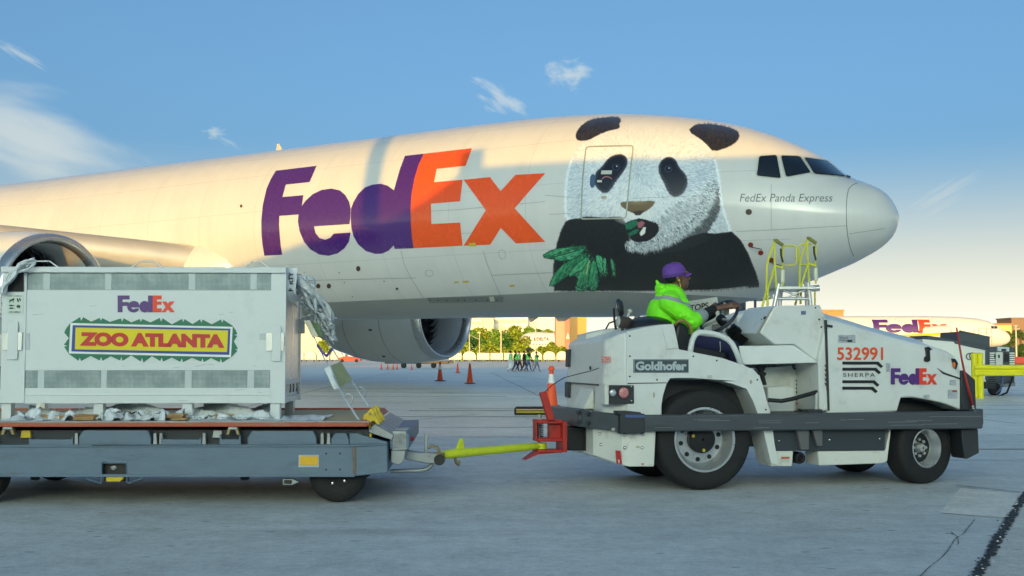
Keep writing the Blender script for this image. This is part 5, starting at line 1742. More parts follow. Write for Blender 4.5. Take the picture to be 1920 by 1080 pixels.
# body: head, neck, hands and lower legs show skin
b = MB()
b.ball(dp(1268, 514), (.098, .078, .118), 20, 14)
b.ball(dp(1278, 528), (.062, .058, .085), 16, 10)
b.ball(dp(1283, 537), (.036, .036, .03), 12, 8)                        # chin
b.ball(dp(1291, 521.5), (.020, .016, .024), 10, 8)                     # nose
b.limb(dp(1288, 514), dp(1292.3, 522.5), .010, .015, 8)
b.ball(dp(1289, 529), (.017, .024, .009), 10, 6)                       # lips
b.ball(dp(1288.5, 533), (.016, .022, .009), 10, 6)
b.ball(dp(1287, 511), (.02, .05, .016), 10, 6)                         # brow
for y in (yd - .082, yd + .082):
    b.ball(dp(1271.5, 523, y), (.022, .012, .034), 10, 8)              # ears
b.limb(dp(1266, 548), dp(1271, 530), .06, .056, 12)
b.limb(dp(1262, 640), dp(1258, 575), .15, .15, 12)
b.limb(dp(1256, 562, yd - .17), dp(1256, 562, yd + .17), .07, .07, 10)
for sy in (-1, 1):
    ys = yd + sy * .19
    el = dp(1298, 603, ys + sy * .02)
    wr = dp(1338 if sy < 0 else 1336, 579 if sy < 0 else 590, yd + sy * .10)
    b.limb(dp(1254, 563, ys), el, .055, .045)
    b.limb(el, wr, .042, .030)
    hips = dp(1268, 644, yd + sy * .09)
    knee = dp(1372, 652, yd + sy * .13)
    ank = dp(1396, 742, yd + sy * .13)
    b.limb(hips, knee, .085, .06)
    b.limb(knee, ank, .056, .04)
    b.limb(ank, ank + Vector((.17, 0, -.03)), .045, .035)
    # hand closed round the rim: palm, four fingers, thumb
    rimp = SWc + (s1 * math.cos(2.42 if sy < 0 else 0) + s2 * math.sin(2.42 if sy < 0 else 0)) * .2
    grip = None
    best = 1e9
    for k in range(60):
        q = SWc + (s1 * math.cos(2 * math.pi * k / 60) + s2 * math.sin(2 * math.pi * k / 60)) * .20
        tgt = dp(1362, 567, yd - .12) if sy < 0 else dp(1350, 592, yd + .2)
        if (q - tgt).length < best:
            best, grip, kk = (q - tgt).length, q, k
    tang = (s2 * math.cos(2 * math.pi * kk / 60) - s1 * math.sin(2 * math.pi * kk / 60)).normalized()
    out = (grip - SWc).normalized()
    tow = (wr - grip).normalized()
    palm = grip + tow * .055 + SWn * .012
    b.limb(wr, palm, .030, .034, 10, .8)
    b.ball(palm, .036, 12, 8)
    for fi, L in enumerate((.9, 1.0, .95, .78)):
        o_ = tang * (fi - 1.5) * .021
        k0 = palm + o_ - tow * .012 + SWn * .012
        k1 = grip + o_ + SWn * .026 - tow * .012 * L
        k2 = grip + o_ - tow * .030 * L - SWn * .004
        k3 = grip + o_ - tow * .012 * L - SWn * .024
        b.limb(k0, k1, .0105, .0098, 8)
        b.limb(k1, k2, .0098, .0090, 8)
        b.limb(k2, k3, .0090, .0080, 8)
    t0 = palm - tang * .03
    b.limb(t0, grip - tang * .046 - SWn * .008, .0125, .0105, 8)
    b.limb(grip - tang * .046 - SWn * .008, grip - tang * .036 - tow * .02 - SWn * .02, .0105, .009, 8)
body = organic('body', b, M_SKIN, driver, .0065, 3)
# eyes
for y in (yd - .034, yd + .034):
    MB().ball(dp(1287.3, 516.4, y), .010, 10, 8).build('eye', mat('eye_white', (214, 208, 200), .2), driver, 180)
    MB().ball(dp(1289, 516.4, y), .0052, 8, 6).build('pupil', M_BLACK, driver, 180)
# stubble and short hair under the cap
hr = MB()
hr.ball(dp(1262, 518), (.088, .081, .075), 18, 12)
organic('hair', hr, mat('hair_black', (20, 18, 18), .8, var=.3, vscale=80, bump=.4, bscale=120), driver, .012, 2)
# cap: crown, peak, button, strap
cp = MB()
cp.lathe([(.104, 0), (.106, .02), (.102, .06), (.086, .096), (.052, .116), (.012, .122), (.001, .1225)], (0, 0, 0), (0, 0, 1), 32)
cap = cp.build('cap', M_CAP, driver, 180)
cap.location = dp(1264.5, 517)
cap.rotation_euler = (0, math.radians(-9), 0)
cap.scale = (1.08, .86, 1.02)
pk = []
for j in range(7):
    u = j / 6
    ring = []
    for i in range(13):
        v = -1 + 2 * i / 12
        x = .088 * math.sqrt(max(0, 1 - (v * .7) ** 2)) + u * .075 * math.sqrt(max(0.02, 1 - (v * .93) ** 2))
        ring.append((x, v * .066, .016 - .024 * v * v - .014 * u))
    pk.append(ring)
vs = [p for r_ in pk for p in r_] + [(p[0], p[1], p[2] - .008) for r_ in pk for p in r_]
fs = []
for j in range(6):
    for i in range(12):
        a = j * 13 + i
        fs += [(a, a + 1, a + 14, a + 13), (91 + a, 91 + a + 13, 91 + a + 14, 91 + a + 1)]
for i in range(12):
    a = 6 * 13 + i
    fs.append((a, a + 1, 91 + a + 1, 91 + a))
MB().add(vs, fs).build('cap_peak', M_CAP, cap, 60)
MB().ball((0, 0, .123), .009, 8, 6).build('cap_button', M_CAP, cap)
MB().lathe([(.1055, -.012), (.1075, -.006), (.1075, .012), (.105, .018)], (0, 0, 0), (0, 0, 1), 32).build('cap_band', mat('cap_band', (84, 54, 128), .8), cap, 180)
# yellow earphone with lead
MB().ball(dp(1273.5, 525, yd - .096), .011, 8, 6).tube([dp(1273.5, 526, yd - .1), dp(1276, 536, yd - .1), dp(1277, 545, yd - .09), dp(1276, 556, yd - .11)], .0035, 6).build('earphone', M_YEL, driver, 180)
# hooded jacket
j = MB()
j.limb(dp(1257, 634), dp(1254, 590), .175, .185, 16)
j.limb(dp(1254, 590), dp(1257, 562), .185, .155, 16)
j.ball(dp(1241, 590), (.14, .20, .19), 16, 12)
j.ball(dp(1273, 588), (.12, .18, .18), 16, 12)
j.limb(dp(1257, 565, yd - .16), dp(1257, 565, yd + .16), .098, .098, 14)
j.limb(dp(1290, 622), dp(1302, 636), .10, .07, 12)
for sy in (-1, 1):
    ys = yd + sy * .20
    el = dp(1297, 603, ys + sy * .03)
    wr = dp(1338 if sy < 0 else 1336, 579 if sy < 0 else 590, yd + sy * .10)
    j.limb(dp(1255, 568, ys), el, .098, .082, 14)
    j.limb(el, el.lerp(wr, .38), .080, .068, 14)
    for k in range(6):                                                 # sleeve folds
        q = dp(1255, 568, ys).lerp(el, .25 + .14 * k)
        j.ball(q + Vector((random.uniform(-.02, .02), sy * .05, random.uniform(-.03, .03))), (.05, .05, .03), 8, 6)
# collapsed hood behind the neck
j.limb(dp(1243, 546), dp(1262, 556, yd - .1), .075, .06, 12)
j.limb(dp(1243, 546), dp(1262, 556, yd + .1), .075, .06, 12)
j.ball(dp(1238, 540), (.05, .09, .045), 12, 8)
j.limb(dp(1236, 536), dp(1231, 527), .028, .014, 8)
j.limb(dp(1262, 552, yd - .1), dp(1279, 556, yd - .05), .05, .04, 10)
j.limb(dp(1262, 552, yd + .1), dp(1279, 556, yd + .05), .05, .04, 10)
jacket = organic('jacket', j, M_HIVIS, driver, .0085, 4)


def band(name, c, ax, r0, r1, w, n=40, up=None, a0=0, a1=2 * math.pi, mm=None):
    """reflective tape: a strip round an axis"""
    ax = Vector(ax).normalized()
    s_ = (Vector(up) - ax * Vector(up).dot(ax)).normalized()
    t_ = ax.cross(s_)
    vs = []
    for k in range(n + 1):
        a = a0 + (a1 - a0) * k / n
        for h in (-w / 2, w / 2):
            vs.append(Vector(c) + s_ * math.cos(a) * r0 + t_ * math.sin(a) * r1 + ax * h)
    o = MB().add(vs, [(2 * k, 2 * k + 1, 2 * k + 3, 2 * k + 2) for k in range(n)]).build(name, mm or M_REFL, driver, 180)
    sw_ = o.modifiers.new('wrap', 'SHRINKWRAP')
    sw_.target = jacket
    sw_.wrap_method = 'PROJECT'
    sw_.wrap_mode = 'ABOVE_SURFACE'
    sw_.use_negative_direction = True
    sw_.use_positive_direction = True
    sw_.project_limit = .25
    sw_.wrap_method = 'NEAREST_SURFACEPOINT'
    sw_.wrap_mode = 'OUTSIDE_SURFACE'
    sw_.offset = .012
    sol = o.modifiers.new('sol', 'SOLIDIFY')
    sol.thickness = .003
    return o


sh = dp(1257, 566, yd - .2)
eln, wrn = dp(1297, 603, yd - .23), dp(1338, 579, yd - .10)
cuff_c = eln.lerp(wrn, .36)
MB().limb(eln.lerp(wrn, .28), eln.lerp(wrn, .46), .076, .064, 18).build('cuff_tape', M_REFL, driver, 60)
eln2, wrn2 = dp(1297, 603, yd + .23), dp(1336, 590, yd + .10)
for e_, w_ in ((eln, wrn), (eln2, wrn2)):
    s_ = MB()
    s_.limb(e_.lerp(w_, .40), e_.lerp(w_, .98), .058, .040, 14)
    for k in range(5):
        s_.ball(e_.lerp(w_, .5 + .09 * k) + Vector((0, 0, .008)), (.046 - .003 * k,) * 3, 10, 6)
    organic('under_sleeve', s_, M_KNIT, driver, .009, 3)
# navy trousers
tr = MB()
tr.ball(dp(1265, 646), (.16, .19, .11), 14, 10)
for sy in (-1, 1):
    hips = dp(1268, 644, yd + sy * .09)
    knee = dp(1372, 652, yd + sy * .13)
    ank = dp(1394, 730, yd + sy * .13)
    tr.limb(hips, knee, .105, .08, 14)
    tr.limb(knee, ank, .078, .06, 14)
organic('trousers', tr, M_NAVY, driver, .012, 4)
MB().tube([dp(1350, 640, yd - .235), dp(1351, 655, yd - .235), dp(1348, 668, yd - .22)], .004, 6).build('trouser_piping', M_TRIM, driver, 180)
for sy in (-1, 1):
    ank = dp(1396, 742, yd + sy * .13)
    s_ = MB()
    s_.limb(ank, ank + Vector((.19, 0, -.035)), .055, .042, 12)
    s_.limb(ank + Vector((-.02, 0, .06)), ank, .055, .055, 12)
    organic('shoe', s_, M_BLACK, driver, .012, 2)

# ================================================================== pallet dolly
_w = at_ground(632, 943)
R = Frame((_w.x, _w.y - .12), math.radians(2.2))
dolly = empty('pallet_dolly', (_w.x, _w.y - .12, 0), R.ang, 'blue grey steel pallet dolly carrying the white crate', 'trailer')
M_DOL = mat('dolly_blue_grey', (98, 118, 136), 0.5, 0.1, var=0.12, vscale=7, dirt=0.5, dirt_rgb=(66, 72, 78), dscale=4, stretch=(.5, 1, 1.6), bump=.08)
M_GALV = mat('worn_steel', (150, 156, 158), 0.42, 0.5, var=0.15, dirt=0.5, dirt_rgb=(84, 76, 66), dscale=9)
M_PRED = mat('pallet_edge_red', (178, 84, 58), 0.55, var=0.12, dirt=0.6, dirt_rgb=(150, 132, 110), dscale=9, stretch=(.3, 1, 2))
M_BRASS = mat('clamp_brass', (146, 132, 96), 0.45, 0.5, var=.15, dirt=.5)
M_CLAMP = mat('clamp_yellow', (212, 184, 40), 0.5, var=0.1, dirt=0.5, dirt_rgb=(110, 96, 60), dscale=12)
M_PLY = mat('plywood', (186, 168, 124), 0.7, var=0.12, vscale=3, stretch=(.3, 3, 1), dirt=.3, dirt_rgb=(140, 120, 84))
M_PLAST = mat('white_strap_film', (222, 228, 230), 0.38, var=0.06, vscale=8, bump=.2, bscale=10)
M_CARD = mat('cardboard', (176, 142, 96), 0.75, var=0.14, vscale=9)
M_INK = mat('print_black', (24, 26, 30), .6)


def rx(px, y=0.0, py=850):
    return R.t(px, py, y)[0]


def rz_(py, px=400, y=0.0):
    return R.t(px, py, y)[1]


def rprism(name, px, y0, y1, material, parent=dolly, ref=None, bevel=.008, label=None):
    ref = y0 if ref is None else ref
    return MB().prism([R.t(a, b, ref) for a, b in px], y0, y1, 'y', tri=True).build(name, material, parent, 30, bevel, label)


DW = 2.35
_bm = MB()
_bm.box(rx(-330), rx(190), 0, .12, rz_(893), rz_(836.5)).box(rx(190), rx(238), 0, .12, rz_(865), rz_(836.5)).box(rx(238), rx(663), 0, .12, rz_(893), rz_(836.5))
beam = _bm.build('side_beam', M_DOL, dolly, 30, 0)
rprism('beam_lip', [(-330, 834.5), (665, 833), (725, 830.5), (726, 834), (665, 838), (-330, 839)], -.012, .13, M_DOL, beam, -.01, .004)
rprism('beam_foot', [(-330, 889), (665, 889), (665, 894.5), (-330, 894.5)], -.012, .0, M_DOL, beam, -.01, .004)
rprism('beam_end', [(664, 836), (726, 831), (727, 887), (664, 893)], .004, .13, M_DOL, beam, .0, .008)
rprism('weld', [(661, 838), (667, 838), (667, 892), (662, 892)], -.006, .01, mat('rusty_weld', (120, 104, 92), .7, var=.3, vscale=30, bump=.6), beam, 0, 0)
MB().box(rx(-330), rx(727), DW - .12, DW, rz_(893), rz_(836)).build('side_beam', M_DOL, dolly, 30, .01)
MB().box(rx(690), rx(727), .13, DW - .13, rz_(887), rz_(834)).build('end_beam', M_DOL, dolly, 30, .01)
for px_ in (-160, 120, 400):
    MB().box(rx(px_), rx(px_ + 16), .13, DW - .13, rz_(885), rz_(842)).build('cross_member', M_DOL, dolly, 30, .006)
for cx, cy in ((611.5, 850.5), (637.5, 850.5), (611.5, 880.5), (637.5, 880.5)):
    MB().lathe([(0, .001), (.007, .001), (.008, 0)], R.p(cx, cy, 0), (0, -1, 0), 10).build('bolt_hole', M_HUB, beam, 0)
MB().box(rx(560), rx(598), -.004, .0, rz_(876.5), rz_(853.5)).build('scraped_paint', mat('scraped_pale', (176, 184, 186), .6, var=.15), beam, 0)
MB().box(rx(562.5), rx(596.5), -.010, -.004, rz_(872.5), rz_(856)).build('amber_reflector', mat('reflector_amber', (226, 176, 24), .35, var=.08, vscale=60), beam, 30, .002)
# brake pedal slot with its bent bracket
br = MB()
br.tube([R.p(a, b, .0) for a, b in ((163, 898), (188, 906), (190.5, 903), (191, 868), (237, 868), (238, 903), (241, 906), (266, 897))], .008, 6)
br.build('pedal_bracket', M_DOL, dolly, 60)
MB().box(rx(192), rx(236), .06, .11, rz_(903), rz_(869)).build('pedal_slot', M_HUB, dolly, 0)
rprism('brake_pedal', [(199, 893), (206, 890), (233, 890), (231, 898), (225, 903), (198, 903)], .0, .05, M_CLAMP, dolly, 0, .006)
MB().ball(R.p(213, 877, .05), (.025, .01, .02), 10, 6).build('pedal_pivot', M_STEEL, dolly)
rprism('step_bracket', [(530, 898), (549, 898), (561, 903.5), (549, 909), (530, 909)], .05, .1, M_GALV, dolly, .05, .003)
rprism('step_hole', [(532.5, 900), (547, 900), (547, 907), (532.5, 907)], .045, .051, M_HUB, dolly, .05, 0)
for a in (56, 449):
    MB().ball(R.p(a + 10, 896.5, .1), (.04, .05, .02), 10, 6).build('drain_boss', M_HUB, dolly)
# castors / wheels
for px_, y in ((632, .12), (-48, .12), (632, DW - .34), (-48, DW - .34)):
    wl_ = MB().lathe([(.11, .0), (.13, -.005), (.19, -.01), (.222, .01), (.234, .05), (.236, .11), (.234, .17), (.222, .21), (.19, .23), (.13, .225), (.11, .22)], (rx(px_, .12, 890), y, .236), (0, 1, 0), 44, True).build('wheel', M_RUBBER, dolly, 40)
    MB().lathe([(.001, .012), (.06, .010), (.12, .004), (.125, -.002), (.135, -.006)], (rx(px_, .12, 890), y, .236), (0, 1, 0), 28).build('rim', M_HUB, wl_, 40)
    for k in range(5):
        a = .5 + 2 * math.pi * k / 5
        MB().lathe([(0, -.012), (.010, -.010), (.012, .01)], (rx(px_, .12, 890) + .085 * math.cos(a), y, .236 + .085 * math.sin(a)), (0, 1, 0), 6).build('nut', M_CHROME, wl_, 30)
    MB().box(rx(px_, .12, 890) - .12, rx(px_, .12, 890) + .12, y + .02, y + .2, .46, rz_(890)).build('axle_box', M_HUB, dolly, 30, .01)
# deck: dark gap, blocks, rollers, clamps
MB().box(rx(-330), rx(690), .10, DW - .1, rz_(836, 400, .1), rz_(806, 400, .1)).build('deck_gap_backing', mat('deck_shadow_steel', (58, 64, 70), .6, .2), dolly)  # dark backing behind the blocks; its colour stands for shade in the gaps
for a, b_, c, d in ((-330, -10, 812, 836), (146, 283, 807, 835), (463, 594, 808, 834), (620, 655, 812, 834)):
    rprism('deck_block', [(a, d), (b_, d), (b_ - 1, (c + d) / 2), (b_ - 6, c), (a + 8, c), (a, (c + d) / 2)], .015, .2, M_DOL, dolly, 0, .008)
for a, b_ in ((53, 136), (301, 377), (411, 451)):
    rprism('deck_channel', [(a, 835), (b_, 835), (b_, 821 if a != 411 else 815), (b_ - 3, 821 if a != 411 else 815), (b_ - 4, 824), (a + 4, 824), (a + 3, 821 if a != 411 else 815), (a, 821 if a != 411 else 815)], .012, .18, M_DOL, dolly, 0, .003)
for a in (138, 286, 297, 378, 600, 612):
    rprism('roller_bracket', [(a, 834), (a + 7, 834), (a + 6, 812), (a + 1, 812)], .02, .06, M_GALV, dolly, 0, .003)
for a in (33, 395):
    rprism('stop_pad', [(a, 822), (a + 20, 822), (a + 18, 808), (a + 2, 808)], .06, .12, M_CLAMP if a == 33 else M_STEEL, dolly, 0, .004)
for a in (424, 2):
    ck = rprism('edge_clamp', [(a, 815), (a + 6, 795), (a + 8, 790), (a + 18, 790), (a + 20, 796), (a + 26, 815), (a + 20, 815), (a + 17, 806), (a + 9, 806), (a + 6, 815)], -.03, .03, M_BRASS, dolly, -.02, .003)
    MB().tube([R.p(a + 5, 803, -.03), R.p(a + 21, 803, -.03)], .012, 8).build('clamp_roller', M_STEEL, ck, 60)
# end ramp: slanted slats and corner posts
for k in range(7):
    y0_, y1_ = .10 + k * .31, .10 + k * .31 + .27
    sl_ = MB().hexa([R.p(683, 813, 0)[:1] + (y0_, rz_(811)), R.p(683, 813, 0)[:1] + (y1_, rz_(811)), (rx(733), y1_, rz_(828)), (rx(733), y0_, rz_(828))],
                    [(rx(700), y0_, rz_(797)), (rx(700), y1_, rz_(797)), (rx(738), y1_, rz_(818)), (rx(738), y0_, rz_(818))])
    sl_.build('ramp_slat', M_GALV, dolly, 30, .006)
rprism('end_fender', [(655, 812), (672, 812), (680, 816), (727, 829), (727, 833), (655, 834)], .03, .09, M_DOL, dolly, .03, .006)
for y in (.12, .5):
    rprism('corner_post', [(735, 808), (762, 808), (763, 844), (735, 846)], y, y + .16, M_GALV, dolly, .1, .006)
MB().box(rx(729), rx(766), .12, DW - .12, rz_(845), rz_(815)).build('end_rail', M_DOL, dolly, 30, .006)
rprism('post_plate', [(733, 845), (760, 845), (758, 862), (748, 872), (733, 868)], .12, .5, M_GALV, dolly, .1, .005)
MB().ball(R.p(770, 823, .4), (.035, .02, .02), 8, 6).build('tail_lamp', M_BRED, dolly)
# coupling: fork, pin, safety hook
yc = .45
rprism('coupler', [(758, 842), (770, 845), (792, 848), (812, 848), (830, 853), (834, 860), (826, 868), (800, 868), (786, 865), (762, 861)], yc - .07, yc + .07, M_GALV, dolly, yc, .01)
MB().lathe([(.02, -.08), (.045, -.08), (.05, -.04), (.05, .04), (.045, .08), (.02, .08)], R.p(824, 861, yc), (0, 1, 0), 20, True).build('coupler_eye', M_HUB, dolly, 40)
MB().tube([R.p(798.5, 848, yc), R.p(799, 813, yc)], .017, 10).build('coupler_pin', M_STEEL, dolly, 60)
MB().tube([R.p(731, 884, yc), R.p(790, 882, yc), R.p(802, 879, yc), R.p(812, 870, yc)], .018, 8).build('steering_rod', M_GALV, dolly, 60)
MB().tube([R.p(803, 840, yc), R.p(810, 836, yc), R.p(820, 839, yc), R.p(824, 847, yc)], .012, 8).build('safety_latch', M_BRASS, dolly, 60)

# ================================================================== lime tow bar from dolly to tractor
tb_a, tb_b = R.world(*R.p(822, 853, yc)), T.world(*T.p(1012, 836, HYc))
bar = empty('tow_bar', (tb_a.x, tb_a.y, 0), math.atan2(tb_b.y - tb_a.y, tb_b.x - tb_a.x), 'lime yellow tow bar linking the dolly to the tractor', 'tow bar')
L_ = math.hypot(tb_b.x - tb_a.x, tb_b.y - tb_a.y)
za_, zb_ = tb_a.z, tb_b.z
rings = []
for u, r_, fl in ((0.02, .030, .9), (.10, .045, .9), (.2, .050, .8), (.5, .046, .8), (.85, .045, .8), (.96, .055, .5), (1.0, .04, .4)):
    rings.append([(L_ * u, r_ * math.cos(2 * math.pi * k / 12), za_ + (zb_ - za_) * u + r_ * fl * math.sin(2 * math.pi * k / 12)) for k in range(12)])
MB().loft(rings).build('bar', M_LIME, bar, 60)
MB().prism([(L_ * .16, za_ + .03), (L_ * .2, za_ + .12), (L_ * .22, za_ + .13), (L_ * .235, za_ + .045)], -.012, .012, 'y').build('chain_lug', M_LIME, bar, 30, .003)
MB().lathe([(.03, -.02), (.055, -.02), (.055, .02), (.03, .02)], (0, 0, za_), (0, 0, 1), 18, True).build('front_eye', M_BRASS, bar, 40)
MB().lathe([(.03, -.025), (.065, -.025), (.065, .025), (.03, .025)], (L_, 0, zb_), (0, 0, 1), 18, True).build('rear_eye', M_LIME, bar, 40)
MB().tube([(L_ * .14, -.02, za_ - .03), (L_ * .15, -.02, za_ - .08), (L_ * .17, -.02, za_ - .1), (L_ * .18, -.02, za_ - .06)], .012, 8).build('hanging_hook', M_BRASS, bar, 60)

# ================================================================== aircraft pallet on the dolly
zp = rz_(795, 400, 0)
pal = empty('cargo_pallet', (_w.x, _w.y - .12, 0), R.ang, 'flat aircraft pallet with a red worn edge on the dolly', 'pallet')
xp0, xp1 = rx(-330), rx(690, 0, 795)
MB().box(xp0, xp1, -.03, DW + .02, zp - .012, zp + .012).build('sheet', M_PLY, pal, 30, .003)
rprism('edge_rail', [(-330, 791.5), (694, 791.5), (688, 800), (-330, 800.5)], -.045, -.03, M_PRED, pal, -.04, .004)
rprism('edge_lip', [(-330, 789.5), (692, 789.5), (694, 792), (-330, 792.5)], -.047, .015, M_GALV, pal, -.04, .002)
MB().hexa([(xp1 - .01, -.045, zp - .01), (xp1 + .02, -.045, zp - .01), (xp1 + .02, DW + .03, zp - .01), (xp1 - .01, DW + .03, zp - .01)],
          [(xp1 - .06, -.045, zp + .03), (xp1 - .02, -.045, zp + .03), (xp1 - .02, DW + .03, zp + .03), (xp1 - .06, DW + .03, zp + .03)]).build('edge_rail', M_PRED, pal, 30, .003)
MB().box(xp0, xp1 - .05, DW - .01, DW + .03, zp + .012, zp + .03).build('edge_rail', M_PRED, pal, 30, .003)
# yellow net fittings at the pallet end
for k, y in enumerate((.12, .42, .74)):
    f_ = empty('net_fitting', (0, 0, 0), 0, ['nearest of three yellow net fittings on the pallet edge', 'middle one of three yellow net fittings on the pallet edge', 'farthest of three yellow net fittings on the pallet edge'][k], 'fitting', 'yellow fittings at the pallet end')
    f_.location = R.world(rx(692, 0, 790), y, 0)
    f_.rotation_euler = (0, 0, R.ang)
    z0 = zp + .02
    MB().prism([(-.06, z0 - .01), (-.05, z0 + .05), (-.02, z0 + .07), (.0, z0 + .10), (.03, z0 + .09), (.04, z0 + .05), (.06, z0 + .02), (.085, z0 - .03), (.06, z0 - .035), (.03, z0 + .0), (.0, z0 - .02)], -.028, .028, 'y', tri=True).build('body', M_CLAMP, f_, 30, .006)
    MB().lathe([(0, -.036), (.013, -.036), (.013, .036), (0, .036)], (.0, 0, z0 + .055), (0, 1, 0), 10).build('pin', M_BRASS, f_, 40)
    MB().tube([(-.01, 0, z0), (0, 0, z0 - .10), (.005, 0, z0 - .16)], .013, 8).build('shank', M_CLAMP, f_, 60)

# ================================================================== white animal crate
CF = .42                                            # crate front plane, from the dolly's near side
cx0, cx1 = rx(9, CF, 700), rx(531, CF, 700)
cz0, cz1 = rz_(756, 300, CF), rz_(500, 300, CF)
CD = .98
crate = empty('animal_crate', (_w.x, _w.y - .12, 0), R.ang, 'big white animal transport crate with a yellow zoo sign', 'crate')
M_CR = mat('crate_white', (214, 220, 221), 0.42, var=0.04, vscale=3, dirt=0.3, dirt_rgb=(170, 176, 174), dscale=3)
M_CRA = mat('crate_aluminium', (206, 208, 206), 0.30, 0.75, var=0.10, vscale=5, stretch=(1, 1, .3))


def mesh_mat():
    m = bpy.data.materials.new('perforated_vent')
    m.use_nodes = True
    nt = m.node_tree
    p = nt.nodes['Principled BSDF']
    t = node(nt, 'ShaderNodeTexCoord')
    mp = node(nt, 'ShaderNodeMapping', {'Vector': t.outputs['Object'], 'Scale': (95, 95, 95)})
    sx = node(nt, 'ShaderNodeSeparateXYZ', {0: mp.outputs[0]})
    a = nmath(nt, 'SINE', nmath(nt, 'MULTIPLY', sx.outputs[0], 6.283))
    c = nmath(nt, 'SINE', nmath(nt, 'MULTIPLY', sx.outputs[2], 6.283))
    h = nmath(nt, 'GREATER_THAN', nmath(nt, 'ADD', a, c), 0.3)
    n1 = node(nt, 'ShaderNodeTexNoise', {'Vector': t.outputs['Object'], 'Scale': 7.0, 'Detail': 5.0})
    base = nmix(nt, nramp(nt, n1.outputs[0], .35, .7), lin((132, 148, 152)), lin((168, 182, 184)))
    nt.links.new(nmix(nt, h, base, lin((88, 102, 108))), p.inputs['Base Color'])
    p.inputs['Roughness'].default_value = .45
    p.inputs['Metallic'].default_value = .3
    return m


M_MESH = mesh_mat()
rp0 = random.Random(5)
MB().box(cx0 + .004, cx1 - .004, CF + .012, CF + CD, cz0, cz1 - .01).build('shell', M_CR, crate, 30, .004)


def cpanel(name, a, b, y0=CF, y1=CF + .012, material=M_CR, parent=crate, bevel=.003):
    """rect on the crate front between photo corners a (left, top) and b (right, bottom)"""
    x0, z1 = R.t(a[0], a[1], CF)
    x1, z0 = R.t(b[0], b[1], CF)
    return MB().box(x0, x1, y0, y1, z0, z1).build(name, material, parent, 30, bevel)


cpanel('top_rail', (3, 500), (537, 512.5), CF - .022, CF + .05, bevel=.006)
cpanel('left_post', (6, 512.5), (46, 756), CF - .012, CF + .03)
cpanel('right_post', (508.5, 512.5), (531, 756), CF - .002, CF + .03)
cpanel('main_panel', (46, 543.5), (508.5, 694.5), CF - .002, CF + .02)
cpanel('bottom_panel', (46, 727.5), (508.5, 756), CF - .002, CF + .02)
cpanel('bottom_ridge', (40, 739), (508.5, 741), CF - .008, CF, bevel=.002)
for nm, y0_, y1_, cuts in (('upper', 512.5, 543.5, (46, 81, 94, 197, 208.6, 353.7, 366, 469.4, 481.5, 508.5)), ('lower', 694.5, 727.5, (38, 71, 83, 189.5, 200, 346.8, 359.4, 464, 476.6, 505))):
    for k in range(0, len(cuts) - 1):
        if k % 2 == 0:
            cpanel('vent_screen', (cuts[k], y0_), (cuts[k + 1], y1_), CF + .004, CF + .012, M_MESH, bevel=0)
        else:
            cpanel('mullion', (cuts[k], y0_), (cuts[k + 1], y1_), CF - .001, CF + .012, mat('mullion_grey', (192, 202, 204), .45))
# corner brackets, tape, labels
for q, mm, y0_ in (((7.5, 623, 43, 657), M_CRA, -.030), ((17, 602, 35, 674), M_CR, -.034), ((43, 625, 56, 656), mat('scuffed_grey', (190, 198, 200), .5), -.006),
                   ((499.5, 624, 533, 658), M_CRA, -.020), ((511, 611, 527, 677), M_CR, -.026), ((487, 625, 499.5, 637), mat('scuffed_grey', (190, 198, 200), .5), -.006)):
    cpanel('corner_bracket' if mm is M_CRA else 'tape', (q[0], q[1]), (q[2], q[3]), CF + y0_, CF + y0_ + .004 if mm is not M_CRA else CF, mm, bevel=.002)
lb = cpanel('this_way_up_label', (14.5, 510.5), (44.7, 547), CF - .017, CF - .013, M_TRIM, bevel=0)
up3 = lambda off: (lambda a, b: R.p(a, b, CF + off))
flat('label_border', [[(14.5, 510.5), (44.7, 510.5), (44.7, 547), (14.5, 547)], [(16.5, 512.5), (42.7, 512.5), (42.7, 545), (16.5, 545)]], up3(-.0185), M_INK, lb)
for cx in (24, 35.2):
    flat('arrow', [[(cx - 1.6, 537.5), (cx - 1.6, 522), (cx - 3.4, 522), (cx, 515), (cx + 3.4, 522), (cx + 1.6, 522), (cx + 1.6, 537.5)]], up3(-.0185), M_INK, lb)
flat('base_bar', [[(18.5, 540.5), (40, 540.5), (40, 542.5), (18.5, 542.5)]], up3(-.0185), M_INK, lb)
lb2 = cpanel('live_animals_label', (13.5, 553), (44.5, 589), CF - .017, CF - .013, mat('label_pale_green', (206, 218, 210), .5), bevel=0)
text('label_heading', 'LIVE ANIMALS', (16.5, 553.8, 41.5, 556), up3(-.0185), M_INK, lb2, .01)
text('label_footer', 'LIVE ANIMALS', (16.5, 583.4, 38, 586.4), up3(-.0185), M_INK, lb2, .02)
M_LG = mat('label_dark_green', (40, 66, 60), .5)
flat('dog_mark', [[(16, 567), (18, 562), (22, 561), (25, 559), (27.5, 560), (27, 562), (25.5, 563), (25.5, 567.5), (24.3, 567.5), (24, 564), (20, 564.5), (19, 568), (17.6, 568), (18.2, 564)]], up3(-.0185), M_LG, lb2)
flat('bird_mark', [[(31, 560), (33, 559), (36, 564), (35, 567), (33, 566)], ], up3(-.0185), M_LG, lb2)
flat('bird_mark', [[(35, 558.5), (38, 559.5), (39.5, 563), (38, 565), (36, 562)], ], up3(-.0185), M_LG, lb2)
for yy in (573, 578):
    flat('fish_mark', [[(16, yy), (19, yy - 1.6), (23, yy - 1.4), (26, yy - .4), (27, yy - 1.4), (27, yy + 1.4), (26, yy + .4), (23, yy + 1.4), (19, yy + 1.4)]], up3(-.0185), M_LG, lb2)
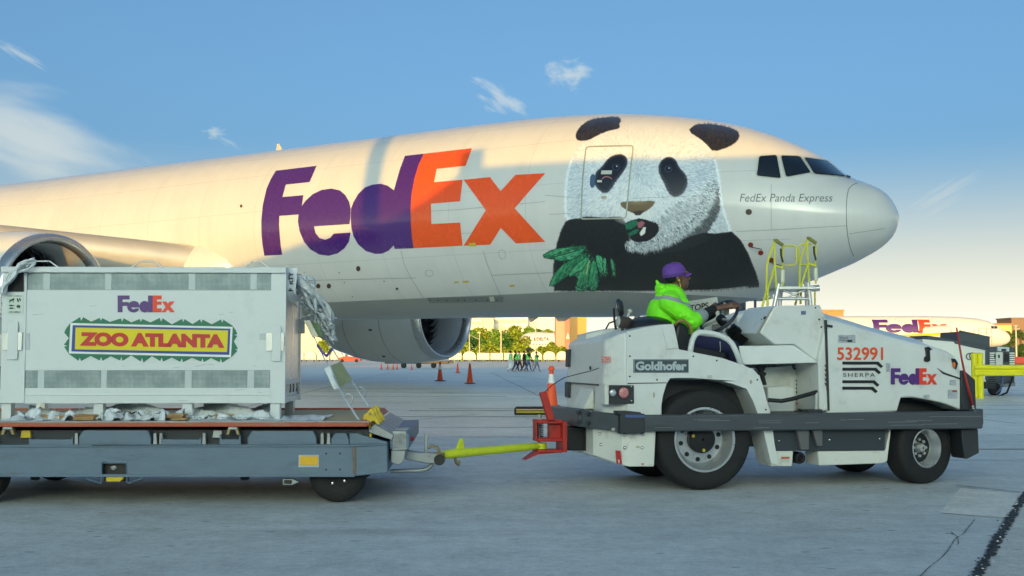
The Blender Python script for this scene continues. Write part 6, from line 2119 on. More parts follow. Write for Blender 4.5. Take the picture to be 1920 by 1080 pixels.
flat('turtle_mark', [[(30.5, 574), (33, 571.5), (37, 572), (38.5, 575), (37.5, 577), (36, 578.5), (34.5, 577), (32, 577)]], up3(-.0185), M_LG, lb2)
for k in range(14):
    sx_, sy_ = rp0.uniform(60, 500), rp0.choice([rp0.uniform(548, 596), rp0.uniform(682, 692), rp0.uniform(730, 752)])
    L2, an = rp0.uniform(5, 26), rp0.uniform(-.5, .5)
    flat('scuff', [[(sx_, sy_), (sx_ + L2 * math.cos(an), sy_ + L2 * math.sin(an) * .4), (sx_ + L2 * math.cos(an), sy_ + L2 * math.sin(an) * .4 + .7), (sx_, sy_ + 1.0)]], up3(-.0045), mat('scuff_grey', (176, 182, 182), .6), crate)
# courier logo and zoo sign
logo(crate, up3(-.006), (220.5, 554, 328, 586), M_LOGO_P, M_LOGO_O)
sg = lambda a, b: (a, b)
leafy = [(121, 622), (124, 616), (131, 606.5), (150, 594.5), (152.3, 601.5), (156, 594.5), (171, 603), (187, 596), (189, 601.5), (192, 596.5), (206, 603.5), (226.5, 597), (229, 603), (232, 596.5), (246, 604.5), (262, 598), (264, 603.5),
         (267, 598), (282, 604.5), (299.5, 596), (302, 603), (305, 596.5), (322, 608), (341, 598), (343.5, 604), (346, 598.3), (361, 607.5), (375, 598.6), (377.5, 605), (380, 599), (397, 608), (414, 599), (417, 605), (419, 599.5), (436, 610.7),
         (442, 619), (445, 626), (439.5, 628.5), (445, 629.5), (438.5, 640), (445.9, 653.7), (440, 655.5), (445, 657.5), (435, 668.5), (417, 679.8), (413.5, 672.5), (412, 679), (396, 671.5), (382, 679), (379.5, 672), (377, 678), (360, 671),
         (343, 679.2), (341, 672), (338, 678.5), (322, 670.5), (306, 678), (303, 671), (300.5, 677), (285, 668), (269, 679.8), (266, 671), (264, 678), (246, 666.5), (230, 676.6), (227.5, 669), (225, 676), (208, 668), (192, 676.6), (189.5, 669.5),
         (187, 676), (170, 667.5), (152, 677), (149.5, 670.5), (147, 676.5), (128.8, 663.5), (120, 650), (126, 648.5), (119.8, 646.5), (129, 634), (119.7, 622.5), (126, 621.5)]
sign = flat('zoo_sign', [leafy], up3(-.006), mat('sign_green', (0, 112, 82), .4, var=.04), crate)
for nm, q, mm, off in (('white_border', [(132, 605.6), (436.4, 612.7), (433, 669.8), (129, 662.7)], mat('sign_white', (232, 236, 236), .4), -.008),
                       ('blue_border', [(136.3, 609.7), (432, 616.2), (430, 665.4), (133.8, 659)], mat('sign_blue', (34, 62, 148), .4), -.010),
                       ('yellow_field', [(141.8, 614), (427.8, 619.6), (425.6, 660), (140.3, 655)], mat('sign_yellow', (226, 206, 8), .4, var=.03), -.012)):
    flat(nm, [q], up3(off), mm, sign)
text('sign_lettering', 'ZOO ATLANTA', (149, 622.5, 421, 648.5), lambda a, b: R.p(a, b + (a - 149) * .0155, CF - .014), mat('sign_red', (198, 36, 36), .4), sign, 0.075, 0.0, 0.98)
# end face: framed bright aluminium sheets
ye0 = CF + .05
MB().box(cx1 - .006, cx1 + .006, CF + .03, CF + CD - .03, cz0 + .1, cz1 - .05).build('end_sheet', M_CRA, crate, 0)
for z0, z1 in ((cz1 - .07, cz1), (cz0 + .155, cz0 + .20), (cz0 + .0, cz0 + .05)):
    MB().box(cx1 - .002, cx1 + .016, CF + .0, CF + CD, z0, z1).build('end_rail', M_CR, crate, 30, .003)
for y0_, y1_ in ((CF + CD - .05, CF + CD + .01), (CF - .002, CF + .03)):
    MB().box(cx1 - .002, cx1 + .018, y0_, y1_, cz0 - .005, cz1 + .002).build('end_post', M_CRA if y0_ > CF + .1 else M_CR, crate, 30, .003)
for k in range(3):
    MB().tube([(cx1 + .022, CF + .25 + .2 * k, cz0 + .08), (cx1 + .03, CF + .25 + .2 * k, cz0 + .12), (cx1 + .022, CF + .28 + .2 * k, cz0 + .15)], .006, 6).build('end_latch', M_TDARK, crate, 60)
MB().box(cx1 + .01, cx1 + .05, CF + CD - .06, CF + CD + .03, rz_(625, 555, 1.3), rz_(598, 555, 1.3)).build('hinge', M_STEEL, crate, 30, .004)
# handles on the roof, feet
for a, b_ in ((47, 110), (246, 306), (457, 506), (470, 520)):
    yy = CF + (.15 if a != 470 else .8)
    zt_ = cz1 + .0
    MB().tube([(rx(a, yy, 500), yy, zt_), (rx(a + 17, yy, 500), yy, zt_ + .055), (rx(b_ - 17, yy, 500), yy, zt_ + .055), (rx(b_, yy, 500), yy, zt_)], .007, 8).build('roof_handle', M_CRA, crate, 60)
for px_ in (10, 183, 350, 515):
    for y in (CF + .02, CF + CD - .12):
        MB().box(rx(px_ - 9, CF, 760), rx(px_ + 9, CF, 760), y, y + .09, zp + .012, cz0).build('foot', M_CR if y < CF + .1 else M_CRA, crate, 30, .003)
MB().box(rx(350, CF, 760), rx(361, CF, 760), CF + .01, CF + .6, zp + .05, zp + .1).build('fork_tube', M_CR, crate, 30, .002)


# ================================================================== strap film, straps and papers round the crate
def ribbon(path, w, twist=0.0, n=None, up=(0, 0, 1), wave=.0):
    """crumpled flat strap along path"""
    P = [Vector(p) for p in path]
    Q = []
    for i in range(len(P) - 1):
        p0, p1, p2, p3 = P[max(i - 1, 0)], P[i], P[i + 1], P[min(i + 2, len(P) - 1)]
        for k in range(8):
            t = k / 8
            Q.append(.5 * ((2 * p1) + (p2 - p0) * t + (2 * p0 - 5 * p1 + 4 * p2 - p3) * t * t + (3 * p1 - p0 - 3 * p2 + p3) * t ** 3))
    Q.append(P[-1])
    vs = []
    m = len(Q)
    for i, q in enumerate(Q):
        t = (Q[min(i + 1, m - 1)] - Q[max(i - 1, 0)]).normalized()
        a = Vector(up) - t * Vector(up).dot(t)
        if a.length < 1e-3:
            a = t.orthogonal()
        a.normalize()
        b_ = t.cross(a)
        ang = twist * i / m + wave * math.sin(i * .7)
        d = a * math.cos(ang) + b_ * math.sin(ang)
        for s_ in (-1, -.33, .33, 1):
            vs.append(q + d * w / 2 * s_ + b_ * math.cos(ang) * (.15 * w * (abs(s_) > .5)))
    return vs, [(4 * i + k, 4 * i + k + 1, 4 * i + k + 5, 4 * i + k + 4) for i in range(m - 1) for k in range(3)]


def strap_thing(name, label, cat, paths, material, group=None):
    mb = MB()
    for a in paths:
        v, f = ribbon(*a)
        mb.add(v, f)
    o = mb.build(name, material, None, 60)
    o.location = (_w.x, _w.y - .12, 0)
    o.rotation_euler = (0, 0, R.ang)
    s_ = o.modifiers.new('thick', 'SOLIDIFY')
    s_.thickness = .003
    tag(o, label, cat, group)
    return o


rp = random.Random(21)
# knotted bundle at the crate's right corner
paths = []
for k in range(30):
    t0, t1 = rp.uniform(0, .25), rp.uniform(.75, 1.05)
    pts = []
    for q in range(5):
        u = t0 + (t1 - t0) * q / 4
        px_ = 533 + u * 92 + 16 * math.sin(u * 3.0)
        py_ = 503 + u * 136
        sp = 13 if .15 < u < .8 else 7
        pts.append(R.p(px_ + rp.gauss(0, sp * .55), py_ + rp.gauss(0, sp * .75), CF + .25 + .55 * u + rp.gauss(0, .07)))
    paths.append((pts, rp.uniform(.016, .045), rp.uniform(-4, 4), None, (rp.uniform(-1, 1), rp.uniform(-1, 1), 1), .6))
for k in range(22):
    u = rp.uniform(.3, .95)
    c_ = Vector(R.p(535 + u * 90 + rp.gauss(0, 6), 505 + u * 128 + rp.gauss(0, 8), CF + .3 + .5 * u))
    r_ = rp.uniform(.03, .075)
    e1, e2 = Vector((rp.gauss(0, 1), rp.gauss(0, 1), rp.gauss(0, 1))).normalized(), Vector((rp.gauss(0, 1), rp.gauss(0, 1), rp.gauss(0, 1))).normalized()
    paths.append(([c_ + (e1 * math.cos(a) + e2 * math.sin(a)) * r_ for a in np.linspace(0, 5.4, 7)], rp.uniform(.010, .024), rp.uniform(-2, 2), None, (0, 1, .3), .4))
bundle = strap_thing('strap_bundle', 'knotted bundle of white printed straps on the crate right corner', 'straps', paths, M_PLAST)
text('strap_lettering', 'PERTY', (0, 0, 1, 1), lambda a, b: Vector(R.p(548.5 - 8 * b + 4, 545 - 34 * a, CF + .16)) if False else Vector(R.p(541 + 9 * b, 546 - 36 * a, CF + .16)), M_INK, bundle, .03)
_bs = MB()
_v, _f = ribbon([R.p(549, 503, CF + .20), R.p(548, 520, CF + .17), R.p(546, 548, CF + .17), R.p(556, 565, CF + .3)], .085, .0, None, (1, 0, 0), .0)
_bs.add(_v, _f).build('printed_strap', M_PLAST, bundle, 60)
# second bundle at the left corner
paths = []
for k in range(16):
    pts = []
    for q in range(4):
        u = q / 3
        pts.append(R.p(58 - 62 * u + rp.gauss(0, 4) + 4, 489 + 45 * u * u + 14 * u + rp.gauss(0, 4), CF - .06 + rp.gauss(0, .03)))
    paths.append((pts, rp.uniform(.012, .035), rp.uniform(-3, 3), None, (rp.uniform(-1, 1), -1, .4), .5))
strap_thing('strap_bundle', 'thin sheaf of white printed straps over the crate left corner', 'straps', paths, M_PLAST)
# two taut straps down to the pallet end with loops, and the paper pouch between
for k, (pts, lab) in enumerate((([(585, 624, .9), (598, 652, .85), (618, 694, .7), (640, 735, .55), (672, 787, .35)], 'near taut white lashing strap from crate to pallet end'),
                               ([(608, 630, 1.25), (622, 652, 1.2), (640, 683, 1.15), (662, 718, 1.1), (692, 762, 1.0)], 'far taut white lashing strap from crate to pallet end'))):
    q3 = [R.p(*p) for p in pts]
    lp = [(645, 744, .5), (652, 738, .46), (660, 742, .46), (661, 752, .48), (656, 757, .5)] if k == 0 else [(668, 727, 1.05), (676, 725, 1.02), (684, 731, 1.02), (685, 740, 1.04), (681, 742, 1.05)]
    strap_thing('lashing_strap', lab, 'strap', [(q3, .026, .5, None, (0, 1, 0), .0), ([R.p(*p) for p in lp], .022, .3, None, (0, 1, 0), .1)], M_PLAST, 'lashing straps at the crate end')
pouch = empty('paper_pouch', (_w.x, _w.y - .12, 0), R.ang, 'clear pouch holding yellowish papers hung on the lashing straps', 'pouch')
pq = [R.p(620, 686, .74), R.p(639, 679, 1.05), R.p(660, 713, 1.02), R.p(637, 727, .70)]
MB().hexa(pq, [tuple(Vector(p) + Vector((.0, .02, .005))) for p in pq]).build('papers', mat('paper_yellow', (178, 180, 132), .7, var=.05), pouch, 0)
pq2 = [tuple(Vector(p) + Vector((-.012, -.02, 0))) for p in [R.p(611, 691, .70), R.p(621, 686, .72), R.p(638, 728, .66), R.p(629, 730, .64)]]
MB().hexa(pq2, [tuple(Vector(p) + Vector((.0, .012, .005))) for p in pq2]).build('cover', M_PLAST, pouch, 0)
for k in range(9):
    u = k / 8
    a, b_ = Vector(pq[0]).lerp(Vector(pq[3]), .06 + u * .85), Vector(pq[1]).lerp(Vector(pq[2]), .06 + u * .85)
    p_, q_ = a.lerp(b_, .12), a.lerp(b_, .3 + .35 * rp.random())
    MB().tube([p_ + Vector((-.004, -.006, 0)), q_ + Vector((-.004, -.006, 0))], .0022, 4).build('print_row', mat('print_green_grey', (112, 122, 92), .7), pouch, 0)
tagp = empty('document_tag', (_w.x, _w.y - .12, 0), R.ang, 'pale plastic tag and green card dangling from the strap bundle', 'tag')
for nm, q, mm in (('plastic_tag', [R.p(570, 602, .85), R.p(580, 600, .86), R.p(596, 630, .84), R.p(586, 634, .83)], mat('tag_cream', (214, 210, 184), .4)),
                  ('green_card', [R.p(585, 606, .95), R.p(596, 606, .96), R.p(606, 632, .95), R.p(594, 632, .94)], mat('card_green', (92, 122, 76), .5, var=.4, vscale=30)),
                  ('clear_sleeve', [R.p(604, 610, 1.2), R.p(612, 611, 1.22), R.p(626, 634, 1.2), R.p(616, 637, 1.18)], mat('sleeve_grey', (188, 200, 188), .2))):
    MB().hexa(q, [tuple(Vector(p) + Vector((.004, .012, 0))) for p in q]).build(nm, mm, tagp, 0)
MB().tube([R.p(595, 647, .85), R.p(604, 660, .8), R.p(612, 668, .8), R.p(622, 655, 1.1)], .012, 6).build('purple_ribbon', mat('ribbon_violet', (110, 96, 178), .5), tagp, 180)


# crumpled film lying along the near edge of the pallet
def film(name, label, x0, x1, y0, y1, seed, amp, material=M_PLAST, cat='strap', cells=(90, 14), z=None):
    r_ = np.random.default_rng(seed)
    nx, ny = cells
    vs = []
    ph = r_.random(12) * 6.28
    fq = r_.uniform(4, 22, 12)
    for i in range(nx + 1):
        for k in range(ny + 1):
            u, v = i / nx, k / ny
            x = x0 + (x1 - x0) * u + .01 * math.sin(9 * v + ph[0])
            yy = y0 + (y1 - y0) * v + .03 * math.sin(fq[1] * u + ph[1]) + .015 * math.sin(2.3 * fq[2] * u + ph[2])
            h = 0
            for q in range(3, 9):
                h += math.sin(fq[q] * 1.6 * u + (fq[q - 1] * .5) * v + ph[q]) * (1 / (q - 1.5))
            h = max(0, h + .4) * amp * (.35 + .65 * math.sin(math.pi * v)) + r_.uniform(0, amp * .25)
            vs.append((x, yy, (z or zp + .016) + h))
    o = MB().add(vs, [(i * (ny + 1) + k, i * (ny + 1) + k + 1, (i + 1) * (ny + 1) + k + 1, (i + 1) * (ny + 1) + k) for i in range(nx) for k in range(ny)]).build(name, material, None, 180)
    o.location = (_w.x, _w.y - .12, 0)
    o.rotation_euler = (0, 0, R.ang)
    tag(o, label, cat, 'loose strap film on the pallet')
    return o


film('strap_film', 'crumpled white strap film on the pallet, left of the animal crate feet', rx(-20, .1, 780), rx(128, .1, 780), .04, .40, 1, .03)
fm_ = film('strap_film', 'twisted white strap film with black print near the middle of the pallet', rx(175, .1, 780), rx(310, .1, 780), .06, .40, 2, .05)
f2 = film('strap_film', 'flat printed white strap film lying below the zoo sign', rx(300, .1, 780), rx(520, .1, 780), .05, .36, 3, .010)
film('strap_film', 'white plastic sheet spread on the bare end of the pallet', rx(500, .2, 780), rx(604, .2, 780), .10, 1.1, 4, .012)
film('strap_film', 'white strap film bunched under the crate floor', rx(40, .5, 770), rx(500, .5, 770), .45, .9, 5, .085, cells=(130, 18))
film('strap_film', 'high crumpled heap of white strap film before the left crate foot', rx(28, .3, 775), rx(172, .3, 775), .24, .42, 6, .055, cells=(130, 18))
film('strap_film', 'high crumpled heap of white strap film before the crate middle', rx(196, .3, 775), rx(345, .3, 775), .24, .42, 7, .060, cells=(130, 18))
film('strap_film', 'low crumpled heap of white strap film before the right crate foot', rx(362, .3, 775), rx(505, .3, 775), .25, .42, 8, .045, cells=(130, 18))
zt_ = zp + .034
text('film_lettering', 'PROPERTY OF FEDEX EXPRESS', (0, 0, 1, 1), lambda a, b: (rx(305, .1, 780) + a * (rx(512, .1, 780) - rx(305, .1, 780)), .10 + (1 - b) * .12 if False else .22 - b * .12, zt_ + .012), M_INK, f2, .02)
for k in range(7):
    s_, ch = [('PROPERTY', 0), ('OF', 1), ('FEDEX', 2), ('EX', 3), ('PROP', 4), ('ERTY', 5), ('FED', 6)][k]
    a0 = rp.uniform(-.7, .7)
    cxq, cyq = rx(190 + 17 * k, .1, 778), rp.uniform(.10, .28)
    text('film_lettering', s_, (0, 0, 1, 1), lambda a, b, a0=a0, cxq=cxq, cyq=cyq: (cxq + (a * .10 * math.cos(a0) - (.5 - b) * .045 * math.sin(a0)), cyq + a * .10 * math.sin(a0) + (.5 - b) * .045 * math.cos(a0), zp + .075 + .02 * math.sin(a * 5)), M_INK, fm_, .03)
# cardboard scraps
for k, (a, y, w_, d_, h_, lab) in enumerate(((140, .06, .17, .10, .045, 'folded brown cardboard pad near the pallet edge, left of the printed film'), (318, .05, .13, .12, .05, 'torn brown cardboard pad near the pallet edge, below the zoo sign'),
                                             (58, .30, .40, .05, .03, 'long brown cardboard strip behind the left strap film'), (392, .32, .16, .05, .035, 'short brown cardboard strip in front of the crate foot'))):
    o = MB()
    for q in range(3):
        dx, dy = rp.uniform(-.02, .02), rp.uniform(-.01, .01)
        o.hexa([(dx, dy, q * h_ / 3), (w_ + dx, dy + rp.uniform(-.02, .02), q * h_ / 3), (w_ + dx, d_ + dy, q * h_ / 3), (dx, d_ + dy, q * h_ / 3)],
               [(dx, dy, (q + .8) * h_ / 3), (w_ + dx, dy, (q + .8) * h_ / 3 + .004), (w_ + dx, d_ + dy, (q + .8) * h_ / 3), (dx, d_ + dy, (q + .8) * h_ / 3 + .006)])
    o = o.build('cardboard_pad', M_CARD, None, 30, .003)
    o.location = R.world(rx(a, .1, 780), y, zp + .03)
    o.rotation_euler = (0, 0, R.ang + rp.uniform(-.1, .1))
    tag(o, lab, 'cardboard', 'cardboard scraps on the pallet')

# ================================================================== traffic cones
M_CONE = mat('cone_orange', (240, 88, 36), 0.5, var=0.06, vscale=10, dirt=.25, dirt_rgb=(150, 60, 40), dscale=10)
M_COLLAR = mat('cone_white_collar', (222, 224, 220), 0.4, var=.05)
M_CBASE = mat('cone_black_base', (30, 30, 32), 0.7, var=.2)


def cone(px, base, top, label, collar=False):
    g_ = at_ground(px, base)
    h = (base - top) / F_PX * g_.y
    o = empty('traffic_cone', g_, random.uniform(0, 1), label, 'traffic cone', 'orange traffic cones on the apron')
    w = h * .21
    MB().box(-w, w, -w, w, 0, h * .045).build('base', M_CBASE, o, 30, .006)
    n = 18 if h * F_PX / g_.y > 25 else 10
    MB().lathe([(w * .80, h * .045), (w * .74, h * .07), (w * .20, h * .97), (w * .15, h), (0.001, h)], (0, 0, 0), (0, 0, 1), n).build('body', M_CONE, o, 40)
    if collar:
        f = lambda u: w * (.74 + (.20 - .74) * (u - .07) / .9) + .004
        MB().lathe([(f(.62), h * .62), (f(.84), h * .84)], (0, 0, 0), (0, 0, 1), n).build('collar', M_COLLAR, o, 60)
        MB().lathe([(w * .34, h * .93), (w * .36, h * .97), (w * .2, h * 1.03), (0, h * 1.03)], (0, 0, 0), (0, 0, 1), n).build('top_knob', M_CONE, o, 40)
    return o


cone(1034, 768, 689, 'large orange cone with a white collar behind the red hitch', True)
cone(881, 719.5, 681, 'tall plain orange cone just right of the far engine')
cone(825, 714.5, 679.5, 'tall orange cone with a dark base below the far engine inlet', True)
cone(858, 699, 680.5, 'mid-sized distant orange cone between the two tall cones')
cone(772, 693.6, 682.5, 'small distant orange cone among wheels under the far engine')
cone(715, 692.8, 680.5, 'small distant orange cone, leftmost of the row')
cone(727, 692.9, 681, 'small distant orange cone, second in the row from the left')
cone(737.5, 693, 681, 'small distant orange cone, third in the row from the left')
cone(744.5, 692.4, 681, 'small distant orange cone, fourth in the row from the left')

ch0 = at_ground(1010, 778)
chock = empty('wheel_chock', (ch0.x, ch0.y, 0), .02, 'black rubber chock bar with yellow stripes behind the red hitch', 'chock')
MB().prism([(-.5, 0), (.55, 0), (.55, .13), (.5, .17), (-.46, .17), (-.5, .13)], -.1, .1, 'y').build('bar', M_CBASE, chock, 30, .02)
for z in (.055, .10):
    MB().box(-.46, .5, -.103, -.099, z, z + .018).build('stripe', M_CLAMP, chock, 0)

# ================================================================== crew walking on the apron
M_VESTS = mat('vest_lime', (120, 220, 90), .7, var=.08)


def walker(px, foot, head, label, top, legs, vest=True, skin=(150, 112, 90), hair=(40, 30, 26), stride=.28, coat=None, hold=None):
    g_ = at_ground(px, foot)
    H_ = (foot - head) / F_PX * g_.y
    k = H_ / 1.75
    o = empty('person', g_, 0, label, 'person', 'camera crew walking on the apron')
    ms = mat('skin_%d' % skin[0], skin, .6)
    mt, ml = mat('cloth_%d_%d' % (top[0], top[2]), top, .8), mat('trousers_%d_%d' % (legs[0], legs[2]), legs, .8)
    b = MB()
    V = lambda x, y, z: Vector((x * k, y * k, z * k))
    b.ball(V(.02, 0, 1.63), (.085 * k, .075 * k, .115 * k), 12, 8)
    b.ball(V(.10, 0, 1.61), (.02 * k, .015 * k, .02 * k), 6, 4)
    b.limb(V(0, 0, 1.45), V(.01, 0, 1.56), .055 * k, .05 * k, 8)
    b.limb(V(0, 0, .98), V(0, 0, 1.36), .13 * k, .15 * k, 10)
    b.limb(V(0, -.16, 1.40), V(0, .16, 1.40), .07 * k, .07 * k, 8)
    hands = []
    for sy in (-1, 1):
        el = V(-.04 + .12 * sy * (stride > .1), sy * .23, 1.12)
        wr = V(.10 + .10 * sy, sy * .22, .92)
        if hold and sy < 0:
            el, wr = V(.12, -.24, 1.24), V(.22, -.12, 1.42)
        b.limb(V(0, sy * .19, 1.38), el, .055 * k, .042 * k, 8)
        b.limb(el, wr, .042 * k, .03 * k, 8)
        b.ball(wr + V(.02, 0, -.05) if not hold else wr, (.04 * k, .025 * k, .055 * k), 8, 6)
        hp = V(0, sy * .09, .92)
        kn = V(.06 + stride * .4 * sy, sy * .10, .50)
        an = V(stride * sy - .02, sy * .10, .08)
        b.limb(hp, kn, .085 * k, .06 * k, 8)
        b.limb(kn, an, .058 * k, .04 * k, 8)
        b.limb(an, an + V(.15, 0, -.03), .04 * k, .035 * k, 8)
    organic('body', b, ms, o, .022 * k, 2)
    c_ = MB()
    c_.limb(V(0, 0, .96), V(0, 0, 1.36), .155 * k, .17 * k, 10)
    c_.limb(V(0, -.16, 1.40), V(0, .16, 1.40), .085 * k, .085 * k, 8)
    for sy in (-1, 1):
        el = V(-.04 + .12 * sy * (stride > .1), sy * .23, 1.12)
        wr = V(.10 + .10 * sy, sy * .22, .92)
        if hold and sy < 0:
            el, wr = V(.12, -.24, 1.24), V(.22, -.12, 1.42)
        c_.limb(V(0, sy * .19, 1.38), el, .07 * k, .055 * k, 8)
        c_.limb(el, el.lerp(wr, .85), .055 * k, .045 * k, 8)
    organic('top', c_, mt, o, .03 * k, 2)
    t_ = MB()
    for sy in (-1, 1):
        hp = V(0, sy * .09, .94)
        kn = V(.06 + stride * .4 * sy, sy * .10, .50)
        an = V(stride * sy - .02, sy * .10, .12)
        t_.limb(hp, kn, .11 * k, .08 * k, 8)
        t_.limb(kn, an, .078 * k, .06 * k, 8)
    if coat:
        t_.limb(V(0, 0, 1.0), V(.02, 0, .42), .17 * k, .24 * k, 10)
    organic('trousers' if not coat else 'skirt', t_, mat('coat_%d' % coat[0], coat, .8) if coat else ml, o, .03 * k, 2)
    if vest:
        v_ = MB()
        v_.limb(V(0, 0, 1.0), V(0, 0, 1.34), .172 * k, .188 * k, 12)
        v_.limb(V(0, -.12, 1.42), V(0, .12, 1.42), .075 * k, .075 * k, 8)
        organic('vest', v_, M_VESTS, o, .03 * k, 2)
    MB().ball(V(-.015, 0, 1.665), (.095 * k, .088 * k, .10 * k), 12, 8).build('hair', mat('hair_%d' % hair[0], hair, .8), o, 180)
    return o, k


walker(957.5, 697, 657.5, 'person in a lime vest and white skirt, leftmost of the walking crew', (200, 206, 206), (40, 42, 48), coat=(206, 212, 216))
walker(966.5, 697, 657.8, 'walker in a dark top and navy jeans under a lime vest, second from the left', (40, 44, 50), (38, 46, 78))
walker(973.5, 695, 658, 'walker in a lime vest and dark brown trousers, third from the left', (170, 180, 170), (60, 34, 34))
walker(983, 696.8, 658, 'walker all in dark clothes close beside the camera carrier', (58, 40, 38), (64, 44, 40), vest=False)
oc, kc = walker(990, 697, 656.5, 'camera carrier in a lime vest and blue jeans with rig at the shoulder', (34, 36, 40), (70, 96, 140), hold=True)
walker(1006, 697, 659.5, 'walker with a hand to the face, lime vest and grey jeans, rightmost of the crew', (70, 78, 80), (112, 124, 150), hold=True)
g_ = at_ground(989.5, 697)
rig = empty('video_camera', (g_.x, g_.y - .15, 0), 0, 'black video camera on a long tripod carried above the walking crew', 'camera')
MB().box(-.15, .28, -.09, .09, 1.62, 1.82).build('body', M_BLACK, rig, 30, .02)
MB().lathe([(.05, 0), (.065, .1), (.08, .18)], (.28, 0, 1.72), (1, 0, 0), 12, True).build('lens', M_BLACK, rig, 60)
MB().box(.0, .12, -.03, .03, 1.82, 1.92).build('handle', M_BLACK, rig, 30, .01)
for dx in (-.05, .02, .08):
    MB().tube([(.05, 0, 1.62), (.30 + dx, dx, .95), (.52 + dx * 2, dx * 2, .16)], .022, 6).build('tripod_leg', M_BLACK, rig, 60)

# ================================================================== low vehicles behind the far engine
v0 = at_ground(785, 690.5)
lv = empty('flatbed_loader', (v0.x, v0.y, 0), 0, 'low dark flatbed vehicle hidden behind the far engine, wheels showing', 'vehicle')
MB().box(-3.4, 3.0, 0, 1.9, .45, .75).build('bed', M_TDARK, lv, 30, .03)
MB().box(-3.3, -2.2, .2, 1.7, .75, 1.7).build('cab', M_TDARK, lv, 30, .06)
for x in (-1.5, 0, 1.5):
    MB().lathe([(.05, 0), (.24, 0), (.28, .05), (.28, .2), (.24, .25)], (x, -.05, .28), (0, 1, 0), 20, True).build('wheel', M_RUBBER, lv, 40)
MB().box(2.9, 3.4, .3, 1.5, .5, .7).build('tow_hook', M_TDARK, lv, 30, .02)
v1 = at_ground(655, 679.5)
rv = empty('baggage_tractor', (v1.x, v1.y, 0), 0, 'low red baggage tractor far off behind the straps', 'tractor')
MB().prism([(-2.2, .3), (2.2, .3), (2.2, .7), (.4, 1.1), (-.6, 1.2), (-2.2, .9)], 0, 1.6, 'y').build('body', M_BRED, rv, 30, .05)
for x in (-1.4, 1.4):
    MB().lathe([(.05, 0), (.3, 0), (.34, .06), (.34, .2)], (x, -.05, .34), (0, 1, 0), 16, True).build('wheel', M_RUBBER, rv, 40)
MB().box(-.9, -.5, .5, 1.1, 1.1, 1.6).build('seat', M_VINYL, rv, 30, .03)

# ================================================================== row of cargo containers on dollies, far side of the apron
M_ULD = mat('container_white', (226, 222, 212), .5, var=.05, dirt=.2, dirt_rgb=(180, 168, 140))
M_ULDF = mat('container_frame', (170, 168, 160), .4, .5)
uld = [(548, 570, 0), (571, 593, 1), (595, 618, 0), (620, 643, 1), (842, 866, 0), (868, 893, 1), (894.5, 918.5, 0), (920, 944, 0), (945.5, 969, 0), (970, 992, 0), (994, 1017, 1), (1019, 1042, 1), (1043.5, 1066, 1)]
places = ['far left under the fuselage', 'behind the crate straps', 'left of the far engine tail', 'behind the red baggage tractor', 'peeping out behind the engine inlet',
          'first domed one right of the engine', 'first boxy one right of the engine', 'second boxy one right of the engine', 'third boxy one, beside the walking crew', 'behind the walking crew', 'domed, right behind the last walker', 'domed, left of the white tractor', 'domed, cut off by the tractor tail']
for (a, b_, dome), pl_ in zip(uld, places):
    p0, p1 = at_depth(a, 668, 275), at_depth(b_, 668, 275)
    w = p1.x - p0.x - .1
    o = empty('cargo_container', (p0.x, 275, 0), 0, 'white %s cargo container on a dolly, %s' % ('domed' if dome else 'boxy', pl_), 'container', 'cargo containers across the apron')
    h = 2.3 if dome else 1.95
    if dome:
        pts = [(0, .45), (w, .45), (w, h * .55)] + [(w / 2 + w / 2 * math.cos(t), h * .55 + h * .45 * math.sin(t)) for t in np.linspace(.3, math.pi - .3, 9)] + [(0, h * .55)]
    else:
        pts = [(0, .45), (w, .45), (w, h), (.0, h)]
    MB().prism(pts, 0, 1.5, 'y').build('body', M_ULD, o, 30, .04)
    MB().box(-.05, w + .05, -.06, 1.6, .30, .45).build('dolly_deck', M_TDARK, o)
    for x in (.1, w - .1):
        MB().box(x - .06, x + .06, -.03, -.0, .45, h * .62).build('frame_post', M_ULDF, o)
    for x in (.4, w - .4):
        MB().lathe([(.02, 0), (.16, 0), (.16, .1)], (x, 0, .16), (0, 1, 0), 10, True).build('wheel', M_RUBBER, o)

# ================================================================== trees and hedge
def leaf_mat(name, rgb):
    m = bpy.data.materials.new(name)
    m.use_nodes = True
    nt = m.node_tree
    p = nt.nodes['Principled BSDF']
    oi = node(nt, 'ShaderNodeNewGeometry')
    rnd = oi.outputs['Random Per Island']
    a, b_ = lin(rgb), lin(tuple(int(c * .55) for c in rgb))
    nt.links.new(nmix(nt, rnd, a, b_), p.inputs['Base Color'])
    p.inputs['Roughness'].default_value = .6
    p.inputs['Subsurface Weight'].default_value = 0.0
    p.inputs['Transmission Weight'].default_value = 0.0
    return m


LEAFS = [leaf_mat('leaf_a', (136, 184, 54)), leaf_mat('leaf_b', (112, 166, 52)), leaf_mat('leaf_c', (164, 190, 56)), leaf_mat('leaf_d', (80, 118, 46))]
M_BARK = mat('bark', (92, 78, 62), .85, var=.25)


